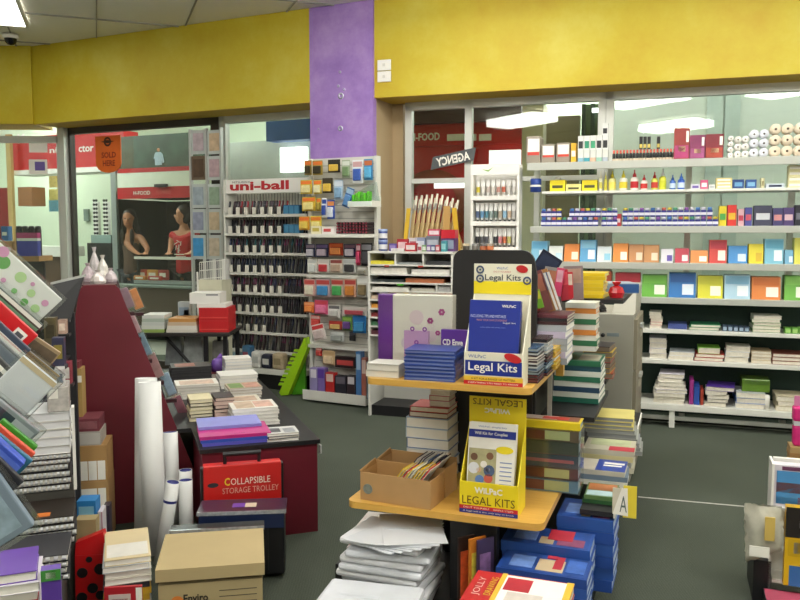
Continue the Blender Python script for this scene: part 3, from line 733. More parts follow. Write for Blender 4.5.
for px in (536, 609, 687, 790):
    mb = MB(); u = fu(px, SD); mb.box(u - .022, u + .022, SD, SD + .045, 0, ZS[1] + .02 if px > 540 else ZS[1], SHW)
    q.add('upright', mb)
for px in (677, 812, 560):
    mb = MB(); u = fu(px, -.03); mb.box(u - .02, u + .02, -.05, -.01, 0, ZS[8] - .045, SHW); mb.box(u - .012, u + .012, -.01, SD, ZS[8] - .075, ZS[8] - .045, SHW); q.add('leg', mb)
for py, w in ((418, -.0), (425.5, .1)):
    mb = MB(); z = fz(700, py, w); mb.box(fu(560), uEnd, w, w + .02, max(.005, z - .03), z, GREYS); q.add('kick_rail', mb)
mb = MB(); mb.box(fu(560, .33), uEnd, .345, .358, .03, ZS[5] - .05, GREEN); q.add('back_panel', mb)
mb = MB(); mb.box(fu(640), uEnd, .05, .06, ZS[2] + .17, ZS[2] + .185, SHW); q.add('rail', mb)

# ---- top tier
z = ZS[1]; LABW = PAPER; REDL = mat('#c43a2e', .5)
for i, (x0, y0, x1) in enumerate(((526, 136, 540.5), (541, 144, 555), (556, 142.5, 570))):
    pcarton(FR, x0, y0, x1, 159, .05, .16, mat('#8f8578', .6), 'dispenser_box', ('grey-brown dispenser box with white and red label, leftmost on the top shelf', 'middle of three grey-brown dispenser boxes at the left end of the top shelf', 'rightmost of three grey-brown dispenser boxes at the left end of the top shelf')[i], 'box', z=z,
            front=((.12, .42, .92, .9, LABW, 'label'), (.12, .3, .92, .42, REDL, 'red_band')), bev=.012)
pcarton(FR, 571, 143, 576, 159, .05, .12, mat('#d9a92c', .5), 'thin_box', 'thin yellow box beside the grey-brown dispenser boxes on the top shelf', 'box', z=z, front=((.1, .3, .9, .6, LABW, 'label'),))
inkc = ['#7fa7b8', '#3a8f9c', '#c9a28a', '#8fb7a6', '#9aa3b0']
for i in range(5):
    x0 = 578 + i * 6.1
    t = pcarton(FR, x0, 150 - .2 * i, x0 + 5.6, 159, .05, .08, mat('#cfd0cb', .5), 'ink_box', 'white ink box with a coloured foot in the stacked row on the top shelf', 'ink box', 'lower ink boxes on the top shelf', z=z, front=((0, 0, 1, .35, mat(inkc[i], .5), 'foot_band'),))
    zz = fz(x0, 150 - .2 * i, .05) + .0005
    pcarton(FR, x0, 136 - .3 * i, x0 + 5.6, 150, .06, .07, mat('#d7d8d4', .5), 'ink_box', 'white ink box with a dark window stacked second high on the top shelf', 'ink box', 'upper ink boxes on the top shelf', z=zz, front=((.12, .1, .88, .62, mat(('#25282a', '#2f8a6a', '#3f9a70', '#25282a', '#25282a')[i], .4), 'window'),))
zz = fz(602, 134.8, .06) + .001
pcarton(FR, 602.4, 123, 607.8, 134.8, .065, .06, mat('#d7d8d4', .5), 'ink_box', 'lone white ink box stacked third high above the ink boxes on the top shelf', 'ink box', z=zz, front=((.12, .1, .88, .55, mat('#25282a', .4), 'window'),))
src = None
for i in range(19):
    px = 612 + i * 3.32
    u = fu(px, .10)
    if src is None:
        src = thing('stamp_ink_bottle', 'small black stamp ink bottle in the row on the top shelf', 'ink bottle', FR.P(u, .10, z), FR.a, 'black stamp ink bottles on the top shelf')
        mb = MB(); mb.lathe([(0, 0), (.0115, 0), (.0115, .055), (.007, .062)], BLACK, None, 10); mb.lathe([(.0118, .006), (.0118, .022)], mat('#c9b9a2', .6), None, 10); mb.done('body', src)
        mb = MB(); mb.lathe([(.0072, .061), (.0072, .085), (0, .086)], mat('#c9503c', .5), None, 8); mb.done('cap', src)
    else: copy_thing(src, FR.P(u, .10, z))
for px in (641, 645, 649, 658.5):
    pcarton(FR, px - 1.7, 136.5, px + 1.7, 147, .09, .024, BLACK, 'stamp_refill', 'tiny black stamp refill standing on top of the ink bottle row', 'ink refill', 'stamp refills on the ink bottle row', z=z + .0875, front=((.1, .1, .9, .4, mat('#c9b45a', .6), 'label'),))
for i, (x0, y0, x1, c, c2, lab) in enumerate(((674, 128, 689.5, '#8f2f2a', '#a5386a', 'dark red and pink photo album box, tallest and leftmost of three on the top shelf'), (689.8, 135, 705, '#7d2c56', '#9a4a78', 'plum coloured album box, middle of three on the top shelf'), (705.5, 134, 723.5, '#7a1f2c', '#a0402f', 'maroon album box, rightmost of three beside the white paper rolls'))):
    pcarton(FR, x0, y0, x1, 158, .06, .2, mat(c, .4, var=.3, scale=18), 'album_box', lab, 'box', z=z, front=((.05, .05, .95, .45, mat(c2, .4, var=.4, scale=25), 'picture_panel'), (.3, .25, .75, .42, mat('#d9b48f', .5), 'photo'), (.78, .55, .95, .9, LABW, 'barcode_label')))
ROLLW = mat('#e3e1da', .8, var=.03); CORE = mat('#5a4838', .8)
protos = {}
def roll(px, zc, r, m, w=.06, L=.075):
    u = fu(px, w)
    k = (round(r, 4), m.name)
    if k not in protos:
        t = thing('paper_roll', 'small white paper roll with dark core stacked end-on on the top shelf', 'paper roll', FR.P(u, w, zc), FR.a, 'white till rolls stacked on the top shelf')
        M = Matrix.Rotation(-pi / 2, 4, 'X')
        mb = MB(); mb.lathe([(r * .22, 0), (r, 0), (r, L), (r * .22, L), (r * .22, 0)], m, M, 16); mb.done('paper', t)
        mb = MB(); mb.lathe([(r * .22, .001), (r * .22, L), (r * .15, L), (r * .15, .004), (0, .004)], CORE, M, 10); mb.done('core', t)
        protos[k] = t
    else: copy_thing(protos[k], FR.P(u, w, zc))
ROLLC = mat('#dccdb6', .8, var=.03); ROLLB = mat('#d6d9e2', .8, var=.03)
for px, n, r, m in ((727.5, 4, .020, ROLLW), (734.6, 3, .026, ROLLW), (742, 3, .026, ROLLW), (750.5, 3, .033, ROLLB), (760.3, 3, .033, ROLLB), (771.5, 3, .039, ROLLC), (783.5, 3, .039, ROLLC), (795.6, 3, .039, ROLLC), (808, 3, .039, ROLLC)):
    for j in range(n): roll(px, z + r + j * 2 * r + .0005, r * .965, m)

# ---- second tier
z = ZS[2] + .0005
t = thing('paint_tin', 'dark blue tin with white lettering at the left end of the second shelf', 'tin', FR.P(fu(535, .1), .1, z), FR.a)
mb = MB(); mb.lathe([(0, 0), (.043, 0), (.043, .10), (.04, .104), (0, .104)], mat('#24459c', .4), None, 16); mb.done('body', t)
mb = MB(); mb.lathe([(.0436, .04), (.0436, .055)], LABW, None, 16); mb.done('label', t)
YB = mat('#e2cf1e', .5)
for i, (x0, y0, x1, lab) in enumerate(((550, 180, 565, 'yellow box, leftmost of three on the second shelf, a white jar on top'), (566, 184, 581, 'low pale yellow box between two taller yellow boxes on the second shelf'), (582, 180, 597, 'yellow box nearest the glue bottles on the second shelf'))):
    pcarton(FR, x0, y0, x1, 190, .08, .1, YB if i != 1 else mat('#d9d287', .5), 'glue_box', lab, 'box', z=z, front=((.15, .3, .85, .55, mat('#4a4a2a', .6), 'print'),))
bottle(FR, fu(557, .12), .12, fz(557, 180, .08) + .002, .022, .028, WHITE, WHITE, None, 'squat white jar standing on the leftmost yellow box', 'jar', name='white_jar', capr=.9)
GB = [(599.5, 171, .012, '#e2e0c8', '#e2e0c8', '#cfc860', 'slim pale glue stick leftmost of the bottles on the second shelf'), (604.5, 172, .012, '#d6cf5a', '#d8cf40', '#c9c040', 'slim yellow glue stick second of the bottles on the second shelf'),
      (611, 171, .027, '#d8d48a', '#e2d23a', '#e0d060', 'yellow craft glue bottle with yellow nozzle on the second shelf'), (622, 171, .030, '#e4e2d2', '#e2d23a', '#d9c53a', 'white glue bottle with yellow nozzle on the second shelf'),
      (633, 170, .029, '#e4dcd4', '#c0202a', '#b8232c', 'tall white glue bottle with red cap on the second shelf'), (642.5, 175, .025, '#e0d4cc', '#c0202a', '#c0302c', 'short white glue bottle with red cap on the second shelf'),
      (653, 172, .024, '#c9cf5a', '#b8232c', '#c23a30', 'green glue bottle with red cap on the second shelf'), (661, 169, .026, '#d3d43c', '#e6e6e0', '#c5c82e', 'yellow-green glue bottle with white nozzle on the second shelf'),
      (671, 175, .022, '#3a63b0', '#3a63b0', '#b8c8e0', 'blue bottle, left of the pair on the second shelf'), (679.5, 173.5, .025, '#2f5cc0', '#3f74d0', '#c2d0e8', 'blue bottle, right of the pair on the second shelf')]
for px, y0, r, b, c, l, lab in GB:
    bottle(FR, fu(px, .09), .09, z, r, fz(px, y0, .09) - z, mat(b, .35), mat(c, .35), mat(l, .5), lab, 'glue bottle')
for x0, y0, x1, c, l, lab in ((691, 184, 700, '#d0cfd8', '#6b5aa0', 'small white and lilac packet on the second shelf left of a pink one'), (700.5, 180, 708, '#c9587e', '#e6e0e0', 'small pink packet on the second shelf'), (709, 184.5, 715, '#d8d8d6', '#b0b4b8', 'small plain white packet right of the pink one on the second shelf'),
                              (733, 179.5, 744, '#1f3f7a', '#6aa0c8', 'dark blue carton, left of two on the second shelf'), (746, 179.5, 756.5, '#26518f', '#7db0d0', 'dark blue carton, right of two on the second shelf'), (761, 178, 764.5, '#cfc9a0', '#8f8a60', 'thin pale upright packet right of the dark blue cartons'),
                              (766, 183.5, 784.5, '#c9d3dc', '#1c2a4a', 'pale box with dark blue lettering at the right of the second shelf')):
    pcarton(FR, x0, y0, x1, 189, .07, .08, mat(c, .5), 'small_packet', lab, 'packet', z=z, front=((.15, .25, .85, .7, mat(l, .5), 'label'),))
for i in range(3):
    pcarton(FR, 716, 187 - 3.3 * i - 2.6, 732, 187 - 3.3 * i, .07, .08, mat('#d8c987', .5), 'pale_yellow_packet', 'flat pale yellow packet in a stack of three on the second shelf', 'packet', 'stacked pale yellow packets', z=z + i * .0245, front=((.1, .3, .9, .7, PAPER, 'label'),))
zz = z
for i in range(4):
    zt = z + (i + 1) * .04
    pcarton(FR, 786, 180, 804, 187, .07, .1, mat('#d8d2a0', .5), 'pale_carton', 'pale yellow and white carton in the stack at the right end of the second shelf', 'carton', 'stacked pale cartons at the right edge', z=zz) if False else carton(FR, fu(786, .07), fu(806, .07), .07, .17, zz, zt - .001, mat('#d8d2a0', .5), 'pale_carton', 'pale yellow and white carton in the stack at the right end of the second shelf', 'carton', 'stacked pale cartons at the right edge', front=((.05, .3, .95, .75, PAPER, 'label'),))
    zz = zt

# ---- third tier: two-high rows of small blue and white boxes
z = ZS[3] + .0005
BLU = mat('#2b2f80', .45); caps = ['#c9c9d6', '#c96a5a', '#d2c04a', '#5aa07a', '#cfcfd8', '#8a5aa0', '#cfcfd8', '#4a7ab8']
def inkjar(u, w, z, i, grp, lab):
    t = thing('paint_jar', lab, 'paint jar', FR.P(u, w, z), FR.a, grp)
    mb = MB(); mb.box(-.0185, .0185, -.018, .018, 0, .048, BLU, bev=.004); mb.box(-.0187, .0187, -.0187, -.0175, .012, .032, mat('#d5d3e0', .5)); mb.done('body', t)
    mb = MB(); mb.lathe([(0, .048), (.0155, .048), (.0155, .064), (.013, .068), (0, .068)], mat(caps[i % 8], .4), None, 10); mb.done('cap', t)
pitch = .0395
sets = [(541, 562, 1), (541, 600, 0), (569, 600, 1), (601, 616, 0), (601, 616, 1), (622, 704, 0), (622, 704, 1), (706, 718, 0), (706, 714, 1)]
for a, b, tier in sets:
    w = .05 if tier == 0 else .062
    u = fu(a, w) + pitch / 2; i = RND.randrange(8)
    while u < fu(b, w):
        inkjar(u, w, z + tier * .0685, i, 'lower row of paint jars' if tier == 0 else 'upper row of paint jars', 'small blue paint jar with pale label in the lower row on the third shelf' if tier == 0 else 'small blue paint jar stacked in the upper row on the third shelf')
        u += pitch; i += 1
for x0, y0, x1, c, l, lab in ((615.5, 214, 621, '#b8383a', '#d8c8c8', 'small red packet between the jar rows on the third shelf'), (719, 206, 726.5, '#d6c22c', '#4a9a4a', 'yellow and green packet on the third shelf'), (727.5, 205, 736.5, '#c8302c', '#d8b030', 'red packet on the third shelf right of a yellow and green one'),
                          (738, 209, 744, '#c9a0a8', '#b03048', 'pale pink packet on the third shelf'), (745, 207.5, 752, '#4a4a90', '#c05060', 'violet packet on the third shelf beside the pale pink one'), (754, 205.5, 772, '#3a3c52', '#c9ccd2', 'dark grey flat box on the third shelf'),
                          (773, 208, 783, '#3f3a68', '#c98a8a', 'dark violet box, left of two near the right end of the third shelf'), (783.5, 207.5, 794, '#48386a', '#d0b0b8', 'dark violet box, right of two near the right end of the third shelf'), (795, 205, 806, '#1f1f2c', '#6a6a78', 'black box at the right end of the third shelf')):
    pcarton(FR, x0, y0, x1, 225, .06, .1, mat(c, .5), 'craft_packet', lab, 'packet', z=z, front=((.12, .3, .88, .62, mat(l, .5), 'label'),))

# ---- fourth and fifth tiers: envelope and paper boxes leaning back, seen from the front
def tray(x0, y0, x1, zb, w0, D, c, l, lab, lx=(.5, .12, .92, .55), c2=None):
    y1 = 300
    ua, ub = FR.uz(x0, y0 + 8, w0)[0], FR.uz(x1, y0 + 8, w0)[0]; zt = fz((x0 + x1) / 2, y0, w0 + .03)
    h = zt - zb; W = (ub - ua) / 2
    t = thing('paper_box', lab, 'box', FR.P((ua + ub) / 2, w0 + D / 2, zb), FR.a)
    mb = MB(); mb.hex8([(-W, -D / 2, 0), (W, -D / 2, 0), (W, D / 2, 0), (-W, D / 2, 0)], [(-W, -D / 2 + .03, h), (W, -D / 2 + .03, h), (W, D / 2, h), (-W, D / 2, h)], mat(c, .5, var=.06)); mb.done('carton', t)
    def face(a, b, cc, d, m, nm):
        mb = MB(); e = .0015
        ys = lambda f: -D / 2 + .03 * f - e
        xs = lambda f: -W + 2 * W * f
        mb.hex8([(xs(a), ys(b), b * h), (xs(cc), ys(b), b * h), (xs(cc), ys(b) + e, b * h), (xs(a), ys(b) + e, b * h)], [(xs(a), ys(d), d * h), (xs(cc), ys(d), d * h), (xs(cc), ys(d) + e, d * h), (xs(a), ys(d) + e, d * h)], m); mb.done(nm, t)
    face(0, 0, .1, 1, mat('#3a3a3a', .6), 'shadow_edge') if False else None
    face(*lx, mat(l, .6), 'label')
    if c2: face(.06, .62, .95, .95, mat(c2, .5), 'colour_band')
z = ZS[4] + .0005
for x0, y0, x1, c, l, lab, c2 in ((531, 241, 547, '#7fb6d2', '#dfe6ea', 'light blue paper box at the left end of the fourth shelf', '#5fa3c8'), (548.5, 246, 562.5, '#d6dad6', '#b9d2dc', 'white paper box second from the left on the fourth shelf', None), (564, 244, 579, '#d98238', '#ecdcc8', 'orange paper box between a white and a blue one on the fourth shelf', None),
                                (580, 240, 596, '#5fa0cc', '#dfe6ea', 'mid blue paper box right of an orange one on the fourth shelf', '#7fb6d2'), (597, 246.5, 611.5, '#d2dadc', '#8cc0d6', 'white paper box with a pale blue label on the fourth shelf', None), (613, 243.5, 628, '#dd8a3c', '#f0e4d4', 'orange paper box left of two plain brown ones on the fourth shelf', None),
                                (628.8, 244.5, 643.5, '#b67f50', '#d8c8b0', 'plain brown carton, left of two on the fourth shelf', None), (644, 245, 659, '#b98554', '#dccbb2', 'plain brown carton, right of two on the fourth shelf', None), (661, 249, 673, '#d2d0d8', '#5a4a98', 'small white and purple box on the fourth shelf', None),
                                (675, 248.5, 689, '#b83a4c', '#e0d8d8', 'small red box on the fourth shelf', None), (690.5, 250.5, 708, '#d98a48', '#efe6da', 'low orange box right of the small red one on the fourth shelf', None), (709.5, 240, 727, '#c6433c', '#f0e2d6', 'tall red and orange box on the fourth shelf', '#b02c3c'),
                                (728.5, 246, 747.5, '#3f86c2', '#c9dcec', 'strong blue box right of the tall red one on the fourth shelf', None), (749, 244, 763.5, '#d6c82e', '#c9a830', 'yellow box on the fourth shelf', None), (765, 239, 784, '#7cb8ce', '#e2ecf0', 'tall light blue box on the fourth shelf', '#58a0bc'),
                                (785, 250, 793.5, '#6aa2c0', '#d2e0e8', 'small light blue packet beside the tall light blue box', None), (795, 238, 808, '#d2cf58', '#e6e2b0', 'tall pale yellow box at the right end of the fourth shelf', None)):
    tray(x0, y0, x1, z, .05, .14, c, l, lab, c2=c2)
z = ZS[5] + .0005
for x0, y0, x1, c, l, lab, c2 in ((588, 272, 611, '#c2502e', '#e0cfc0', 'orange-red paper box on the fifth shelf above the filing cabinet', None), (615, 273, 640, '#c02a3a', '#e6dede', 'red paper box on the fifth shelf above the filing cabinet', None), (642, 275, 667, '#62a83a', '#e4ecd8', 'green paper box, left end of the fifth shelf in view', '#74bc44'), (669, 273, 696, '#2f74b8', '#d8e4f0', 'large blue paper box on the fifth shelf', '#2560a8'),
                                (698, 276, 723, '#d2cf34', '#f0eed8', 'lime yellow paper box on the fifth shelf', '#c9c832'), (724.5, 275, 750.5, '#a9cadc', '#e6eef2', 'pale blue paper box on the fifth shelf', '#7fb4d2'), (752, 277, 781, '#d8803c', '#f4ece0', 'orange paper box on the fifth shelf', '#d0702c'), (785, 276, 808, '#6cb044', '#e8f0dc', 'green paper box, right end of the fifth shelf', '#84c456')):
    tray(x0, y0, x1, z, .05, .17, c, l, lab, c2=c2)

# ---- lower tiers: pads and book stacks
WC = mat('#dcd9cf', .6, var=.05); cr = '#cfc7b4'
z = ZS[6] + .0005
pstack(FR, 650, 662, 312, z, .06, .2, 5, [WC, mat('#b8433a'), WC, mat(cr), WC], 'note_pad', 'white note pad in the narrow stack at the left of the sixth shelf', 'note pad', 'narrow stack of pads on the sixth shelf', spine='y+', small=True)
pcarton(FR, 668, 324, 687, 330, .06, .2, mat('#3a4a86'), 'receipt_book', 'dark blue receipt book lying flat on the sixth shelf', 'book', z=z)
pstack(FR, 690, 720, 324.5, z, .05, .22, 2, [mat('#1f6a44'), mat('#2a8052')], 'green_pad', 'green account pad lying flat on the sixth shelf', 'note pad', 'pair of green account pads', small=True, deco=())
for i in range(5):
    pcarton(FR, 722.5 + i * 5.5, 325.5 + .4 * i, 727.3 + i * 5.5, 332, .04, .1, mat('#33445a'), 'label_roll_box', 'small slate blue box in the row of five on the sixth shelf', 'box', 'slate blue boxes on the sixth shelf', z=z, front=((.12, .15, .88, .75, mat('#8fa2b4'), 'label'),))
pstack(FR, 753, 781, 316, z, .05, .22, 5, [mat('#4f7a38'), mat('#d4d8c8'), mat('#5f8a44'), mat('#c9cfb8'), WC], 'duplicate_book', 'green and white duplicate book in the stack on the sixth shelf', 'book', 'stack of green and white duplicate books', small=True)
for i in range(3):
    pcarton(FR, 785 + i * 7, 328, 791.3 + i * 7, 334, .04, .1, mat('#5f9a3c'), 'label_roll_box', 'small green box in the row at the right of the sixth shelf', 'box', 'green boxes on the sixth shelf', z=z, front=((.12, .15, .88, .75, mat('#9ac070'), 'label'),))
z = ZS[7] + .0005
pstack(FR, 650, 667, 338, z, .06, .2, 4, [WC, mat('#c9c6d2')], 'ledger_pad', 'white ledger pad in the stack at the left of the seventh shelf', 'note pad', 'white ledger pads on the seventh shelf', small=True)
pstack(FR, 669, 694, 352, z, .05, .22, 2, [WC, mat('#cfd4da')], 'invoice_pad', 'thin white invoice pad lying flat on the seventh shelf', 'note pad', 'thin invoice pads', small=True)
o_, zz = pstack(FR, 695, 724, 354, z, .05, .22, 2, [mat('#a8322e')], 'red_book', 'red cash book under a lime pad on the seventh shelf', 'book', 'two red cash books', small=True)
pstack(FR, 698, 720, 347.5, zz, .06, .2, 1, [mat('#7ab83a')], 'lime_pad', 'lime green pad lying on two red cash books on the seventh shelf', 'note pad', None, small=True)
pstack(FR, 726, 750, 346.5, z, .06, .2, 3, [WC, mat('#d2d6dc')], 'quotation_pad', 'white pad in the stack of three at the middle of the seventh shelf', 'note pad', 'three white pads on the seventh shelf', small=True)
pstack(FR, 751, 771, 351, z, .06, .2, 4, [mat('#c9b89a'), mat('#b9a582')], 'docket_book', 'beige docket book in the stack right of the white pads', 'book', 'beige docket books', small=True)
pstack(FR, 773, 806, 354, z, .05, .22, 3, [mat('#7a4030'), mat('#8a5a40')], 'brown_ledger', 'brown ledger lying at the right end of the seventh shelf', 'book', 'brown ledgers', small=True)
z = ZS[8] + .0005
o_, zz = pstack(FR, 654, 685, 386, z, -.02, .26, 5, [WC, mat('#d8d2c4'), WC, mat('#d2cdd6'), mat('#d9d4c8')], 'exercise_book', 'white exercise book in the tall untidy stack at the left of the bottom shelf', 'exercise book', 'untidy white exercise books', jit=.008, rot=.08, small=True)
pstack(FR, 659, 684, 374, zz, -.01, .24, 3, [mat('#d9d4c8'), WC, mat('#cfcad4')], 'exercise_book', 'white exercise book in the tall untidy stack at the left of the bottom shelf', 'exercise book', 'untidy white exercise books', jit=.008, rot=.08, small=True)
pcarton(FR, 689.5, 380, 693.5, 403, .0, .2, mat('#8f2a78'), 'pink_folder', 'magenta folder standing beside the untidy exercise books', 'folder', z=z)
pcarton(FR, 694, 386, 699.5, 403, .0, .2, mat('#24489a'), 'blue_folder', 'blue folder standing between magenta and red folders', 'folder', z=z)
pcarton(FR, 700.5, 390, 703.5, 404, .0, .2, mat('#9a3a28'), 'red_folder', 'thin rusty red folder standing right of the blue folder', 'folder', z=z)
o_, zz = pstack(FR, 706.5, 728, 391, z, -.02, .26, 4, [mat('#cfc9bc'), mat('#3c3c44'), WC, mat('#c2bcae')], 'lever_arch_file', 'pale and dark file in the low stack under a purple folder', 'file', 'files under the purple folder', jit=.006, rot=.06, small=True)
pstack(FR, 708, 736, 387, zz, -.02, .25, 1, [mat('#4a2c86')], 'purple_folder', 'purple folder lying on top of the low stack on the bottom shelf', 'folder', None, rot=.15, small=True)
o_, zz = pstack(FR, 736, 765, 393, z, -.03, .27, 3, [mat('#c9cdd2', .15), mat('#2f62b0', .3), mat('#c9cdd2', .15)], 'display_book', 'shiny blue and silver display book in a low stack on the bottom shelf', 'display book', 'shiny display books', jit=.004, small=True)
pcarton(FR, 742, 379.5, 770, 391, .02, .2, mat('#5a7a2c', .2), 'plastic_wallet_pack', 'olive green plastic wallet pack lying on the shiny display books', 'plastic wallet', z=zz, front=((.05, .6, .95, .9, WRAP, 'wrapper'),), bev=.006)
t = thing('paper_roll', 'short white roll standing on the bottom shelf beside the blue display books', 'paper roll', FR.P(fu(772.5, .02), .02, z), FR.a)
mb = MB(); mb.lathe([(.008, 0), (.024, 0), (.024, .10), (.008, .10), (.008, 0)], ROLLW); mb.done('paper', t)
pstack(FR, 777, 806, 397, z, -.02, .26, 3, [mat('#c2b89c'), mat('#cfc6ae')], 'beige_folder', 'beige manila folder in the low pile at the right of the bottom shelf', 'folder', 'beige manila folders', jit=.004, small=True)
# ================================================================ PEN RACK, HANGING PANEL, SIDE TABLE
RKW = mat('#d9d8d0', .45, var=.04)
rw = .08
ru0, ru1 = FL.uz(225.5, 290, rw)[0], FL.uz(307.5, 290, rw)[0]
rowz = [FL.uz(266, y, rw)[1] for y in (214.5, 233.5, 253, 273, 293, 313, 332.5, 351)]
zbase = FL.uz(266, 369, -.02)[1]; ztop = FL.uz(262, 179, rw + .06)[1]; zhd = FL.uz(262, 192.5, rw)[1]
q = Part('pen_rack', 'white pen rack with a red lettered header standing against the left-hand window', 'display rack', FL, (ru0 + ru1) / 2, .2, 0)
mb = MB(); mb.box(ru0, ru1, .28, .30, zbase, ztop, RKW)
for k in range(28):
    u = ru0 + (ru1 - ru0) * (k + .5) / 28; mb.box(u - .004, u + .004, .272, .28, zbase, zhd, mat('#a9a89f', .5))
q.add('back_panel', mb)
for u in (ru0 - .02, ru1):
    mb = MB(); mb.box(u, u + .02, .10, .30, 0, ztop, RKW); q.add('side_post', mb)
mb = MB(); mb.box(ru0, ru1, -.02, .28, zbase - .05, zbase, RKW, bev=.004); q.add('base_shelf', mb)
mb = MB(); mb.box(ru0 + .02, ru1 - .02, .02, .28, 0, zbase - .05, BLACK); q.add('plinth', mb)
mb = MB(); mb.box(ru0, ru1, .12, .135, zhd, ztop, WHITE); hd = q.add('header', mb)
a0, a1 = FL.uz(230, 186, .12)[0], FL.uz(289, 186, .12)[0]
q.text('uni-ball', (a0 + a1) / 2, .118, FL.uz(260, 185.5, .12)[1], a1 - a0, (ztop - zhd) * .66, mat('#b4202a', .5), bold=.035)
q.text('MITSUBISHI', FL.uz(241, 182, .12)[0], .118, ztop - .025, .2, .018, mat('#4a4a50', .6))
CARDW = mat('#dcd8cc', .6, var=.05)
for zr in rowz[:8]:
    mb = MB(); mb.box(ru0, ru1, rw, rw + .012, zr - .022, zr + .004, RKW); mb.box(ru0, ru1, rw + .012, .28, zr - .022, zr - .014, RKW); q.add('tray', mb)
npen = 0
PENC = [('#1d1d2a', '#15151c'), ('#2a1d2c', '#1a1420'), ('#5a1f2c', '#20141a'), ('#1f2a55', '#14182c'), ('#2c2c30', '#1a1a1e'), ('#401a2c', '#28141e'), ('#1c3048', '#16202c'), ('#a01f2c', '#401018'), ('#2a6a74', '#14343a'), ('#7a2a58', '#28141e')]
pmesh = []
for b, c in PENC:
    mb = MB(); mb.lathe([(0, 0), (.0085, .002), (.0092, .02), (.0092, .085)], mat(c, .4), None, 7); mb.lathe([(.0102, .084), (.0108, .136), (.007, .144), (0, .144)], mat(b, .35), None, 7); mb.box(-.0018, .0018, -.0135, -.009, .098, .136, mat('#8a8a90', .3, .6))
    o = mb.done('pen'); pmesh.append(o.data); bpy.data.objects.remove(o)
rown = ['top', 'second', 'third', 'fourth', 'fifth', 'sixth', 'seventh', 'lowest']
rowtone = [[2, 1, 0, 5, 7, 4], [1, 0, 4, 2], [0, 3, 1, 9, 8], [0, 3, 6, 1], [9, 2, 5, 3, 1], [0, 1, 5], [2, 4, 1, 0, 3], [9, 5, 3, 0]]
pitch = (ru1 - ru0) / 10
cols = {0: 9, 1: 9, 2: 10, 3: 10, 4: 10, 5: 10, 6: 10, 7: 10}
for r, zr in enumerate(rowz):
    for c in range(10):
        u = ru0 + pitch * (c + .5)
        if r in (0, 1) and c >= 7 and c < 9:
            if c == 7:
                t = carton(FL, u - pitch * .45, u + pitch * 1.45, rw + .03, rw + .12, zr - .0135, zr + .085, mat('#2a6a92', .45), 'pen_box', 'blue box of pens at the right of the ' + rown[r] + ' pen row', 'box', front=((.05, .1, .3, .9, mat('#4a8ab0', .5), 'print'), (.38, .1, .63, .9, mat('#4a8ab0', .5), 'print'), (.7, .1, .95, .9, mat('#4a8ab0', .5), 'print')))
            continue
        if r < 6 and c < 7 or r == 6 and c < 5:
            mb = MB(); mb.box(u + .005, u + .045, rw - .006, rw - .001, zr, zr + .07, CARDW); q.add('price_card', mb)
        for k in range(4 if r < 6 else 3):
            if npen >= 298: break
            npen += 1
            o = bpy.data.objects.new('pen', RND.choice([pmesh[i] for i in rowtone[r]])); COL.objects.link(o)
            lean = RND.uniform(-.008, .008)
            o.location = FL.P(u - .0335 + k * .0225 + RND.uniform(-.001, .001), rw + .05 + RND.uniform(0, .05), zr - .0115)
            o.rotation_euler = (-.22, lean, FL.a)
            tag(o, 'slim pen with dark cap in the ' + rown[r] + ' tray row of the white pen rack', 'pen', 'pens in the ' + rown[r] + ' tray row')
# bags on the base shelf of the pen rack
for i, (x0, y0, x1, c, c2, lab) in enumerate(((232, 352, 243, '#7f9aa6', '#4a5a66', 'grey-blue bagged pack at the left end of the pen rack base'), (244, 345, 252, '#3f6a8c', '#8f4a5a', 'blue and maroon pack beside the grey-blue bag on the pen rack base'), (253, 351, 262, '#d5d5cf', '#b9bcb8', 'white bagged pack on the pen rack base'), (263, 354, 273, '#2a2c3c', '#c9c9c4', 'dark navy pack with white label on the pen rack base'), (274, 353, 285, '#b8a688', '#8f7f62', 'beige bagged pack near the lime green stand'))):
    ua, ub = FL.uz(x0, 365, .02)[0], FL.uz(x1, 365, .02)[0]; zt = FL.uz((x0 + x1) / 2, y0, .03)[1]
    t = thing('bagged_pack', lab, 'packet', FL.P((ua + ub) / 2, .028, zbase + .001), FL.a)
    W = (ub - ua) / 2; h = zt - zbase
    mb = MB(); mb.box(-W, W, -.045, .048, 0, h, mat(c, .3, var=.4, scale=25), bev=min(.02, W * .5)); mb.done('contents', t)
    mb = MB(); mb.box(-W * .6, W * .6, -.048, -.0455, h * .3, h * .7, mat(c2, .5)); mb.done('label', t)

# ---------------------------------------------------------------- hanging panel in front of the pillar
p0, p1 = at(308, 290, 6.86), at(371, 290, 6.58)
FP = Frame((p0.x, p0.y), -math.degrees(math.atan2(p0.y - p1.y, p1.x - p0.x)))
hu0, hu1 = FP.uz(308, 290)[0], FP.uz(371, 290)[0]
hzt = FP.uz(340, 156.5)[1]
PEG = mat('#cfcdc4', .5, var=.04)
q = Part('hanging_display', 'white pegboard stand hung with stationery packs in front of the purple pillar', 'display stand', FP, (hu0 + hu1) / 2, .1, 0)
mb = MB(); mb.box(hu0, hu1, .10, .115, .10, hzt, PEG)
for k in range(34):
    zz = .16 + k * .056
    if zz < hzt - .02: mb.box(hu0 + .01, hu1 - .01, .097, .10, zz, zz + .006, mat('#9b9a92', .6))
q.add('back_panel', mb)
for u in (hu0 - .022, hu1):
    mb = MB(); mb.box(u, u + .022, .06, .13, 0, hzt, RKW); q.add('post', mb)
mb = MB(); mb.box(hu0, hu1, -.10, .10, .02, .07, RKW, bev=.004); mb.box(hu0, hu1, -.10, -.09, .07, .105, RKW); q.add('base_tray', mb)
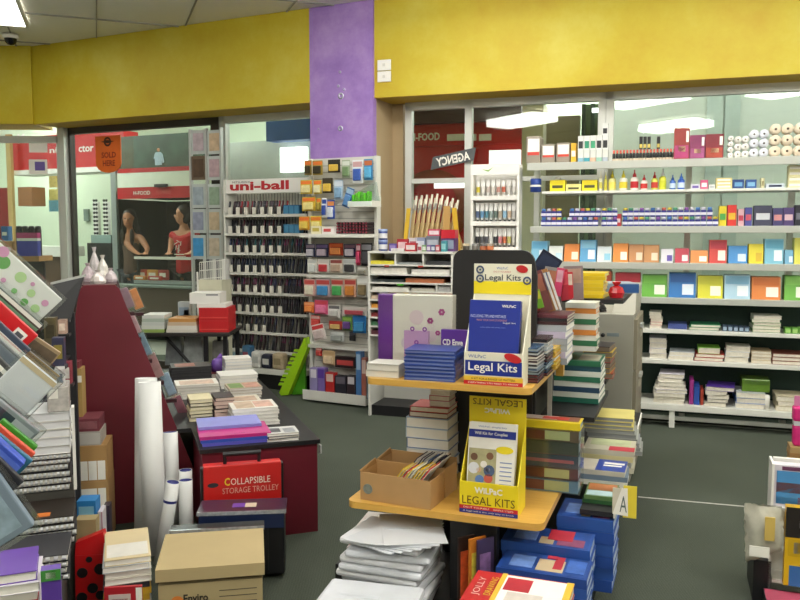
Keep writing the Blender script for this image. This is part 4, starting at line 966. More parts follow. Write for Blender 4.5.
def shelf_at(py, x0, x1, d, nm='shelf'):
    z = FP.uz(340, py, .1 - d)[1]; mb = MB(); mb.box(FP.uz(x0, py, .1 - d)[0], min(hu1, FP.uz(x1, py, .1 - d)[0]), .1 - d, .099, z - .028, z, RKW); q.add(nm, mb); return z
zs1 = shelf_at(234, 299, 366, .22); zs2 = shelf_at(275, 307, 372, .10); zs3 = shelf_at(346.5, 308, 373, .07)
CLEAR = WRAP
nh = [0]
def blister(x0, y0, x1, y1, c, c2, c3, lab, w=.02, tilt=0.0, grp=None, name='blister_pack', depth=.022, cat='blister pack'):
    """hanging card with its product and a hole, on its own peg"""
    ua, za = FP.uz(x0, (y0 + y1) / 2, w)[0], FP.uz((x0 + x1) / 2, y1, w)[1]; ub, zb = FP.uz(x1, (y0 + y1) / 2, w)[0], FP.uz((x0 + x1) / 2, y0, w)[1]
    W, h = (ub - ua) / 2, zb - za
    t = thing(name, lab, cat, FP.P((ua + ub) / 2, w, za), FP.a, grp); t.rotation_euler.y = tilt
    mb = MB(); mb.box(-W, W, 0, .004, 0, h, mat(c, .5, var=.08)); mb.done('backing_card', t)
    mb = MB(); mb.box(-W * .72, W * .72, -depth, -.0005, h * .10, h * .62, mat(c2, .35, var=.35, scale=30), bev=min(.006, W * .2)); mb.done('product', t)
    mb = MB(); mb.box(-W * .9, W * .9, -.0015, -.0003, h * .70, h * .93, mat(c3, .5)); mb.done('header_print', t)
    if w + .004 < .09:
        mb = MB(); u = (ua + ub) / 2; zz = zb - .01; mb.tube((u, w + .0045, zz), (u, .099, zz), .0025, STEEL, n=6); q.add('peg', mb)
    return t
OL, ORT = '#a8862c', '#d8702a'
B = [(304.5, 160.5, 311.5, 175, '#8f7a34', '#3a3420', ORT, 'olive pack with orange header, top left corner of the hanging panel'), (312.5, 160.5, 322.5, 175, '#a08a3c', '#2f2a1c', ORT, 'olive pack with orange header, second in the top row of the hanging panel'),
     (328, 159.5, 340, 172.5, '#2a2620', '#d6b24a', '#2a2620', 'black and gold pack in the top row of the hanging panel'), (342, 160, 350, 178, '#9aa890', '#6f8a62', '#c9cfc4', 'pale green narrow pack in the top row of the hanging panel'),
     (352.5, 160, 362.5, 183, '#dfe2e6', '#3a5aa8', '#c9a0a0', 'tall white and blue pack in the top row of the hanging panel'), (364, 159, 372.5, 180, '#3f86b4', '#5aa6d0', '#c06a3c', 'sky blue pack at the top right corner of the hanging panel'),
     (300.5, 180, 312, 194, '#c9b03c', '#e0d49a', ORT, 'yellow pack with orange header at the left of the second hanging row'), (313.5, 180, 321.5, 194, '#d0b850', '#e6dcb0', ORT, 'pale yellow pack second in the second hanging row'),
     (322.5, 178, 332.5, 193, '#3a3424', '#d9b648', '#3a3424', 'gold circle pack in the second hanging row'), (334, 180, 343, 200, '#a9bccc', '#7fa2c0', '#c9d2da', 'pale blue pack in the second hanging row'),
     (302, 197, 315.5, 211, '#c9ab34', '#e2d48a', ORT, 'wide yellow pack with orange header in the third hanging row'), (316.5, 198, 321, 211, '#c0a43a', '#9a8a3a', ORT, 'narrow yellow pack in the third hanging row'),
     (322, 198, 326.5, 217, '#dfe2ea', '#2f4a9a', '#2f4a9a', 'narrow white and navy pack in the third hanging row'), (327.2, 200, 334.5, 219, '#2f55b4', '#d2d8ea', '#d88a4a', 'blue and white pack hanging beside the dark marker tray'),
     (299, 216.5, 309.5, 230, '#cf9a30', '#d8bc54', '#d2662a', 'orange topped pack at the left of the fourth hanging row'), (310.5, 216, 321.5, 231, '#d8c24a', '#dccf86', '#d2762a', 'yellow pack second in the fourth hanging row'),
     (306, 244, 315, 257, '#20244a', '#c9c6d0', '#8a7a8a', 'navy pack leftmost under the white ledge'), (316, 244, 328.3, 257, '#20244a', '#b8a8b8', '#6a5a86', 'wide navy pack second under the white ledge'),
     (329, 243, 343, 255.5, '#a83a24', '#dc8a4a', '#d2622c', 'orange-red pack under the white ledge'), (344, 244, 355.5, 257, '#1f2248', '#c0b8c4', '#7a5a6a', 'navy pack right of the orange-red one under the white ledge'),
     (356.2, 244, 360.5, 265, '#a82044', '#d24a70', '#e0c0c8', 'slim crimson pack under the white ledge'), (361.3, 243, 372, 266, '#18181c', '#3c3c42', '#8a8a90', 'tall black pack at the right under the white ledge'),
     (307.5, 259, 317, 273, '#dcdad2', '#c9cfcb', '#b9bcb8', 'white pack leftmost in the row above the second ledge'), (318, 259, 329, 273, '#dedbd4', '#b8343a', '#c9c6c0', 'white pack with a red product above the second ledge'),
     (330, 259, 342.5, 273, '#d4cabc', '#b09a86', '#8f4a44', 'beige pack above the second ledge'), (343.3, 259, 356, 273, '#cfd0cc', '#3a3a3c', '#b8bab8', 'pale pack with a dark product above the second ledge'), (357.3, 267, 367, 275, '#b9b6aa', '#8f8c80', '#d2d0c8', 'small grey pack at the right above the second ledge'),
     (304, 279, 315, 296, '#c9a29a', '#d9d2bc', '#b0403c', 'cream bag with red badge leftmost below the second ledge'), (315.8, 279, 330, 297, '#b8a0a4', '#3f86b8', '#b0403c', 'bag of blue pieces below the second ledge'), (331, 279, 343.5, 297, '#c2aa9e', '#4aa05a', '#b0403c', 'bag of green pieces below the second ledge'),
     (344.3, 279, 356, 297, '#c9a08a', '#c9803a', '#b0403c', 'bag of orange pieces below the second ledge'), (357, 277, 368, 297, '#c9cac4', '#8a7a5a', '#d9dad6', 'clear bag at the right below the second ledge'),
     (304, 302, 314, 312.5, '#d8713a', '#e08a4a', '#e2a070', 'orange pack at the left edge, mid height of the hanging panel'), (314.6, 300, 327.8, 314, '#d8628a', '#e47aa0', '#d04a5a', 'pink pack beside the orange one at mid height'), (328.3, 305, 340, 317.5, '#dedcd6', '#c9c8c4', '#6a6a6c', 'white and grey pack right of the pink one'),
     (342, 307, 367, 315.5, '#d2ccc6', '#b0505a', '#d8d2cc', 'wide white pack with a red strip at mid height'), (311, 315.5, 320, 326.5, '#b8302c', '#d0504a', '#c9a8a0', 'red pack under the orange one at the left edge'), (329, 321, 342, 329.5, '#a83a34', '#c9a86a', '#a83a34', 'flat red framed pack below the white and grey one'),
     (330, 331.5, 344, 341.5, '#b9bcb8', '#9aa09c', '#cfd2ce', 'grey pack low on the hanging panel'), (342.5, 316.5, 352, 330, '#5a8a3c', '#6a4a8a', '#8ab050', 'green and violet pack left of the bright blue one'), (353, 315.5, 366, 333, '#2f80c0', '#4a9ad0', '#2a70b0', 'bright blue pack low at the right of the hanging panel'),
     (349.5, 332, 355.5, 341, '#1f1f22', '#2c2c30', '#4a4a4e', 'small black pack below the green and violet one'), (316, 348, 322, 356, '#b8302c', '#c9504a', '#d8a8a0', 'small red pack just below the lowest ledge'), (322.8, 350.5, 335, 365, '#c2a884', '#d2bc98', '#b89a72', 'beige pack just below the lowest ledge')]
for x0, y0, x1, y1, c, c2, c3, lab in B: blister(x0, y0, x1, y1, c, c2, c3, lab, w=.0 if 280 > y0 else .03)
blister(314, 324, 326.5, 340, '#e0d6d0', '#c9b8b4', '#c03a3c', 'white and red pack hanging askew low on the panel', w=-.04, tilt=-.25)
# diagonal blue pens pack
blister(341.5, 187, 349, 207, '#3f6a9c', '#5a8ac0', '#9ab6d0', 'blue pack hanging askew beside the bag of green pieces', w=-.01, tilt=.35)
# bag of green pieces in a white basket
u, z = FP.uz(362, 207, -.08); 
t = thing('green_pieces_basket', 'white basket holding a clear bag of bright green pieces on the hanging panel', 'basket', FP.P(u, -.06, z), FP.a)
W = FP.uz(374, 200, -.08)[0] - u
mb = MB(); mb.box(-W, W, -.06, .10, 0, .006, RKW); mb.box(-W, W, -.06, -.054, .006, .045, mat('#cfdad2', .4)); mb.box(-W, W, .094, .10, 0, .09, RKW); mb.box(-W, -W + .005, -.054, .094, .006, .05, RKW); mb.box(W - .005, W, -.054, .094, .006, .05, RKW); mb.done('basket', t)
LG = mat('#5fc22c', .4)
for k in range(6):
    mb = MB(); x = -W * .75 + k * W * .24; mb.box(x, x + W * .2, -.045 + .01 * (k % 2), .02, .008, .10 + .012 * (k % 3), LG, bev=.006); mb.done('green_piece', t)
mb = MB(); mb.hex8([(-W * .8, -.05, .05), (W * .95, -.05, .05), (W * .95, .09, .05), (-W * .8, .09, .05)], [(-W * .3, -.01, .13), (W * .95, -.01, .20), (W * .95, .04, .20), (-W * .3, .04, .13)], PERSPEX); mb.done('bag', t)
# tray of dark markers lying end-on above the ledge
MK = None; zz = zs1 + .001
ua, ub = FP.uz(336, 225, -.05)[0], FP.uz(368, 225, -.05)[0]
for j in range(4):
    for k in range(10):
        u = ua + (ub - ua) * (k + .5) / 10
        if MK is None:
            MK = thing('marker_pen', 'dark marker lying end-on in the stacked tray on the white ledge', 'marker', FP.P(u, -.05, zz + .0125), FP.a, 'dark markers stacked on the white ledge')
            mb = MB(); mb.tube((0, 0, 0), (0, .12, 0), .0115, mat('#26161c', .35), n=8); mb.done('barrel', MK)
            mb = MB(); mb.tube((0, -.006, 0), (0, 0, 0), .0085, mat('#8a3a48', .4), n=8); mb.done('end_cap', MK)
        else: copy_thing(MK, FP.P(u, -.05 + .002 * (k % 3), zz + .0125 + j * .0245 + (0)))
for i, (x0, x1, y0, c, lab) in enumerate(((311, 321, 226, '#dcd6b8', 'cream packet standing at the left of the white ledge'), (322, 333, 227, '#e0dcd8', 'white packet with red print beside the dark markers on the white ledge'))):
    t = pcarton(FP, x0, y0, x1, 234, -.09, .05, mat(c, .5), 'small_packet', lab, 'packet', z=zs1 + .001, front=((.15, .3, .8, .75, mat(('#b9a84a', '#b84a4a')[i], .5), 'print'),))
# bottom bins
for x0, y0, x1, c, c2, lab in ((310, 368, 317, '#8f86b4', '#d8d4dc', 'clear tube of lilac pens at the left of the stand base tray'), (317.5, 368, 324.5, '#7a66a8', '#5a3a9a', 'clear tube with a purple lid in the stand base tray'), (325.5, 373, 334, '#b82c2c', '#d8c0b4', 'red and white pack in the stand base tray'), (335, 376, 346, '#2c2a34', '#6a6470', 'dark pack with a grey diagonal band in the stand base tray'), (347, 376, 355, '#33262c', '#d2ccd0', 'dark maroon pack with a white top in the stand base tray'), (356, 352, 361, '#4a78b0', '#9ab8d4', 'tall blue pack standing in the stand base tray'), (361.5, 358, 366, '#a8685a', '#c9b0a4', 'tall rust coloured pack standing in the stand base tray'), (366.5, 362, 371, '#7a8a96', '#c0c6ca', 'grey pack standing at the right of the stand base tray')):
    pcarton(FP, x0, y0, x1, 393, -.07, .06, mat(c, .35, var=.2), 'tray_packet', lab, 'packet', z=.0715, front=((.1, .62, .9, .95, mat(c2, .5), 'label'),))
pcarton(FP, 335, 357, 354, 368, -.01, .05, mat('#2a1e20', .4), 'flat_pack', 'black and red flat pack resting above the stand base tray', 'packet', front=((.1, .25, .95, .7, mat('#c04a48', .5), 'print'),))

# ---------------------------------------------------------------- lime green folding stand on the carpet
LIME = mat('#9ccc1e', .35, var=.05); LIMED = mat('#4f9a22', .4)
def fp3(px, py, w): u, z = FL.uz(px, py, w); return FL.P(u, w, max(z, .002))
SHX = -5
root = fp3(291, 395, -.12); root.z = 0
t = thing('folding_stand', 'lime green plastic folding stand with a ribbed flap on the carpet by the pen rack', 'stand', root)
def slabpx(pts, w0, w1, m, nm):
    mb = MB(); f = [fp3(x + SHX, y, w0 - .02) - root for x, y in pts]; b = [p + FL.w * (w1 - w0) for p in f]
    n = len(f); mb.add(f + b, [tuple(range(n)), tuple(range(2 * n - 1, n - 1, -1))] + [(i, n + i, n + (i + 1) % n, (i + 1) % n) for i in range(n)], m); return mb.done(nm, t)
slabpx([(284, 392.5), (286, 395.5), (293, 395), (311.5, 350), (311, 337.5), (309, 338), (303, 352)], -.2, -.14, LIME, 'front_leg')
slabpx([(297, 394.5), (310, 394), (309, 360), (303.5, 374)], -.12, -.09, LIMED, 'rear_leg')
for k in range(9):
    y = 349 + k * 4.2; x = 299.5 - k * 1.9
    slabpx([(x, y), (x - 1.2, y + 2.6), (x + 10, y + 3.4), (x + 10.5, y + .8)], -.135, -.125, LIME, 'rib')

# ---------------------------------------------------------------- side table with boxes behind the gondola
FT = Frame(at(190, 333, 6.3), 0)
zt = at(190, 333, 6.3).z
tx0, tx1 = at(143, 333, 6.3).x - FT.o.x, at(229, 333, 6.3).x - FT.o.x
q = Part('side_table', 'black-legged side table loaded with boxes behind the maroon gondola', 'table', FT, 0, .25, 0)
mb = MB(); mb.box(tx0 - .2, tx1, 0, .55, zt - .03, zt, mat('#2a2724', .5), bev=.004); q.add('table_top', mb)
for u in (tx0 - .17, at(204.5, 340, 6.3).x - FT.o.x, tx1 - .04):
    for w in (.03, .5):
        if u == tx1 - .04 and w == .03: pass
        mb = MB(); mb.box(u - .016, u + .016, w, w + .03, 0, zt - .03, BLACK); q.add('leg', mb)
mb = MB(); mb.tube((at(164, 338, 6.4).x - FT.o.x, .1, zt - .03), (at(190, 365, 6.4).x - FT.o.x, .1, zt - .26), .014, BLACK, n=6); q.add('brace', mb)
def tbox(x0, y0, x1, zb, w, D, c, name, lab, cat='box', h=None, **k):
    ua, ub = FT.uz(x0, 320, w)[0], FT.uz(x1, 320, w)[0]; ztp = FT.uz((x0 + x1) / 2, y0, w)[1]
    return carton(FT, ua, ub, w, w + D, zb, ztp, mat(c, .5, var=.06), name, lab, cat, **k), ztp
z = zt + .001
_, z1 = tbox(199, 321, 228.5, z, .04, .28, '#b81a1e', 'red_carton', 'lower of two glossy red cartons on the side table', front=((.03, .2, .97, .3, mat('#d2463e'), 'stripe'),))
_, z2 = tbox(199, 308, 228.5, z1 + .001, .04, .28, '#b81a1e', 'red_carton', 'upper glossy red carton on the side table under the white boxes', front=((.03, .2, .97, .3, mat('#d2463e'), 'stripe'),))
_, z3 = tbox(197, 304, 226, z2 + .001, .05, .26, '#dedcd4', 'white_box', 'lower white box lying on the red cartons')
_, z4 = tbox(190, 293, 220, z3 + .001, .06, .25, '#e2e0d9', 'white_box', 'upper white box lying on the red cartons', front=((.55, .75, .95, .9, mat('#8a8a8c'), 'print'),))
for i in range(5):
    c = ['#8fa85a', '#d2d6cc', '#c9cec8', '#aebbae', '#d4d6d0'][i]
    _, z = tbox(141 + i * .3, 333 - 3.6 * (i + 1), 163.5 + i * .2, z if i else zt + .001, .02, .22, c, 'catalogue', 'green and white catalogue in the low stack at the left of the side table', 'catalogue', group='catalogue stack on the side table'); z += .0008
z = zt + .001
for i in range(4):
    c = ['#cfcabd', '#d8d4c9', '#c9b49a', '#c08a4a'][i]
    _, z = tbox(166 + i * .8, 333 - 3.6 * (i + 1), 196.5 - i * .3, z, .02, .24, c, 'magazine', ('pale magazine at the bottom of the middle stack on the side table', 'pale magazine second in the middle stack on the side table', 'buff magazine third in the middle stack on the side table', 'orange-brown magazine on top of the middle stack on the side table')[i], 'magazine'); z += .0008
t = pcarton(FT, 178, 302, 190, 317.5, .3, .08, mat('#aeb6b6', .2), 'leaflet_holder', 'clear leaflet holder standing behind the magazines on the side table', 'holder', z=zt + .001, front=((.1, .1, .9, .8, mat('#7f94a6'), 'leaflet'), (.5, .3, .9, .7, mat('#c9cdd2'), 'leaflet')))
# wire magazine basket and cream carton left of the pen rack
FB = Frame(at(210, 300, 6.95), -10)
def bu(px, w=0): return FB.uz(px, 280, w)[0]
def bz(py, w=0): return FB.uz(210, py, w)[1]
q = Part('cream_cabinet', 'cream low cabinet beside the pen rack carrying a wire basket', 'cabinet', FB, bu(212), .2, 0)
mb = MB(); mb.box(bu(197), bu(221.5), 0, .22, 0, bz(280), mat('#cfcdb4', .6)); q.add('body', mb)
mb = MB(); mb.box(bu(197), bu(198.5), -.01, .0, 0, bz(272), RKW); q.add('post', mb)
q = Part('wire_basket', 'white wire basket of grey cards beside the pen rack', 'basket', FB, bu(212), .1, bz(280) + .001)
mb = MB(); z0 = bz(280) + .001; z1 = bz(263)
for k in range(3): 
    zz = z0 + .004 + (z1 - z0) * k / 2
    mb.tube((bu(199), .02, zz), (bu(221.5), .02, zz + .02), .004, RKW, n=6)
for k in range(12):
    u = bu(199) + (bu(221.5) - bu(199)) * k / 11; mb.tube((u, .02, z0), (u, .02, z1 + .02 * k / 11), .003, RKW, n=5)
q.add('wire_front', mb)
for k in range(7):
    mb = MB(); u = bu(201) + (bu(220) - bu(201)) * k / 6; mb.box(u, u + .03, .05, .14, z0 + .001, z1 + .03, mat(['#b0b2ac', '#3a3c40', '#8f928e', '#c9cac4', '#55585c', '#a4a6a0', '#d0d0ca'][k], .5)); q.add('card_pack', mb)

# bags hanging under the side table
for i, (x0, x1, y0, y1, c, lab) in enumerate(((163, 180, 337, 366, '#9aa0a2', 'clear grey bag of goods hanging under the side table, left one'), (181, 201, 337, 364, '#b4bab8', 'clear pale bag of goods hanging under the side table, middle one'), (209, 226, 336, 366, '#8a8884', 'grey bag standing under the right end of the side table'))):
    w = .16; ua, ub = FT.uz(x0, 350, w)[0], FT.uz(x1, 350, w)[0]; za = FT.uz((x0 + x1) / 2, y1, w)[1]; zb = zt - .034
    if i == 2: za = .0
    t = thing('goods_bag', lab, 'bag', FT.P((ua + ub) / 2, w + .1, za), FT.a); W = (ub - ua) / 2
    mb = MB(); h = zb - za; mb.hex8([(-W, -.06, 0), (W, -.06, 0), (W, .1, 0), (-W, .1, 0)], [(-W * .8, -.03, h * .9), (W * .8, -.03, h * .9), (W * .8, .06, h * .9), (-W * .8, .06, h * .9)], mat(c, .2, var=.5, scale=18, bump=.8)); mb.done('bag', t)
    mb = MB(); mb.tube((-W * .3, 0, h * .9), (0, 0, h), .006, PERSPEX, n=6); mb.tube((W * .3, 0, h * .9), (0, 0, h), .006, PERSPEX, n=6); mb.done('loop', t)
# ================================================================ PAPER SORTER, BRUSHES AND PAINT TUBES AT THE WINDOW
FM = Frame(at(368, 300, 6.25), -18.7)
def mu(px, w=0, py=255): return FM.uz(px, py, w)[0]
def mz(py, w=0, px=410): return FM.uz(px, py, w)[1]
sx1 = mu(453); SDp = .34; szt = mz(253.5)
q = Part('paper_sorter', 'white pigeonhole paper sorter behind the island', 'paper sorter', FM, sx1 / 2, .17, 0)
mb = MB(); mb.box(0, .016, 0, SDp, 0, szt, RKW); mb.box(sx1 - .016, sx1, 0, SDp, 0, szt, RKW); mb.box(.016, sx1 - .016, SDp - .01, SDp, 0, szt, RKW); mb.box(0, sx1, -.004, SDp, szt, szt + .016, RKW); q.add('cabinet', mb)
lev = [mz(y) for y in (265.5, 275, 283.5, 292, 301, 310, 319, 328, 337)]
for z in lev:
    mb = MB(); mb.box(.016, sx1 - .016, 0, SDp - .01, z - .006, z + .006, RKW); q.add('shelf', mb)
for px, a, b in ((395, szt, lev[0]), (423, szt, lev[0]), (436.5, lev[2], lev[3])):
    u = mu(px); mb = MB(); mb.box(u - .006, u + .006, .002, SDp - .011, b + .006, a - .006 if a != szt else a, RKW); q.add('divider', mb)
mb = MB(); mb.box(.016, sx1 - .016, .03, SDp - .01, 0, .08, BLACK); q.add('plinth', mb)
def ream(x0, x1, lv, h, c, lab, n=1, w=.015):
    z = lev[lv] + .007; ua, ub = mu(x0), mu(x1)
    t = thing('paper_ream', lab, 'paper', FM.P((ua + ub) / 2, w + .14, z), FM.a)
    mb = MB(); mb.box(-(ub - ua) / 2, (ub - ua) / 2, -.14, .14, 0, h, mat(c, .7, var=.2, scale=60)); mb.done('sheets', t)
ream(370, 394, 0, .026, '#cfc43a', 'yellow paper in the top left slot of the white sorter')
ream(396.5, 421, 0, .015, '#8a8f90', 'grey paper in the top middle slot of the white sorter'); ream(425, 450, 0, .03, '#2e2f33', 'black card in the top right slot of the white sorter')
ream(370.5, 406, 1, .048, '#dcd9d0', 'thick white ream at the left of the second slot'); ream(411, 449, 1, .038, '#e0ded6', 'white ream at the right of the second slot')
ream(371, 403, 2, .02, '#2c3434', 'dark card in the left of the third slot'); ream(405, 443, 2, .03, '#a8623c', 'terracotta paper in the right of the third slot')
ream(371, 408, 3, .026, '#d9d7cf', 'white paper in the left of the fourth slot'); ream(411, 434, 3, .022, '#b9b6a8', 'pale grey paper in the middle of the fourth slot'); ream(438, 450, 3, .04, '#a8a8a6', 'grey pads in the small right compartment of the fourth slot')
for k, (lv, c, nm) in enumerate(((4, '#b8a48f', 'buff'), (5, '#c98a30', 'orange'), (6, '#7a2a2a', 'dark red'), (7, '#3a6a48', 'green'), (8, '#5a2f38', 'maroon'))):
    ream(370.5, 400, lv, .03, c, nm + ' paper in the left of a low slot of the white sorter')
t = thing('green_tag', 'small green label clipped to the third slot of the white sorter', 'label', FM.P(mu(400.5), -.003, lev[2] - .012), FM.a)
mb = MB(); mb.box(-.025, .025, -.003, .0, -.006, .008, mat('#4aa02c')); mb.done('card', t)
for px, nm in ((387, 'left'), (421, 'right')):
    t = thing('red_tag', nm + ' of two small red labels clipped under the top slots', 'label', FM.P(mu(px), -.0065, lev[0] - .008), FM.a)
    mb = MB(); mb.box(-.02, .02, -.002, .002, -.005, .008, mat('#a8382c')); mb.done('card', t)
# goods on top of the sorter
z = szt + .0165
def onsort(x0, y0, x1, w, D, c, c2, name, lab, y1=252, zb=None, **k):
    return pcarton(FM, x0, y0, x1, y1, w, D, mat(c, .45, var=.1), name, lab, 'box', z=zb if zb is not None else z, front=((.1, .2, .9, .75, mat(c2, .5, var=.3, scale=30), 'label'),), **k)
def tub(px, py0, r, h, c, c2, lab, w=.1, zb=None, name='ink_pad_tub'):
    t = thing(name, lab, 'tub', FM.P(mu(px, w), w, zb if zb is not None else z), FM.a)
    mb = MB(); mb.lathe([(0, 0), (r, 0), (r, h * .8), (0, h * .8)], mat(c, .4), None, 14); mb.done('body', t)
    mb = MB(); mb.lathe([(r * 1.06, h * .78), (r * 1.06, h), (0, h)], mat(c2, .4), None, 14); mb.done('lid', t)
    mb = MB(); mb.lathe([(r * 1.01, h * .15), (r * 1.01, h * .6)], mat('#cfd0d4', .5), None, 14); mb.done('label', t)
tub(383, 242, .036, .085, '#2c3f86', '#7a8ab8', 'blue tub at the left end of the paper sorter top, lower of two'); tub(383, 230, .036, .085, '#2c3f86', '#8a9ac0', 'blue tub stacked on another at the left end of the paper sorter top', zb=z + .086)
onsort(389, 243.5, 396, .06, .06, '#5a4a8a', '#8a7ab0', 'ink_pad', 'violet ink pad box right of the two blue tubs'); 
onsort(391, 248.5, 404, -.0, .055, '#e0dedb', '#d2d0cc', 'flat_white_box', 'flat white box at the front of the paper sorter top')
onsort(405, 243, 416, -.0, .05, '#b82a34', '#e6d8d8', 'red_label_box', 'red and white box at the front of the paper sorter top'); onsort(397, 239, 408, .08, .05, '#a82c3a', '#d8b8bc', 'stamp_box', 'crimson box behind the flat white box'); onsort(409, 238, 417, .09, .05, '#c9c4c8', '#a85a6a', 'stamp_box', 'pale pink box behind the red and white box')
for i in range(5):
    onsort(417.5 + i * 4.5, 245, 421.5 + i * 4.5, .0, .04, ['#d8d2d4', '#7a9a6a', '#7a5a9a', '#3a4a7a', '#b84a5a'][i], ['#a84a5a', '#d8dcd2', '#d8d2dc', '#c9ccd8', '#e0d2d4'][i], 'refill_box', ('pale', 'green', 'purple', 'navy', 'rose')[i] + ' refill box in the row at the front of the paper sorter top')
onsort(415, 237.5, 425, .09, .05, '#8a94b0', '#c9ccd6', 'stamp_box', 'grey-blue box in the back row of the paper sorter top'); onsort(426, 236, 439, .09, .05, '#6a6f7c', '#a8adb8', 'stamp_box', 'slate grey box in the back row of the paper sorter top'); onsort(428, 229, 440, .09, .05, '#c04a64', '#e4d0d6', 'stamp_box', 'pink box stacked on the slate grey one', y1=236, zb=mz(236, .09) + .001)
onsort(411, 230.5, 427, .1, .04, '#dcdad6', '#e8e6e2', 'white_tray', 'white tray of small lids behind the front boxes', y1=237, zb=mz(236.5, .09) + .001) if False else None
onsort(441, 241, 446, .02, .05, '#3a8a94', '#8ac0c4', 'teal_box', 'teal box right of the refill row')
u0_, u1_ = mu(442, .12), mu(462, .12)
t = thing('red_display_box', 'open red display box on the paper sorter top beside the dark island panel', 'display box', FM.P((mu(442, .11) + sx1 - .006) / 2, .13, z), FM.a)
W = (sx1 - .006 - mu(442, .11)) / 2
mb = MB(); mb.box(-W, W, -.05, .05, 0, .1, mat('#5a3a6a', .4, var=.4)); mb.done('tray', t); mb = MB(); mb.box(-W, W, -.052, .05, .1, .165, mat('#c01f30', .4)); mb.done('header', t); mb = MB(); mb.box(-W * .8, W * .8, -.0535, -.051, .02, .085, mat('#8a94a8', .4)); mb.done('label', t)

# a white back counter under the window carries the brush stand and the tube rack
bz_ = szt - .02
q = Part('window_counter', 'white counter under the window behind the paper sorter', 'counter', FM, .6, .5, 0)
mb = MB(); mb.box(.02, FM.uz(525, 250, .36)[0] - .02, .36, .62, 0, bz_ - .03, RKW); q.add('body', mb); mb = MB(); mb.box(0, FM.uz(525, 250, .36)[0], .35, .64, bz_ - .03, bz_, WHITE, bev=.004); q.add('top', mb)
def ku(px, w=.45): return FM.uz(px, 215, w)[0]
def kz(py, w=.45): return FM.uz(440, py, w)[1]
q = Part('brush_stand', 'stepped stand holding fan of pale paint brushes at the window', 'brush stand', FM, (ku(404) + ku(462)) / 2, .45, bz_)
mb = MB(); mb.box(ku(404), ku(461), .42, .56, bz_, bz_ + .05, mat('#c9b48a', .6)); mb.hex8([FM.P(0, 0, 0) * 0 + Vector((ku(404), .50, bz_ + .05)), Vector((ku(461), .50, bz_ + .05)), Vector((ku(461), .56, bz_ + .05)), Vector((ku(404), .56, bz_ + .05))], [Vector((ku(412), .55, bz_ + .26)), Vector((ku(452), .55, bz_ + .26)), Vector((ku(452), .57, bz_ + .26)), Vector((ku(412), .57, bz_ + .26))], mat('#b08f58', .6)); q.add('stand', mb)
BR = mat('#c2a878', .5, var=.1); BRW = mat('#d9d2c0', .7); FER = mat('#a8a49c', .3, .6)
for k in range(18):
    f = k / 17; x0 = 409 + f * 40; x1 = x0 + 2 + 4 * f - 1; row = k % 2; top = (196, 192)[row] + (14 * abs(f - .42) if f > .5 else 6 * (1 - f) * .6)
    b = FM.P(ku(x0), .455 - .02 * row, bz_ + .053); e = Vector(FM.P(ku(x1 + 4), .475 - .02 * row, kz(top)))
    t = thing('paint_brush', 'pale wooden paint brush standing in the stepped stand at the window', 'paint brush', b, FM.a, 'paint brushes in the stand')
    d = Matrix.Rotation(-FM.a, 3, 'Z') @ (e - b)
    mb = MB(); mb.tube((0, 0, 0), d * .72, .0075, BR, .0095, 7); mb.done('handle', t); mb = MB(); mb.tube(d * .72, d * .82, .011, FER, n=7); mb.done('ferrule', t); mb = MB(); mb.tube(d * .82, d, .012, BRW, .009, 7); mb.done('bristles', t)
for i, (xa, xb, ya, yb, lab) in enumerate(((403.5, 410, 208, 240, 'yellow board leaning at the left of the brush stand'), (452.5, 460, 208, 238, 'yellow board leaning at the right of the brush stand'), (441, 452, 206, 232, 'tan wooden palette board leaning behind the brushes'))):
    u0, u1 = ku(xa, .40), ku(xb, .40); zt = kz(ya, .40); sgn = 1 if i == 0 else -1
    t = thing('leaning_board', lab, 'board', FM.P((u0 + u1) / 2, .385 + .018 * i if i < 2 else .403, bz_), FM.a)
    W = (u1 - u0) / 2 * .6; h = zt - bz_
    mb = MB(); s = .02 * sgn * (i < 2); mb.hex8([(-W - s, 0, .001), (W - s, 0, .001), (W - s, .012, .001), (-W - s, .012, .001)], [(-W + s, 0, h), (W + s, 0, h), (W + s, .012, h), (-W + s, .012, h)], mat(('#cda82c', '#c9a028', '#b08a50')[i], .5)); mb.done('board', t)
# white rack of paint tubes
ta, tb = ku(470.5, .42), ku(519, .42); tz0, tz1 = bz_, kz(165.5, .42)
q = Part('tube_rack', 'white three-tier rack of paint tubes at the window', 'display rack', FM, (ta + tb) / 2, .48, bz_)
mb = MB(); mb.box(ta, tb, .53, .55, tz0, tz1, WHITE); mb.box(ta, ta + .02, .42, .53, tz0, tz1 - .03, WHITE); mb.box(tb - .02, tb, .42, .53, tz0, tz1 - .03, WHITE); q.add('case', mb)
mb = MB(); mb.box(ta, tb, .415, .43, kz(176, .42), tz1, WHITE); q.add('header', mb)
mb = MB(); mb.prism([(ku(482, .42), kz(170.5, .42)), (ku(488, .42), kz(173, .42)), (ku(493, .42), kz(168.5, .42)), (ku(488, .42), kz(171.5, .42))], .412, .4148, mat('#7aa83a')); q.add('leaf_emblem', mb)
TUBEC = {0: ['#c9b83a', '#d8d4cc', '#b8aaa2', '#c9c4bc', '#b88a80', '#b8604a', '#cfcac4', '#d2cec8'], 1: ['#4a5a7a', '#5a86a8', '#4a7a8a', '#8a9a98', '#5a6a64', '#a89a8a', '#8ab0c8', '#c0a890', '#b0aeac'], 2: ['#2a2a30', '#5a5a5e', '#4a4a50', '#d2d0cc', '#3a3a40', '#c07a80', '#c06a4a', '#b8b06a', '#c9c6c0']}
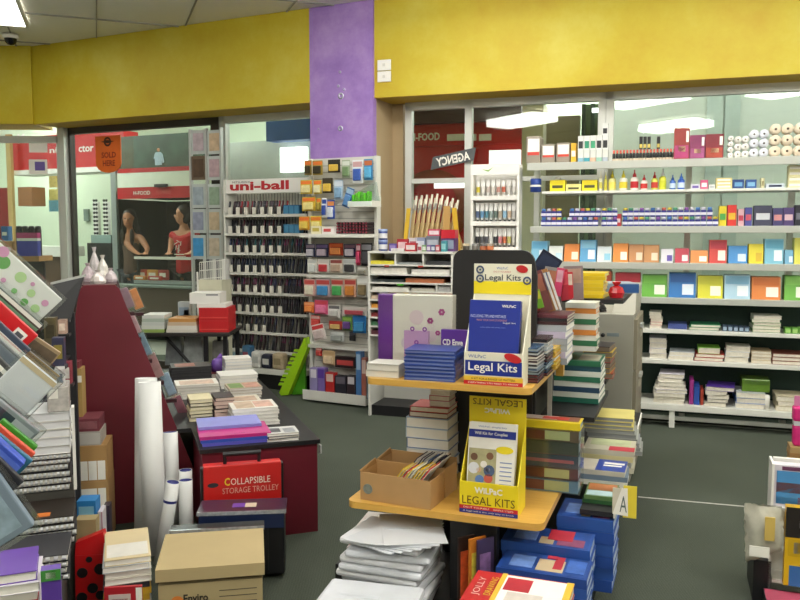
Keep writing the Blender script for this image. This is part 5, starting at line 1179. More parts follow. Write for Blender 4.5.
for r, (yt, yb) in enumerate(((180, 198), (203, 223), (228, 248))):
    zb = kz(yb, .42); mb = MB(); mb.box(ta + .02, tb - .02, .42, .53, zb - .016, zb, WHITE); mb.box(ta + .02, tb - .02, .416, .424, zb - .022, zb + .012, WHITE); q.add('tier', mb)
    n = len(TUBEC[r])
    for k in range(n):
        u = ta + .03 + (tb - ta - .06) * (k + .5) / n; h = kz(yt, .42) - zb - .002
        t = thing('paint_tube', 'paint tube standing cap down in the ' + ('top', 'middle', 'bottom')[r] + ' tier of the white tube rack', 'paint tube', FM.P(u, .465, zb + .001), FM.a, 'paint tubes in the ' + ('top', 'middle', 'bottom') [r] + ' tier')
        mb = MB(); W = .0155; mb.lathe([(0, .02), (.008, .022), (.014, .035), (.015, h * .6)], mat('#d6d4d0', .35, .2), None, 10)
        mb.hex8([(-.0145, -.012, h * .6), (.0145, -.012, h * .6), (.0145, .012, h * .6), (-.0145, .012, h * .6)], [(-W, -.002, h), (W, -.002, h), (W, .002, h), (-W, .002, h)], mat('#d6d4d0', .35, .2)); mb.done('tube_body', t)
        mb = MB(); mb.lathe([(0, 0), (.009, 0), (.009, .022), (0, .022)], mat('#2c2c30', .4) if r else mat('#d2d0cc', .4), None, 8); mb.done('cap', t)
        mb = MB(); mb.lathe([(.0152, .04), (.0156, h * .58)], mat(TUBEC[r][k], .5), None, 10); mb.done('colour_band', t)
# jars standing before the tube rack
for i, (px, c, c2, lab) in enumerate(((466, '#4a4438', '#c9b89a', 'dark jar with cream lid before the white tube rack, left one'), (475, '#6a655c', '#8a8a88', 'grey jar before the white tube rack, middle one'), (483, '#a8603c', '#5a5a5c', 'rust coloured jar before the white tube rack'), (490, '#c06a3c', '#9a8a7a', 'orange jar before the white tube rack, right one'))):
    t = thing('paint_pot', lab, 'jar', FM.P(FM.uz(px, 245, .38)[0], .385, bz_), FM.a)
    mb = MB(); mb.lathe([(0, 0), (.026, 0), (.028, .07), (.024, .075)], mat(c, .3), None, 12); mb.done('jar', t); mb = MB(); mb.lathe([(.028, .074), (.028, .092), (0, .093)], mat(c2, .4), None, 12); mb.done('lid', t)
# ================================================================ CENTRAL ISLAND
WOOD = bpy.data.materials.new('golden_wood'); WOOD.use_nodes = True
def _wood():
    nt = WOOD.node_tree; b = nt.nodes['Principled BSDF']; L = nt.links
    tc = nt.nodes.new('ShaderNodeTexCoord'); mp = nt.nodes.new('ShaderNodeMapping'); mp.inputs['Scale'].default_value = (2, 22, 22)
    n = nt.nodes.new('ShaderNodeTexNoise'); n.inputs['Scale'].default_value = 3; n.inputs['Detail'].default_value = 5
    r = nt.nodes.new('ShaderNodeMix'); r.data_type = 'RGBA'; r.inputs[6].default_value = lin('#c08f3a') + (1,); r.inputs[7].default_value = lin('#dcb05a') + (1,)
    L.new(tc.outputs['Object'], mp.inputs[0]); L.new(mp.outputs[0], n.inputs['Vector']); L.new(n.outputs['Fac'], r.inputs[0]); L.new(r.outputs[2], b.inputs['Base Color']); b.inputs['Roughness'].default_value = .35
_wood()
ZL = at(543, 527, 2.6).z + .006
ZU = FI.uz(500, 387, 0)[1]
DK = mat('#1c1b1d', .45, var=.1); CHAR = mat('#35332f', .5, var=.08)
q = Part('island_gondola', 'black sloping island gondola with golden wooden end shelves in the shop centre', 'display gondola', FI, -.3, .8, 0)
def roundrect(x0, x1, y0, y1, r, corners):
    pts = []
    for cx, cy, a0, on in ((x1 - r, y0 + r, -pi / 2, corners[0]), (x1 - r, y1 - r, 0, corners[1]), (x0 + r, y1 - r, pi / 2, corners[2]), (x0 + r, y0 + r, pi, corners[3])):
        if on: pts += [(cx + r * cos(a0 + i * pi / 2 / 6), cy + r * sin(a0 + i * pi / 2 / 6)) for i in range(7)]
        else: pts.append((cx + r * (1 if cx > (x0 + x1) / 2 else -1), cy + r * (1 if cy > (y0 + y1) / 2 else -1)))
    return pts
uLL = FI.uz(346, 497, 0)[0]; uUL = FI.uz(365, 378, 0)[0]; uUR = FI.uz(531, 388, 0)[0]
mb = MB(); mb.prism(roundrect(uLL, 0, 0, .62, .035, (1, 0, 0, 1)), ZL - .024, ZL, WOOD, 'z'); q.add('low_shelf', mb)
mb = MB(); mb.prism(roundrect(uUL, uUR, 0, .45, .03, (1, 0, 0, 1)), ZU - .022, ZU, WOOD, 'z'); mb.box(uUR - .15, uUR, .45, 1.2, ZU - .022, ZU, WOOD); q.add('upper_shelf', mb)
mb = MB(); mb.box(uUR - .03, uUR, .72, .76, ZU - .08, ZU - .023, WOOD); q.add('shelf_bracket', mb)
# black end panel with rounded head
pa, pb = FI.uz(453, 300, .48)[0], FI.uz(529, 300, .48)[0]; pzt = FI.uz(490, 250, .48)[1]
pts = [(pa - .03, .0), (pb + .03, .0), (pb + .03, pzt - .1)] + [(pb - .03 + .05 * cos(a), pzt - .05 + .05 * sin(a)) for a in [i * pi / 2 / 5 for i in range(6)]] + [(pa + .04 + .04 * cos(a), pzt - .04 + .04 * sin(a)) for a in [pi / 2 + i * pi / 2 / 5 for i in range(6)]]
mb = MB(); mb.prism(pts, .48, .50, DK, 'y'); q.add('end_panel', mb)
mb = MB(); mb.prism([(pa - .05, .0), (pb - .0, .0), (pb - .05, 1.06), (pa - .02, 1.06)], .50, 2.05, CHAR, 'y'); q.add('body', mb)
mb = MB(); mb.box(-.34, -.17, .06, .10, .14, ZL - .025, DK); q.add('riser', mb); mb = MB(); mb.box(-.40, pb + .02, .467, .478, ZL + .003, ZU - .023, DK); q.add('back_riser', mb)
mb = MB(); mb.box(uLL + .1, .118, -.42, 2.08, .0, .13, DK); q.add('base', mb)
mb = MB(); mb.box(pb + .021, .09, .66, 1.26, .68, .70, DK); q.add('side_shelf', mb); mb = MB(); mb.box(pb + .021, .055, 1.5, 1.9, .68, .70, DK); q.add('side_shelf', mb)
GREYP = mat('#9a9c9a', .4, .4)
mb = MB(); u = FI.uz(532, 400, .10)[0]; mb.box(u - .008, u + .008, .47, .485, ZL + .003, ZU - .023, GREYP); q.add('slotted_strip', mb)

BLUEK = mat('#1d2f8a', .35, var=.06); YELK = mat('#e6d01e', .45, var=.04); REDK = mat('#c0262a', .4); CREAM = mat('#e4dfc9', .5)
SKYB = mat('#3a5aa8', .5)
# ---- upper counter display of kits
def kit_display(x0, y0, x1, yb, yfront, yback_w, w0, z, label, style):
    ua, ub = FI.uz(x0, yb - 10, w0)[0], FI.uz(x1, yb - 10, w0)[0]; W = (ub - ua) / 2
    D = .13; hf = FI.uz((x0 + x1) / 2, yfront, w0)[1] - z; hb = FI.uz((x0 + x1) / 2, y0, w0 + D)[1] - z
    t = thing('counter_display', label, 'counter display', FI.P((ua + ub) / 2, w0 + D / 2, z + .001), FI.a)
    c = .004; y0_, y1_ = -D / 2, D / 2
    cm = CREAM if style == 'blue' else YELK
    mb = MB(); mb.box(-W, W, y0_, y1_, 0, c, cm); mb.box(-W, W, y0_, y0_ + c, c, hf, cm); mb.box(-W, W, y1_ - c, y1_, c, hb, cm)
    for s in (-1, 1): mb.prism([(y0_ + c, c), (y1_ - c, c), (y1_ - c, hb * .74), (y0_ + c, hf)], s * W - (c if s > 0 else 0), s * W + (0 if s > 0 else c), cm, 'x')
    tray = mb.done('tray', t)
    f = y0_ - .001
    def panel(a, b, cc, d, m, nm, yy=None, base=0, H=1, par=t):
        yy = f if yy is None else yy
        mb = MB(); mb.box(-W + 2 * W * a, -W + 2 * W * cc, yy - .0005, yy + .001, base + b * H, base + d * H, m); return mb.done(nm, par)
    if style == 'blue':
        panel(.02, .30, .98, .74, BLUEK, 'blue_panel', H=hf); panel(0, .0, 1, .12, REDK, 'red_band', H=hf); panel(0, .12, 1, .26, mat('#e2b83a', .4), 'yellow_band', H=hf)
        text('Legal Kits', t, (-.02 * W, f - .0012, hf * .52), W * 1.66, hf * .33, PAPER, bold=.012)
        text('WiLPaC', t, (-W * .55, f - .0012, hf * .87), W * .6, hf * .10, SKYB)
        text('A KIT FOR A RANGE OF MATTERS', t, (0, f - .0012, hf * .185), W * 1.5, hf * .06, mat('#3a3020')); text('EVERYTHING YOU NEED TO KNOW', t, (0, f - .0012, hf * .06), W * 1.7, hf * .05, PAPER)
        mb = MB(); mb.lathe([(0, 0), (.034, 0), (.034, .001), (0, .001)], REDK, Matrix.Translation((W * .66, f - .001, hf * .86)) @ Matrix.Rotation(.3, 4, 'Y') @ Matrix.Diagonal((.9, 1, .42, 1)) @ Matrix.Rotation(pi / 2, 4, 'X'), 20); mb.done('oval_sticker', t)
        hy = y1_ - c - .0012; h0 = hb * .74
        panel(.0, 0, 1, .42, YELK, 'yellow_header', hy, h0, hb - h0)
        text('Legal Kits', t, (.02 * W, hy - .001, h0 + (hb - h0) * .52), W * 1.25, (hb - h0) * .26, mat('#3a3c40', .5), bold=.01)
        text('WiLPaC', t, (0, hy - .001, h0 + (hb - h0) * .86), W * .4, (hb - h0) * .08, SKYB); text('DO IT YOURSELF', t, (0, hy - .001, h0 + (hb - h0) * .74), W * .6, (hb - h0) * .05, REDK)
        for cx, cz in ((-.78, .80), (-.78, .50), (.86, .46)):
            mb = MB(); M = Matrix.Translation((cx * W, hy - .0005, h0 + (hb - h0) * cz)) @ Matrix.Rotation(pi / 2, 4, 'X')
            mb.lathe([(.009, 0), (.0145, 0), (.0145, .0012), (.009, .0012)], mat('#3a4a6a', .4), M, 16); mb.lathe([(0, 0), (.0035, 0), (.0035, .0012), (0, .0012)], mat('#3a4a6a', .4), M, 8); mb.done('seal', t)
        mb = MB(); mb.lathe([(0, 0), (.026, 0), (.026, .001), (0, .001)], REDK, Matrix.Translation((W * .68, hy - .0003, h0 + (hb - h0) * .84)) @ Matrix.Rotation(.2, 4, 'Y') @ Matrix.Diagonal((.8, 1, .5, 1)) @ Matrix.Rotation(pi / 2, 4, 'X'), 20); mb.done('oval_sticker', t)
    else:
        panel(0, 0, 1, .13, BLUEK, 'blue_band', H=hf); panel(0, .13, 1, .25, REDK, 'red_band', H=hf)
        text('LEGAL KITS', t, (0, f - .0012, hf * .43), W * 1.8, hf * .26, mat('#5a4a10', .5), bold=.0); text('WiLPaC', t, (0, f - .0012, hf * .76), W * .95, hf * .2, PAPER, bold=.03)
        text('DO IT YOURSELF    SIMPLE STEPS', t, (0, f - .0012, hf * .19), W * 1.7, hf * .055, PAPER); text('A legal will is the only way to know', t, (0, f - .0012, hf * .065), W * 1.75, hf * .06, PAPER)
        hy = y1_ - c - .0012; h0 = hb * .79
        text('LEGAL KITS', t, (.0, hy, h0 + (hb - h0) * .78), W * 1.75, (hb - h0) * .28, mat('#5a4a10', .5), rot=(pi / 2, pi, 0)); text('WiLPaC', t, (0, hy, h0 + (hb - h0) * .40), W * .9, (hb - h0) * .22, PAPER, rot=(pi / 2, pi, 0), bold=.03)
    return t, W, hf, hb, D, (ua + ub) / 2
w0u = .015
t, W, hf, hb, D, uc = kit_display(464, 264, 523, 385, 353, 0, w0u, ZU, 'cream and blue counter display of legal kits on the upper wooden shelf', 'blue')
def kit_book(px0, py0, px1, w0, z, D, name, lab, m, face):
    u0, u1 = FI.uz(px0, py0 + 30, w0 + .03)[0], FI.uz(px1, py0 + 30, w0 + .03)[0]; h = FI.uz((px0 + px1) / 2, py0, w0 + .07)[1] - z
    W = (u1 - u0) / 2
    t = thing(name, lab, 'book', FI.P((u0 + u1) / 2, w0 + .018, z), FI.a); t.rotation_euler.x = -.17
    mb = MB(); mb.box(-W, W, 0, .03, 0, h, m); mb.box(-W + .002, W - .002, .002, .032, .002, h + .001, PAPER); mb.done('cover', t)
    face(t, W, h); return t
def facea(t, W, h):
    text('WiLPaC', t, (W * .55, -.0012, h * .93), W * .55, h * .035, PAPER, bold=.02)
    text('INCLUDING TIPS AND MISTAKES', t, (-W * .25, -.0012, h * .80), W * 1.4, h * .035, mat('#b8c0e0')); text('MAKE YOUR OWN STATEMENT', t, (-W * .1, -.0012, h * .75), W * 1.2, h * .025, mat('#b8807a')); text('legal kit', t, (W * .6, -.0012, h * .72), W * .5, h * .025, PAPER); text('a plain guide with all the forms', t, (-W * .05, -.0012, h * .66), W * 1.0, h * .02, mat('#8a98d0'))
    mb = MB(); mb.tube((-W * .1, -.0006, h * .04), (W * .1, -.0006, h * .16), .0012, mat('#4a60b0')); mb.tube((W * .1, -.0006, h * .16), (W * .5, -.0006, h * .19), .0012, mat('#4a60b0')); mb.tube((W * .5, -.0006, h * .19), (W * .85, -.0006, h * .05), .0012, mat('#4a60b0')); mb.done('arc_print', t)
kit_book(467.5, 299, 518.5, w0u, ZU + .012, D, 'legal_kit_book', 'blue legal kit book standing in the upper counter display', BLUEK, facea)
t, W, hf, hb, D, uc = kit_display(459.5, 397, 518, 511, 484, 0, .03, ZL, 'bright yellow counter display of legal kits on the low wooden shelf', 'yellow')
def faceb(t, W, h):
    mb = MB(); mb.box(-W, W, -.0012, -.0002, h * .83, h * .92, BLUEK); mb.done('title_band', t); text('Will Kit for Couples', t, (-W * .05, -.002, h * .875), W * 1.4, h * .045, PAPER, bold=.02)
    text('WiLPaC simple kits', t, (0, -.0012, h * .955), W * 1.2, h * .025, SKYB)
    mb = MB(); mb.lathe([(0, 0), (.024, 0), (.024, .001), (0, .001)], YELK, Matrix.Translation((W * .55, -.0002, h * .70)) @ Matrix.Diagonal((1.3, 1, .55, 1)) @ Matrix.Rotation(pi / 2, 4, 'X'), 20); mb.done('yellow_oval', t)
    mb = MB(); mb.box(-W * .95, W * .22, -.0012, -.0002, h * .22, h * .70, mat('#a8a27a', .5, var=.4, scale=30)); ph = mb.done('family_photo', t)
    for x, z, r, c in ((-.72, .60, .013, '#6a4a34'), (-.05, .62, .013, '#7a543a'), (-.72, .47, .02, '#d2d2d8'), (-.06, .45, .02, '#4a5a7a'), (-.5, .45, .009, '#c9a078'), (-.12, .46, .009, '#c8a07a'), (-.08, .36, .016, '#c05a4a'), (-.45, .34, .016, '#5a7ab0'), (-.3, .52, .012, '#e0dcd4')):
        mb = MB(); mb.lathe([(0, 0), (r, 0), (r, .0008), (0, .0008)], mat(c, .6), Matrix.Translation((x * W, -.0012, z * h)) @ Matrix.Rotation(pi / 2, 4, 'X'), 12); mb.done('figure', ph)
    for k in range(6):
        mb = MB(); mb.box(W * .38, W * .88, -.0012, -.0002, h * (.30 + .05 * k), h * (.312 + .05 * k), mat('#7a8ab8')); mb.done('text_line', t)
kit_book(466.5, 422, 514, .03, ZL + .012, D, 'will_kit_book', 'white will kit book with a family photo standing in the yellow counter display', PAPER, faceb)

# ---- blue stack, album pack, envelopes on the upper shelf
o_, z = stack(FI, FI.uz(428.5, 388, .02)[0], .02 + .075, ZU + .001, 8, FI.uz(454, 385, .02)[0] - FI.uz(404, 385, .02)[0], .15, .0134, [mat('#24469a', .3), mat('#1d3a86', .3)], 'blue_booklet', 'glossy blue booklet in the even stack left of the upper kit display', 'booklet', 'stack of glossy blue booklets', jit=.003, rot=.02, rz=.05, pm=mat('#7a86b4', .6), spine='x+', hard=.001)
u = FI.uz(415, 350, .24)[0]
t = thing('photo_album_pack', 'large wrapped album pack with purple spine and pale flower pattern on the upper shelf', 'album', FI.P(u, .262, ZU + .001), FI.a + .04)
W = (FI.uz(451, 330, .24)[0] - FI.uz(378, 330, .24)[0]) / 2; h = FI.uz(415, 295, .24)[1] - ZU
PATT = mat('#ddd6c9', .35, var=.05)
mb = MB(); mb.box(-W * .6, W, -.03, .03, 0, h, PATT, bev=.003); mb.done('cover', t); mb = MB(); mb.box(-W, -W * .602, -.031, .031, 0, h, mat('#6a2f8a', .3, var=.2), bev=.003); mb.done('spine', t)
for x, z_, r, c in ((.05, .70, .028, '#d8c2c4'), (.45, .45, .02, '#dccaca'), (-.2, .35, .024, '#d2c4cc'), (.75, .2, .018, '#cfc0cc'), (.2, .12, .02, '#d4b8c4')):
    mb = MB(); mb.lathe([(0, 0), (r, 0), (r, .0008), (0, .0008)], mat(c, .4), Matrix.Translation((x * W, -.0302, z_ * h)) @ Matrix.Rotation(pi / 2, 4, 'X'), 16); mb.done('dot_print', t)
for x, z_, r in ((.42, .66, .012), (.72, .78, .013), (.1, .42, .009), (.62, .5, .01)):
    mb = MB()
    for k in range(6): mb.lathe([(0, 0), (r * .42, 0), (r * .42, .0008), (0, .0008)], mat('#a83a80', .4), Matrix.Translation((x * W + r * .62 * cos(k * pi / 3), -.0306, z_ * h + r * .62 * sin(k * pi / 3))) @ Matrix.Rotation(pi / 2, 4, 'X'), 8)
    mb.done('flower_print', t)
mb = MB(); mb.box(-W - .002, W + .002, -.033, .033, 0, h + .004, WRAP); mb.done('wrapper', t)
def ibox(x0, y0, x1, y1, w, D, c, name, lab, cat, z, front=(), turn=0.0, m=None):
    return pcarton(FI, x0, y0, x1, y1, w, D, m or mat(c, .4, var=.1), name, lab, cat, z=z, front=front, turn=turn)
ua_, ub_ = FI.uz(366, 374, .03)[0], FI.uz(398.5, 374, .03)[0]
for i in range(2): carton(FI, ua_ + .004 * i, ub_, .03, .135, ZU + .001 + i * .0245, ZU + .001 + i * .0245 + .0238, mat('#cfccc3', .5, var=.04), 'white_box_set', ('lower', 'upper')[i] + ' flat white box at the left end of the upper wooden shelf', 'box', front=((.02, .9, .98, .97, mat('#a9a69e'), 'seam'),))
u = FI.uz(454, 345, .18)[0]
t = ibox(441, 330, 468, 358, .178, .024, '#5a2f8a', 'envelope_box', 'purple box of disc envelopes between the album pack and the kit display', 'box', ZU + .001 + .0)
W = (FI.uz(468, 345, .185)[0] - FI.uz(441, 345, .185)[0]) / 2; hz = FI.uz(454, 330, .185)[1] - ZU
text('CD Enve', t, (-W * .12, -.0137, hz * .72), W * 1.5, hz * .14, PAPER, bold=.03)
mb = MB(); mb.box(-W * .8, -W * .2, -.0137, -.0121, hz * .40, hz * .55, mat('#d8d2e0')); mb.done('label', t)
t = ibox(404, 331, 428, 352, .178, .022, '#a884a8', 'pattern_pack', 'violet flower patterned pack standing behind the blue booklets', 'pack', ZU + .001)
for k in range(5):
    mb = MB(); mb.lathe([(.004, 0), (.009, 0), (.009, .001), (.004, .001)], mat('#7a3a8a'), Matrix.Translation((-.03 + .016 * k, -.0112, .06 + .05 * ((k * 2) % 3))) @ Matrix.Rotation(pi / 2, 4, 'X'), 10); mb.done('flower_print', t)

# ---- books left, under the upper shelf (on the low shelf behind the cartons)
z = ZL + .0005
o_, z = pstack(FI, 407, 449, 418, z, .325, .15, 6, [mat('#b8c4d4'), mat('#8aa0bc'), mat('#d2d6da'), mat('#4a6a9a')], 'exercise_book', 'pale blue book in the stack on the low wooden shelf behind the cartons', 'book', 'stack behind the cartons', jit=.004, pm=PAPER)
o_, z = pstack(FI, 410, 448, 407, z, .33, .14, 2, [mat('#6a3030'), mat('#b02a2c')], 'red_book', ['dark red book under a bright red one behind the cartons', 'bright red book on the stack behind the cartons'], 'book', None, jit=.003)
o_, z = pstack(FI, 430, 450, 390, z, .35, .09, 3, [mat('#cfc4c0'), mat('#b8606a'), WHITE], 'small_book', 'small pale book topping the stack behind the cartons', 'book', 'small books topping the stack', jit=.003)

# ---- open cartons of booklets on the low shelf
def open_carton(fl, fr_, z, D, h, label, kind):
    a, b = Vector(fl), Vector(fr_); rz = math.atan2(b.y - a.y, b.x - a.x); L = (b - a).length
    mid = (a + b) / 2; n = Vector((-sin(rz), cos(rz), 0)); c = mid + n * (D / 2); c.z = z
    t = thing('open_carton', label, 'carton', c, rz); W = L / 2; T = .004
    mb = MB(); mb.box(-W, W, -D / 2, D / 2, 0, T, KRAFT)
    mb.box(-W, W, -D / 2, -D / 2 + T, T, h, KRAFT); mb.box(-W, W, D / 2 - T, D / 2, T, h * 1.12, KRAFT); mb.box(-W, -W + T, -D / 2 + T, D / 2 - T, T, h, KRAFT); mb.box(W - T, W, -D / 2 + T, D / 2 - T, T, h, KRAFT); mb.done('carton', t)
    mb = MB(); mb.hex8([(-W, D / 2 - T, h), (-W + T, D / 2 - T, h), (-W + T, -D / 2, h), (-W, -D / 2, h)][::-1], [(-W - .004, D / 2 - T, h + .02), (-W, D / 2 - T, h + .02), (-W, -D / 2, h + .006), (-W - .004, -D / 2, h + .006)][::-1], KRAFTD); mb.done('flap', t)
    return t, c, rz, W, T
fl, f2 = flr(360.5, 499.5, ZL), flr(430.5, 510.5, ZL)
h = (at(430.5, 482, f2.y).z - ZL)
t, c, rz, W, T = open_carton(fl, f2, ZL + .001, .13, h, 'front open kraft carton of yellow-edged booklets on the low wooden shelf', 0)
mb = MB(); mb.lathe([(0, 0), (.019, 0), (.019, .0015), (0, .0015)], mat('#7a8078', .4, var=.6, scale=60), Matrix.Translation((-W * .78, -.065 - .0003, h * .42)) @ Matrix.Rotation(pi / 2, 4, 'X'), 16); mb.done('round_sticker', t)
def booklets(c, rz, W, h, n, cols, lab, grp, x0, x1, up):
    e = Vector((cos(rz), sin(rz), 0)); nn = Vector((-sin(rz), cos(rz), 0))
    for k in range(n):
        x = x0 + (x1 - x0) * k / (n - 1); m = mat(cols[k % len(cols)], .45)
        t = thing('booklet', lab, 'booklet', c + e * x + nn * RND.uniform(-.004, .004) + Vector((0, 0, .0105)), rz, grp); t.rotation_euler.y = .62
        hh = up + RND.uniform(-.012, .012)
        mb = MB(); mb.box(0, .0036, -.05, .05, .0, hh, m); mb.done('cover', t)
        mb = MB(); mb.box(.0037, .006, -.048, .048, .002, hh - .002, PAPER); mb.done('pages', t)
booklets(c, rz, W, h, 9, ['#d8b820', '#d2b01c', '#c9302c', '#e0c43a', '#d8d4c8', '#d2a81c'], 'thin yellow-edged booklet leaning in the front open carton', 'booklets in the front carton', -W * .45, W * .80 - .078, .15)
c2 = c + Vector((-sin(rz), cos(rz), 0)) * .145 + Vector((cos(rz), sin(rz), 0)) * .005
fl2 = fl + Vector((-sin(rz), cos(rz), 0)) * .142 - Vector((cos(rz), sin(rz), 0)) * .0; f3 = f2 + Vector((-sin(rz), cos(rz), 0)) * .142
t, c, rz, W, T = open_carton(fl2, f3, ZL + .001, .12, h * 1.06, 'rear open kraft carton of dark-edged booklets on the low wooden shelf', 0)
booklets(c, rz, W, h, 10, ['#2a2a3a', '#d8d6d0', '#3a3448', '#24243a', '#c9c8c6', '#4a6a9a'], 'thin dark-edged booklet leaning in the rear open carton', 'booklets in the rear carton', -W * .5, W * .80 - .085, .158)

# ---- goods along the right-hand side
def top_at(px, py, z): return FI.uw(px, py, z)
def fbook(px, py, ztop, sx, sy, th, c, name, lab, cat='book', n=1, grp=None, wrap=False, **k):
    """pile with its top face's front left corner on this pixel"""
    u, w = top_at(px, py, ztop); m = c if not isinstance(c, (str, list)) else None
    cs = [mat(x, .4) for x in (c if isinstance(c, list) else [c])] if m is None else [m]
    z = ztop - th * n; r = []
    for i in range(n):
        last = i == n - 1
        kk = dict(k)
        if not last: kk.pop('deco', None)
        t = book_at(FI.P(u + sx / 2 + (RND.uniform(-.004, .004) if not last else 0), w + sy / 2 + (RND.uniform(-.004, .004) if not last else 0), z), FI.a + RND.uniform(-.02, .02), sx, sy, th - .0008, cs[i % len(cs)], name, lab[i] if isinstance(lab, list) else lab, cat, grp if not isinstance(lab, list) else None, **kk)
        if wrap:
            mb = MB(); mb.box(-sx / 2 - .006, sx / 2 + .006, -sy / 2 - .006, sy / 2 + .004, -.0003, th + .0015, WRAP); mb.done('wrapper', t)
        z += th; r.append(t)
    return r
NAVY = '#22458f'; SKYC = mat('#8ab4d4', .5); TANP = mat('#b8a482', .6); REDP = mat('#b02838', .5, var=.3)
deco_b = [(.05, .05, .97, .97, mat('#24468c', .4, var=.7, scale=22), 'cover_art'), (.42, .15, .72, .75, TANP, 'picture'), (.6, .3, .7, .95, REDP, 'red_print'), (.12, .2, .38, .8, mat('#6a8ac8', .5, var=.4, scale=30), 'print'), (.75, .2, .95, .85, mat('#3a62b0', .5, var=.4, scale=30), 'print'), (.5, .8, .62, .95, REDP, 'red_print')]
deco_c = [(.05, .05, .97, .97, mat('#24468c', .4, var=.7, scale=22), 'cover_art'), (.42, .1, .58, .5, TANP, 'picture'), (.62, .1, .92, .5, mat('#8a4a6a', .4, var=.6, scale=25), 'red_print'), (.5, .35, .78, .95, REDP, 'red_picture'), (.12, .2, .38, .7, mat('#6a8ac8', .5, var=.4, scale=30), 'print')]
base = .1305
zt = .31
def pile(px, py, ztop, sx, sy, th, *a, **k):
    n = max(1, int(round((ztop - base) / th))); k.pop('n', None)
    return fbook(px, py, ztop, sx, sy, (ztop - base) / n, *a, n=n, **k)
pile(496, 567, .33, .30, .16, .034, [NAVY, '#2a5098', NAVY], 'scrap_book', 'dark blue scrapbook with a tan picture in the front pile under the low shelf', 'scrapbook', grp='front pile of blue scrapbooks', spine='y-', pm=mat('#a8b8cc', .6), deco=deco_b)
pile(501, 539.5, .36, .31, .165, .038, [NAVY, '#2a5098'], 'scrap_book', 'dark blue scrapbook in the middle pile under the clear packs', 'scrapbook', grp='middle pile of blue scrapbooks', spine='y-', pm=mat('#a8b8cc', .6), deco=deco_c)
pile(557, 515, .40, .205, .21, .045, [NAVY, '#2a5098'], 'scrap_book', 'dark blue scrapbook in the rear pile under the clear packs', 'scrapbook', grp='rear pile of blue scrapbooks', spine='y-', pm=mat('#a8b8cc', .6), deco=deco_c)
# red magazine pile in front
u, w = top_at(478.6, 569.5, .37)
zz = base; n = 7
for i in range(n):
    th = (.37 - base) / n
    t = book_at(FI.P(u + .152, w - .115, zz), FI.a, .305, .225, th - .0008, mat('#b8242c' if i == n - 1 else ('#c9b8b0', '#b84a3a', '#d8d4cc')[i % 3], .4), 'activity_book', 'red activity book with a white drawing on top of the frontmost pile' if i == n - 1 else 'activity book within the frontmost pile below a red cover', 'book', None if i == n - 1 else 'frontmost pile of activity books', spine='x-',
                deco=[(.32, .06, .93, .97, PAPER, 'drawing_panel'), (.34, .5, .6, .9, REDP, 'red_drawing'), (.93, .0, 1, 1, mat('#d9b03a'), 'edge_stripe'), (.27, 0, .32, 1, mat('#d9b03a'), 'edge_stripe'), (.4, .1, .75, .45, mat('#c9c0b8', .5, var=.3, scale=20), 'sketch')] if i == n - 1 else ())
    if i == n - 1: text('JOLLY', t, (-.118, .0, th + .001), .13, .028, mat('#e0b0a8'), rot=(0, 0, pi / 2)); text('DRAWING', t, (-.085, .01, th + .001), .13, .022, mat('#d9b03a'), rot=(0, 0, pi / 2))
    zz += th
# standing magazines in the dark gap under the low shelf
for i, (px, c, c2, lab) in enumerate(((469, '#2a1a14', '#c9542a', 'dark magazine with orange letters standing under the low wooden shelf'), (480, '#c9782a', '#e0c04a', 'orange and yellow magazine standing under the low wooden shelf'), (488, '#3a2a4a', '#7a5a8a', 'violet-black magazine standing under the low wooden shelf'))):
    u = FI.uz(px, 545, .03)[0]
    t = thing('standing_magazine', lab, 'magazine', FI.P(u, -.0, base), FI.a + .9)
    mb = MB(); mb.box(-.09, .09, .0, .008, 0, .27, mat(c, .35)) if False else mb.box(-.035, .035, .0, .008, 0, .27, mat(c, .35)); mb.done('cover', t)
    mb = MB(); mb.box(-.026, .02, -.0012, 0, .06, .22, mat(c2, .4, var=.6, scale=40)); mb.done('print', t)

# clear packs of picture sets and puzzle book on the low shelf level, right-hand side
z = ZL + .001; ua, wa = FI.uw(575, 494, z)
sxp = .33; uc_ = ua - sxp / 2 + .01
WR2 = WRAP
def pack(z, th, c, lab, sx=sxp, sy=.10, du=0, dw=0, deco=(), wrap=True, name='picture_pack', rz=0.0, fr=()):
    t = book_at(FI.P(uc_ + du, wa + sy / 2 + dw, z), FI.a + rz, sx, sy, th - .003, mat(c, .4, var=.2), name, lab, 'pack', spine='y-', pm=mat('#8a9aa4', .5), deco=deco)
    for a, b, d, e, mm, nm in fr:
        mb = MB(); mb.box(-sx / 2 + a * sx, -sx / 2 + d * sx, -sy / 2 - .0016, -sy / 2 - .0001, b * th, e * th - .003, mm); mb.done(nm, t)
    if wrap:
        mb = MB(); mb.box(-sx / 2 - .008, sx / 2 + .008, -sy / 2 - .012, sy / 2 + .006, -.0005, th - .0008, WR2); mb.done('wrapper', t)
    return z + th
DR = mat('#5a2028', .4, var=.5, scale=14); LG2 = mat('#a8b080', .5, var=.2)
z = pack(z, .05, '#55809a', 'wrapped pale blue pack at the bottom of the clear pack pile', fr=[(.2, .1, .62, .9, DR, 'picture'), (.62, .1, .9, .9, LG2, 'picture'), (.0, .0, .2, .95, mat('#8aa0ac', .4, var=.4), 'picture')], deco=[(.25, .1, .6, .7, DR, 'picture'), (.6, .1, .9, .7, LG2, 'picture')])
z = pack(z, .045, '#4a3038', 'wrapped dark pack with red pictures, second in the clear pack pile', fr=[(.2, .1, .62, .9, DR, 'picture'), (.62, .1, .9, .9, LG2, 'picture'), (.0, .0, .2, .95, mat('#3a2a2a', .4, var=.4), 'picture')], deco=[(.25, .1, .6, .7, DR, 'picture')])
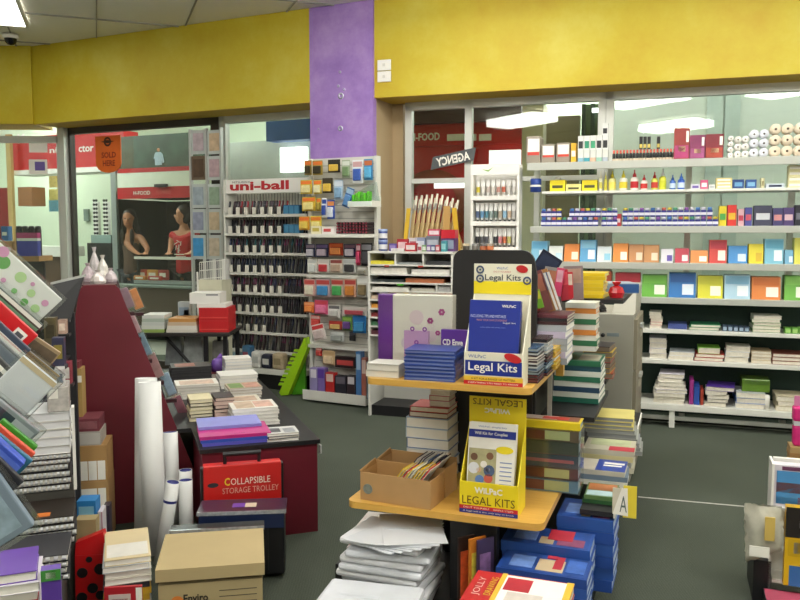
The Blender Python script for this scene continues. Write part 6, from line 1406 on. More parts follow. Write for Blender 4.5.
z = pack(z, .05, '#2f4458', 'wrapped navy pack with a pink band, third in the clear pack pile', fr=[(.02, .35, .95, .65, mat('#a05a68', .4), 'pink_stripe')], deco=[(.02, .0, .98, .2, mat('#8a4a5a'), 'pink_band')])
z = pack(z, .05, '#3c4640', 'wrapped dark green pack, fourth in the clear pack pile')
z = pack(z, .045, '#5c4c3a', 'wrapped brown pack with red pictures just under the yellow puzzle book', fr=[(.2, .1, .62, .9, DR, 'picture'), (.62, .1, .9, .9, LG2, 'picture'), (.0, .0, .2, .95, mat('#4a3a30', .4, var=.4), 'picture')], deco=[(.3, .1, .6, .7, DR, 'picture')])
hz_ = FI.uz(560, 433, wa)[1]
z = pack(z, max(.03, hz_ - z), '#d2bd22', 'yellow puzzle book with a colourful cover on top of the clear packs', du=.005, wrap=False, name='puzzle_book', deco=[(.12, .25, .97, .97, mat('#7a4a3a', .4, var=.5, scale=9), 'cover_picture'), (.3, .35, .72, .9, mat('#c0b0a8', .4, var=.5, scale=12), 'cover_picture'), (.55, .4, .85, .8, mat('#b8342c', .4), 'red_picture')])
# colouring books on the side shelf
ua2, wa2 = FI.uw(595, 405, .701)
GRN = ['#1f5a4a', '#c9ccc2', '#24405a', '#d2d4cc', '#2a6a50', '#cdd0c6', '#1f4a5a', '#2c6a4c']
o_, z = stack(FI, ua2 - .085, wa2 + .14, .701, 8, .20, .24, .0235, [mat(c, .4) for c in GRN], 'colouring_book', 'green and white colouring book in the stack on the dark side shelf', 'colouring book', 'stack of colouring books on the side shelf', jit=.004, spine='y-', pm=PAPER,
              deco=[(.1, .1, .5, .9, mat('#6a8a6a', .4, var=.6, scale=16), 'picture'), (.5, .1, .95, .8, mat('#b0a890', .4, var=.5, scale=16), 'picture')])
# disc cases and magazines on the upper side shelf
CASES = ['#1c1c22', '#b8bcc0', '#6a2a30', '#2f4a6a', '#c9c4bc', '#26262a', '#7a8a94', '#3a2a30', '#9aa4aa', '#202026']
def case_pile(px, w, n, sx, sy, th, grp, lab, cols, z0=ZU + .0008):
    u = FI.uz(px, 360, w)[0]; z = z0
    for i in range(n):
        t = book_at(FI.P(u + RND.uniform(-.003, .003), w + sy / 2, z), FI.a + RND.uniform(-.04, .04), sx, sy, th - .0006, mat(cols[(i * 3 + n) % len(cols)], .25), 'disc_case', lab, 'disc case', grp, small=True, pm=mat(cols[(i * 7 + 2) % len(cols)], .3)); z += th
    return z
case_pile(531, .10, 9, .05, .13, .0135, 'front pile of disc cases', 'disc case in the front pile on the upper shelf edge beside the kit display', CASES)
case_pile(539.5, .25, 10, .055, .13, .0135, 'second pile of disc cases', 'disc case in the second pile on the upper shelf edge', CASES)
case_pile(550, .40, 5, .045, .12, .016, 'low yellow striped pile of cases', 'yellow and white striped case in the low pile on the upper shelf edge', ['#d2b84a', '#d8d4c8', '#c9a23a'])
u = FI.uz(560, 330, .55)[0] - .025
o_, z = stack(FI, u - .005, .62, ZU + .0008, 6, .12, .21, .026, [mat('#8a8f98', .3), mat('#b0a8c0', .3), mat('#9aa0a8', .3)], 'magazine', 'grey-spined magazine in the stack along the upper wooden shelf', 'magazine', 'grey-spined magazines', jit=.003, spine='y-', pm=PAPER)
o_, z = stack(FI, u - .005, .62, z, 3, .125, .20, .013, [mat('#3a2026', .3), mat('#26242a', .3), mat('#5a2a34', .3)], 'dark_book', 'dark maroon book on the grey-spined magazines', 'book', 'dark maroon books', jit=.003, spine='y-')
u = FI.uz(582, 330, .95)[0]
o_, z = stack(FI, u - .0, .985, ZU + .0008, 9, .13, .14, .0235, [mat('#c9cac2', .4), mat('#2f6a48', .4), mat('#d8d6cc', .4), mat('#c9803a', .4)], 'picture_book', 'green and white picture book in the rear stack along the upper wooden shelf', 'book', 'rear stack of picture books', jit=.004, spine='y-')
# magazines fanned in a V at the head of the gondola
ztopg = pzt - .028
def lean_mag(pxb, pyb, pxt, pyt, w, wd, c, c2, lab, th=.008, grp=None, nm='upright_magazine'):
    """magazine standing edge-on, leaning sideways from its foot pixel to its head pixel"""
    u0, z0 = FI.uz(pxb, pyb, w); u1, z1 = FI.uz(pxt, pyt, w)
    L = math.hypot(u1 - u0, z1 - z0)
    t = thing(nm, lab, 'magazine', FI.P(u0, w, z0), FI.a, grp); t.rotation_euler.y = math.atan2(u1 - u0, z1 - z0)
    mb = MB(); mb.box(-wd / 2, wd / 2, 0, th, 0, L, mat(c, .35, var=.5, scale=10)); mb.done('cover', t)
    mb = MB(); mb.box(-wd * .4, wd * .4, -.0012, -.0001, L * .5, L * .92, mat(c2, .35, var=.6, scale=18)); mb.done('print', t)
    return t
lean_mag(545, 312, 533, 272, .62, .07, '#7a4a4a', '#a86a5a', 'colourful magazine leaning left at the front of the gondola head'); lean_mag(553, 311, 541, 270, .66, .05, '#a87a4a', '#5a6a8a', 'orange-brown magazine leaning left behind the colourful one')
lean_mag(557, 310, 544, 273, .60, .008, '#d8d8d4', '#d0d0cc', 'thin white magazine edge leaning left at the gondola head'); lean_mag(561, 310, 548, 272, .61, .008, '#dcdcd8', '#d4d4d0', 'second thin white magazine edge leaning left at the gondola head')
lean_mag(534, 284, 553, 255, .90, .10, '#20263a', '#2a3248', 'dark navy folder leaning right behind the magazines at the gondola head', nm='upright_folder'); lean_mag(550, 305, 556, 268, .74, .09, '#8a8a88', '#a06a50', 'grey magazine standing behind the leaning ones'); lean_mag(567, 300, 562, 270, .70, .045, '#b0283c', '#d04a5a', 'red magazine standing upright at the gondola head'); lean_mag(537, 311, 530, 284, .585, .03, '#c03a44', '#d8a02a', 'narrow red and yellow magazine at the left foot of the gondola head'); lean_mag(557, 296, 561, 268, .68, .03, '#c9406a', '#e0a0b0', 'pink magazine between the grey and the red ones at the gondola head'); lean_mag(571, 298, 570, 272, .66, .02, '#b82030', '#d8c0b0', 'slim second red magazine at the gondola head'); lean_mag(541, 308, 536, 290, .575, .025, '#7ab03a', '#d8d04a', 'small green and yellow magazine low at the gondola head'); lean_mag(574, 300, 573, 266, .80, .08, '#8a7a7a', '#a88a7a', 'grey-brown magazine standing behind the red one')
u, z = FI.uz(588, 298, 1.15)
o_, z2 = stack(FI, u, 1.25, z, 7, .14, .20, .0165, [mat('#d8b81c', .35), mat('#e0c22a', .35), mat('#cfae18', .35)], 'yellow_book', 'bright yellow paperback in the stack on the gondola head', 'book', 'stack of bright yellow paperbacks', jit=.005, rot=.06, spine='y-', pm=mat('#d8cf9a'))
q.add('ledge', MB().box(u - .16, u + .16, .56, 1.65, z - .02, z - .001, DK)) if False else None
mb = MB(); mb.box(pb - .02, u + .16, 1.12, 1.75, z - .02, z - .001, DK)
mb.box(pb - .08, pb + .02, 1.12, 1.75, 1.061, z - .02, DK)
t_ = Part.__new__(Part); 
for v in mb.bm.verts: v.co -= Vector((-.3, .8, 0))
mb.done('head_ledge', bpy.data.objects['island_gondola'])
t = thing('flat_blue_box', 'flat blue and silver box lying on the gondola head behind the yellow paperbacks', 'box', FI.P(u + .06, 1.55, z), FI.a + .35)
mb = MB(); mb.box(-.12, .12, -.09, .09, 0, .05, mat('#8a98a8', .35)); mb.done('carton', t); mb = MB(); mb.box(.02, .121, -.091, .091, .004, .046, mat('#24508a', .35)); mb.done('blue_end', t)
t = thing('red_bag', 'crumpled shiny red bag beside the yellow paperbacks', 'bag', FI.P(u + .12, 1.22, z), FI.a)
mb = MB(); RR = random.Random(3)
prof = [(0, 0), (.04, .0), (.05, .03), (.038, .06), (.0, .075)]; mb.lathe(prof, mat('#b8202a', .2, var=.4, scale=30, bump=.6), Matrix.Diagonal((.75, .7, .8, 1)), 9, False); mb.done('bag', t)
mb = MB(); mb.lathe([(0, .058), (.013, .058), (.022, .074), (.016, .07), (0, .064)], mat('#c9282e', .2), None, 7, False); mb.done('gathered_top', t)

# ---- filing cabinet behind the island
zc = FI.uz(615, 314, 2.13)[1]
CABG = mat('#a5a396', .5, .1, var=.05); CABS = mat('#8f8875', .5, .1, var=.05)
cu0, cu1, cw0, cw1 = -.29, .165, 2.13, 2.74
q2 = Part('filing_cabinet', 'grey metal filing cabinet at the far end of the island', 'filing cabinet', FI, (cu0 + cu1) / 2, (cw0 + cw1) / 2, 0)
mb = MB(); mb.box(cu0, cu1 - .02, cw0, cw1, .0, zc, CABG, bev=.004); q2.add('body', mb)
nz = 3
for k in range(nz):
    a = .05 + (zc - .07) * k / nz; b = .05 + (zc - .07) * (k + 1) / nz - .01
    mb = MB(); mb.box(cu1 - .02, cu1, cw0 + .012, cw1 - .012, a, b, CABS, bev=.003); dr = q2.add('drawer', mb)
    mb = MB(); mb.box(cu1, cu1 + .018, (cw0 + cw1) / 2 - .06, (cw0 + cw1) / 2 + .06, b - .07, b - .05, STEEL); q2.add('handle', mb, dr)
    mb = MB(); mb.box(cu1, cu1 + .006, (cw0 + cw1) / 2 - .04, (cw0 + cw1) / 2 + .04, b - .13, b - .09, mat('#c9c6b8')); q2.add('label_holder', mb, dr)
mb = MB(); mb.lathe([(0, 0), (.012, 0), (.012, .006), (0, .006)], BLACK, Matrix.Translation((FI.uz(603, 335, cw0)[0], cw0, FI.uz(603, 335, cw0)[1])) @ Matrix.Rotation(pi / 2, 4, 'X'), 10); q2.add('lock', mb)
mb = MB(); pxbox(mb, FI, 607, 333, 619, 336.5, cw0 - .002, .002, mat('#7f8c90')); q2.add('name_plate', mb)
# things on the cabinet
t = thing('grey_tray', 'pale grey plastic paper tray standing on the filing cabinet', 'tray', FI.P(.07, 2.42, zc + .001), FI.a)
GT = mat('#b5b2a4', .5)
mb = MB(); mb.hex8([(-.05, -.26, 0), (.08, -.26, 0), (.08, .27, 0), (-.05, .27, 0)], [(-.03, -.2, .12), (.08, -.2, .12), (.08, .27, .15), (-.03, .27, .15)], GT); mb.done('body', t); mb = MB(); mb.box(-.025, .07, -.18, .25, .15, .165, mat('#c9c6ba', .5)); mb.done('rim', t) if False else None
t = thing('black_gadget', 'black rounded gadget with cord lying on the filing cabinet', 'gadget', FI.P(-.10, 2.25, zc + .001), FI.a)
mb = MB(); mb.lathe([(0, 0), (.075, 0), (.08, .02), (.06, .05), (.0, .06)], mat('#1a1a1c', .25), None, 16); mb.done('body', t); mb = MB(); mb.tube((.05, -.04, .012), (.085, -.09, .012), .005, BLACK); mb.done('cord', t)
# shelf goods hung before the cabinet
def rbox(x0, y0, x1, y1, w, D, c, name, lab, cat, z, front=(), turn=0.0): return ibox(x0, y0, x1, y1, w, D, c, name, lab, cat, z, front, turn)
z = .701
for i, (dx, c, lab) in enumerate(((0, '#2a1f2a', 'dark stationery pack lying on the side shelf before the filing cabinet'),)):
    u0, u1 = FI.uz(597, 350, 1.55)[0], FI.uz(624, 350, 1.55)[0]
    zz = .701
    for k in range(6):
        cc = ['#a84a34', '#c9a02a', '#3a2a34', '#b02c30', '#d2b43a', '#2c2430', '#5a3a3a', '#241c26'][k]
        t = book_at(FI.P((u0 + u1) / 2 - .065 + RND.uniform(-.006, .006), 1.66, zz), FI.a + RND.uniform(-.06, .06), (u1 - u0) * (1.1 if k < 5 else 1.0), .2, .027, mat(cc, .35, var=.3), 'toy_pack', 'mixed red, yellow and dark pack in the pile before the filing cabinet', 'pack', 'mixed packs before the filing cabinet', small=True, pm=mat('#8a7a6a', .5)); zz += .0275

# right-hand low piles nearer the aisle
def aisle_pile(px, py, ztop, sx, sy, cols, lab, grp, n, z0=base, nm='aisle_book', **k):
    u, w = FI.uw(px, py, ztop); th = (ztop - z0) / n; z = z0
    for i in range(n):
        kk = k if i == n - 1 else {a: b for a, b in k.items() if a != 'deco'}
        book_at(FI.P(u - sx / 2 + RND.uniform(-.006, .006), w + sy / 2 + RND.uniform(-.004, .004), z), FI.a + RND.uniform(-.03, .03), sx, sy, th - .0008, mat(cols[i % len(cols)], .4), nm, lab[1] if i == n - 1 else lab[0], 'book', None if i == n - 1 else grp, **kk); z += th
zs = .43; q.d = (-.3, .8, 0)
mb = MB(); mb.box(pb + .025, .118, .74, 2.06, zs - .02, zs - .001, DK); mb.box(.08, .20, .33, 2.06, zs - .02, zs - .001, DK); mb.box(.20, .206, .33, 2.06, zs - .022, zs - .0008, PAPER); q.add('aisle_shelf', mb)
aisle_pile(616, 498, .462, .118, .16, ['#2c5a34', '#5a7a4a'], ('green-edged book below a colourful cover beside the clear packs', 'green book with a colourful cover beside the clear packs'), 'green-edged books beside the clear packs', 2, z0=zs, spine='y-', deco=[(.05, .45, .95, .95, mat('#a8683a', .4, var=.7, scale=14), 'cover_picture'), (.05, .05, .95, .4, mat('#a8c0c4', .4, var=.4, scale=20), 'cover_strip')])
aisle_pile(626, 473, .492, .18, .165, ['#c9c6bc', '#6a7a8a', '#b8b4a8'], ('grey-edged book within the pile under the blue manual', 'blue manual with white lettering lying right of the clear packs'), 'grey-edged books under the blue manual', 3, z0=zs, spine='y-', deco=[(.0, .05, .35, .95, mat('#b8b0a0', .4, var=.3), 'pale_strip'), (.35, .02, 1, .98, mat('#1f3f9a', .35), 'blue_cover'), (.5, .6, .95, .75, PAPER, 'white_print'), (.5, .4, .9, .5, PAPER, 'white_print')])
aisle_pile(633, 452, .525, .21, .19, ['#b8b4a0', '#8a8c88', '#c9c090'], ('grey book within the pile under a red-edged one before the filing cabinet', 'pale book with red edging in the pile before the filing cabinet'), 'grey books before the filing cabinet', 4, z0=zs, spine='y-', deco=[(.5, 0, 1, .35, mat('#b8283a'), 'red_corner'), (.1, .4, .9, .95, mat('#b0b890', .5, var=.4, scale=14), 'picture')])
u, w = FI.uw(632, 420, .60)
zz = zs + .0005
for i in range(9):
    y_ = i >= 6
    t = book_at(FI.P(u - .115 + .007 * abs(7 - i), w + .12, zz), FI.a + .04, .22, .2, .0182, mat(['#8a8c88', '#9a9c98', '#84868a', '#a4a6a0', '#8c8e8a', '#96988e', '#d2c470', '#c9bc6a', '#dccf7c'][i], .45), 'yellow_folder' if y_ else 'grey_folder', 'pale yellow folder topping the pile before the filing cabinet' if y_ else 'grey folder in the pile before the filing cabinet', 'folder', 'pale yellow folders before the filing cabinet' if y_ else 'grey folders before the filing cabinet', small=True, pm=mat('#8a8c8c')); zz += .0188
# white and yellow letter A card at the corner of the island
ca, cz0 = FI.uz(612, 516, .322); cb, cz1 = FI.uz(637, 487, .322)
t = thing('letter_card', 'yellow and white card printed with a letter A at the aisle corner of the island', 'card', FI.P(ca, .322, cz0), FI.a)
cw_, ch_ = cb - ca, cz1 - cz0
mb = MB(); mb.box(cw_ * .45, cw_, 0, .005, 0, ch_, mat('#d8c43a', .45)); mb.box(.0, cw_ * .45, .002, .005, ch_ * .1, ch_ * .9, mat('#c9c4b0', .45)); mb.done('board', t); mb = MB(); mb.prism([(cw_ * .02, ch_ * .08), (cw_ * .38, ch_ * .92), (cw_ * .62, ch_ * .92), (cw_ * .66, ch_ * .05)], -.002, 0, PAPER); mb.done('white_print', t)
text('A', t, (cw_ * .46, -.003, ch_ * .42), cw_ * .30, ch_ * .5, mat('#5a6a62'))

# ---- white paper goods on the left-hand base of the island
pz = base
WB = mat('#dcdde0', .35, var=.05); WB2 = mat('#d0d3d8', .3, var=.06)
u, w = FI.uw(392, 545, .34)
SOFT = [mat('#dcdde0', .3, var=.06, scale=14, bump=.7), mat('#d0d3d8', .25, var=.1, scale=18, bump=.8)]
def soft(u, w, z, rz, sx, sy, th, m, lab, grp):
    t = thing('envelope_pack', lab, 'envelope pack', FI.P(u, w, z), FI.a + rz, grp)
    mb = MB(); mb.box(-sx / 2, sx / 2, -sy / 2, sy / 2, 0, th, m, bev=th * .42); mb.done('bag', t)
    mb = MB(); mb.box(-sx * .3, sx * .1, -sy * .1, sy * .02, th, th + .0006, mat('#c6cad0', .3)); mb.done('label', t); return t
for i in range(9):
    soft(-.545 + RND.uniform(-.015, .015), .03 + RND.uniform(-.02, .02), pz, RND.uniform(-.12, .12), .31, .25, .025, SOFT[i % 2], 'white envelope pack in the slumped pile on the left base of the island', 'slumped white envelope packs'); pz += .0262
for i in range(7):
    a = -.35 + .13 * i
    t = thing('plastic_sleeve', 'translucent white sleeve fanned over the slumped envelope packs', 'sleeve', FI.P(-.535 + .010 * i, .01 + .004 * i, pz + .002 + .0034 * i), FI.a + a, 'fanned plastic sleeves')
    mb = MB(); mb.box(-.11, .11, -.15, .15, 0, .002, WB2); mb.done('sleeve', t); mb = MB(); mb.box(-.10, .10, -.005, .0, .002, .0032, mat('#c2c6cc', .3)); mb.done('edge', t)
u, w = FI.uw(340, 590, .2)
pz2 = base
for i in range(4):
    soft(-.53 + RND.uniform(-.012, .012), -.26 + RND.uniform(-.01, .01), pz2, RND.uniform(-.07, .07) + .05 * i, .33, .22, .032, SOFT[i % 2], 'white envelope pack in the pile at the front left corner of the island', 'front pile of white envelope packs'); pz2 += .0335
for i, (dz, c, lab) in enumerate(((0, '#3a3c44', 'dark pack at the bottom of the little pile on the island left side'), (.035, '#c9b8b8', 'pale pink pack second in the little pile on the island left side'), (.07, '#c04a4c', 'red and white pack third in the little pile on the island left side'), (.105, '#d8d2cc', 'white pack with red print topping the little pile on the island left side'))):
    t = book_at(FI.P(-.745 + .012 * i, .30, base + dz + .02), FI.a + .1, .15, .22, .034, mat(c, .4), 'small_pack', lab, 'pack', pm=PAPER, deco=[(.1, .1, .5, .4, mat('#b8303a'), 'red_print')] if i == 3 else ())
mb = MB(); mb.box(-.84, -.655, .17, .43, .0, base + .0195, DK)
for v in mb.bm.verts: v.co -= Vector((-.3, .8, 0))
mb.done('side_plinth', bpy.data.objects['island_gondola'])
# ================================================================ MAROON GONDOLA AND THE GOODS ROUND IT
MAR = mat('#651826', .42, var=.08); MARD = mat('#3a0e1a', .5)
def gu(px, py, w=0): return FG.uz(px, py, w)
gzt = gu(99, 285)[1]
gl, gr = gu(81.5, 286)[0], gu(117, 286)[0]
gbl, gbr = gl - .22, gr + .43
q = Part('maroon_gondola', 'maroon sloping display gondola with a low deck on the left of the shop', 'display gondola', FG, .2, .5, 0)
mb = MB(); mb.prism([(gbl, 0), (gbr, 0), (gr + .01, gzt - .02), (gr - .01, gzt), (gl + .01, gzt), (gl - .01, gzt - .02)], 0, .03, MAR, 'y'); q.add('end_panel', mb)
mb = MB(); mb.prism([(gbl + .03, 0), (gbr - .02, 0), (gr - .006, gzt - .03), (gl + .02, gzt - .03)], .03, 2.2, MARD, 'y'); q.add('body', mb)
du, dw = FG.uw(318, 531, 0); dz = .456
mb = MB(); mb.box(.33, du, dw, dw + .03, 0, dz - .02, MAR); mb.box(du - .03, du, dw + .03, 1.9, 0, dz - .02, MAR); mb.box(.33, .36, dw + .03, -.001, 0, dz - .02, MAR); q.add('deck_panel', mb)
mb = MB(); mb.box(.32, du + .012, dw - .01, -.002, dz - .02, dz, BLACK); mb.box(gbr - .17, du + .012, -.002, 1.9, dz - .02, dz, BLACK); q.add('deck_top', mb)
mb = MB(); mb.box(du + .012, du + .02, dw - .01, dw + .02, dz - .07, dz - .03, STEEL); q.add('catch', mb)

# clear bags on the ridge
for i, (px, y0, r, c, lab) in enumerate(((95, 247, .030, '#c9c2c4', 'tallest clear gathered bag on the ridge of the maroon gondola'), (88, 263, .034, '#b8a8ae', 'clear bag at the left of the maroon gondola ridge'), (103, 255, .032, '#d4cfc8', 'pale clear bag right of the tallest one on the ridge'), (111, 268, .030, '#c4b8bc', 'clear bag at the right of the maroon gondola ridge'), (98, 270, .036, '#d2c8c4', 'clear bag low in front on the maroon gondola ridge'))):
    w = (.62, .3, .5, .25, .12)[i]
    u = gu(px, 280, w)[0]; zb = gzt + .001; zt = gu(px, y0, w)[1]; h = max(.05, zt - zb)
    t = thing('clear_bag', lab, 'bag', FG.P(u, w, zb), FG.a)
    mb = MB(); mb.lathe([(0, 0), (r, 0), (r * 1.1, h * .2), (r * .8, h * .55), (r * .3, h * .8)], mat(c, .25, var=.5, scale=40, bump=.5), Matrix.Diagonal((1, 1.6, 1, 1)), 9, False); mb.done('bag', t)
    mb = MB(); mb.lathe([(r * .3, h * .8), (r * .2, h * .84), (r * .42, h), (r * .2, h * .96)], mat(c, .25, bump=.5), None, 8, False); mb.done('gathered_top', t)
mb = MB()
for v in mb.bm.verts: pass
q2 = Part('ridge_ledge', 'narrow ledge along the ridge of the maroon gondola', 'ledge', FG, (gl + gr) / 2, .5, gzt - .029)
mb = MB(); mb.box(gl + .0, gr - .0, .031, .8, gzt - .029, gzt, MARD); q2.add('board', mb)
# wrapped packs along the right-hand slope
for i, (px, y0, y1, c, c2, lab) in enumerate(((121, 287, 308, '#b8a8a8', '#8a6a7a', 'clear wrapped pack nearest the ridge on the right slope of the maroon gondola'), (131, 288, 309, '#d2582a', '#e08a4a', 'orange pack standing at the top of the right slope of the maroon gondola'), (128, 312, 334, '#b8b0ae', '#c9a2a8', 'clear wrapped pink pack second down the right slope of the maroon gondola'), (139, 332, 356, '#aab2b6', '#7f9aac', 'clear wrapped blue-grey pack third down the right slope of the maroon gondola'), (151, 352, 378, '#c2b8b4', '#b88a8a', 'clear wrapped pale pack fourth down the right slope of the maroon gondola'), (164, 372, 396, '#b8c0c6', '#9ab0c4', 'clear wrapped pale blue pack fifth down the right slope of the maroon gondola'), (176, 395, 418, '#c9b4b4', '#a86a7a', 'clear wrapped rose pack lowest on the right slope of the maroon gondola'))):
    w = .07 + .05 * i if i != 1 else .5
    ua, zb = gu(px - 5.5, y1, w); ub, zt = gu(px + 5.5, y0, w)
    t = thing('wrapped_pack', lab, 'pack', FG.P((ua + ub) / 2 + .045, w, zb), FG.a); t.rotation_euler.y = -.36
    W = (ub - ua) / 2 * .8; h = zt - zb
    q.d = (.2, .5, 0); lb = MB(); lb.box((ua + ub) / 2 - .10, (ua + ub) / 2 + .04 + W, w - .006, w + .03, zb - .04, zb - .022, MARD); q.add('ledge', lb)
    mb = MB(); mb.box(-W, W, 0, .02, 0, h, mat(c2, .3, var=.4, scale=30), bev=.004); mb.done('contents', t); mb = MB(); mb.box(-W - .006, W + .006, -.004, .024, -.006, h + .008, WRAP); mb.done('wrapper', t)

# ---- goods on the deck
z0 = dz + .0008
def gstack(px, py, sx, sy, n, th, cols, name, lab, cat, grp, z=None, right=False, rot=.02, jit=.004, **k):
    """pile on the deck whose front left (or right) bottom corner is on this pixel"""
    z = z0 if z is None else z
    u, w = FG.uw(px, py, z)
    return stack(FG, u + (-sx / 2 if right else sx / 2), w + sy / 2, z, n, sx, sy, th, [mat(c, .45) if isinstance(c, str) else c for c in cols], name, lab, cat, grp, jit=jit, rot=rot, **k)
PIC = mat('#b8a088', .45, var=.6, scale=18)
# bright folders at the near end
u, w = FG.uw(200, 455, z0); w = max(w, dw + .01); u += .03
zz = z0
for i, (c, lab, dx, dy) in enumerate((('#5a55b8', 'violet folder at the bottom of the bright folder pile on the deck', .0, 0), ('#2f4fb0', 'blue folder second in the bright folder pile on the deck', -.008, 0), ('#b01f74', 'bright magenta folder in the pile on the deck beside the trolley handle', -.012, .0), ('#7d80c4', 'lilac folder lying on the back of the magenta one on the deck', -.02, .11))):
    t = book_at(FG.P(u + .165 + dx, w + .14 + dy, zz), FG.a - .04, .33 if i < 3 else .30, .24 if i < 3 else .20, .015, mat(c, .4), 'plastic_folder', lab, 'folder', spine='y-', pm=PAPER); zz += .0157
    if i == 2: text('notes', t, (.02, -.09, .0153), .05, .012, BLACK, rot=(0, 0, 0))
gstack(190, 422, .118, .16, 6, .0195, ['#cfc6a0', '#2a2624', '#c9bf9a'], 'pocket_book', 'cream and black pocket book in the left column of small books on the deck', 'book', 'left column of pocket books', small=True, pm=mat('#d8d0b4'))
gstack(215, 421, .10, .16, 6, .0205, ['#3a2224', '#c9a8a0', '#2c2022'], 'pocket_book', 'dark pink-edged pocket book in the right column of small books on the deck', 'book', 'right column of pocket books', small=True, pm=mat('#c9b0a4'))
gstack(279, 424, .235, .20, 5, .0185, ['#d6d3ca'], 'magazine', 'white magazine with a pink and tan cover in the square pile on the deck', 'magazine', 'square pile of white magazines', right=True, pm=PAPER, deco=[(.1, .1, .5, .9, PIC, 'cover_picture'), (.52, .15, .92, .85, mat('#c09a8a', .45, var=.5, scale=22), 'cover_picture')])
gstack(299, 440, .15, .13, 3, .014, ['#d2d0cc', '#3a3a3e', '#c9c8c6'], 'bagged_magazine', 'black and white bagged magazine near the front right of the deck', 'magazine', 'black and white bagged magazines', right=True, rot=.12, pm=PAPER, deco=[(.1, .2, .45, .8, mat('#4a4a50', .3, var=.6, scale=30), 'cover_print'), (.55, .1, .9, .7, mat('#8a8c92', .3, var=.6, scale=30), 'cover_print')])
gstack(177, 400, .25, .19, 5, .017, ['#d8d5cc', '#c9c2b4'], 'magazine', 'white magazine in the wide middle pile at the left of the deck', 'magazine', 'wide middle pile of magazines', pm=PAPER, deco=[(.1, .1, .9, .8, mat('#c0a896', .45, var=.5, scale=22), 'cover_picture')])
gstack(262, 397, .20, .18, 4, .016, ['#d6d2c8', '#b8a894'], 'magazine', 'picture-covered magazine in the middle pile at the right of the deck', 'magazine', 'right middle pile of magazines', right=True, pm=PAPER, deco=[(.05, .1, .45, .9, mat('#6a8a4a', .45, var=.5, scale=20), 'cover_picture'), (.5, .1, .95, .9, mat('#b88a7a', .45, var=.5, scale=20), 'cover_picture')])
gstack(226, 411, .20, .17, 3, .016, ['#cfcabc', '#b8b2a4'], 'magazine', 'pale magazine in the low pile tucked behind the square white pile', 'magazine', 'low pile behind the square pile', pm=PAPER, deco=[(.1, .1, .9, .85, mat('#a8907c', .45, var=.6, scale=20), 'cover_picture')])
gstack(268, 412, .16, .15, 4, .014, ['#d2d0ca', '#8a9a6a'], 'magazine', 'small white magazine in the pile at the right edge of the deck', 'magazine', 'small pile at the right edge of the deck', right=True, pm=PAPER, deco=[(.1, .1, .9, .85, mat('#9aa07c', .45, var=.6, scale=20), 'cover_picture')]) if False else None
gstack(172, 383, .26, .2, 5, .02, ['#1c1c1f', '#26262a'], 'black_folder', 'black folder in the pile at the far left of the deck', 'folder', 'black folders on the deck', pm=mat('#3a3a3c'), deco=[(.1, .2, .6, .8, mat('#8a4a3c', .4, var=.6, scale=20), 'cover_picture')])
gstack(258, 387, .24, .2, 4, .021, ['#d8d6d0'], 'white_box_file', 'white flat box in the far pile at the right of the deck', 'box', 'white flat boxes at the far right of the deck', right=True, pm=PAPER)
o_, z_ = gstack(246, 376, .24, .22, 1, .03, ['#6a1f2c'], 'maroon_book', 'large maroon book lying at the far end of the deck', 'book', None, right=True)
o_, z_ = gstack(252, 374, .18, .16, 5, .022, ['#d4d2cc', '#c9cdd2'], 'white_pad', 'white pad in the far pile at the end of the deck', 'pad', 'white pads at the far end of the deck', right=True, z=z_, pm=PAPER)
u, w = FG.uw(221, 371, dz + .03); u -= .02
t = thing('purple_bag', 'small glossy purple bag at the far end of the deck', 'bag', FG.P(u, w + .0, dz + .032), FG.a)
mb = MB(); mb.lathe([(0, 0), (.045, 0), (.052, .03), (.042, .075), (.02, .09), (0, .092)], mat('#6a4a98', .25, var=.4, scale=30, bump=.4), None, 11); mb.done('bag', t); mb = MB(); mb.tube((0, 0, .088), (.03, 0, .11), .012, mat('#7a5aa8', .25), .02, 8); mb.done('gathered_top', t)

# ---- trolleys and archive box on the carpet
def fbox(pl, pr, z, D):
    """floor footprint from two front top corners on pixels at height z"""
    a, b = flr(*pl, z), flr(*pr, z); rz = math.atan2(b.y - a.y, b.x - a.x); L = (b - a).length; n = Vector((-sin(rz), cos(rz), 0)); c = (a + b) / 2 + n * (D / 2); c.z = 0
    return c, rz, L / 2
hz = .275
c, rz, W = fbox((155, 570.5), (264.5, 562.5), hz, .34)
t = thing('archive_box', 'large buff cardboard archive box with a lid on the carpet in the left foreground', 'archive box', c, rz)
BUFF = mat('#ad9a70', .8, var=.05); BUFF2 = mat('#a5946c', .8, var=.05); D = .17
mb = MB(); mb.box(-W + .008, W - .008, -D + .008, D - .008, 0, hz - .06, BUFF2); mb.done('body', t)
mb = MB(); mb.box(-W, W, -D, D, hz - .005, hz, BUFF, bev=.0) ; mb.box(-W, W, -D, -D + .004, hz - .045, hz - .005, BUFF); mb.box(-W, W, D - .004, D, hz - .045, hz - .005, BUFF); mb.box(-W, -W + .004, -D + .004, D - .004, hz - .045, hz - .005, BUFF); mb.box(W - .004, W, -D + .004, D - .004, hz - .045, hz - .005, BUFF); mb.done('lid', t)
zf = hz - .125
text('Enviro', t, (-W * .28, -D + .0065, zf + .012), .085, .03, mat('#2a2018', .7), bold=.03); text('BOX', t, (-W * .28, -D + .0065, zf - .03), .06, .022, mat('#2a2018', .7))
mb = MB(); mb.lathe([(0, 0), (.023, 0), (.023, .001), (0, .001)], mat('#c9742a', .7), Matrix.Translation((-W * .62, -D + .0075, zf)) @ Matrix.Rotation(pi / 2, 4, 'X'), 16); mb.lathe([(0, 0), (.012, 0), (.012, .0015), (0, .0015)], mat('#8a4a1c', .7), Matrix.Translation((-W * .62, -D + .0075, zf - .006)) @ Matrix.Rotation(pi / 2, 4, 'X'), 12); mb.done('emblem', t)
mb = MB()
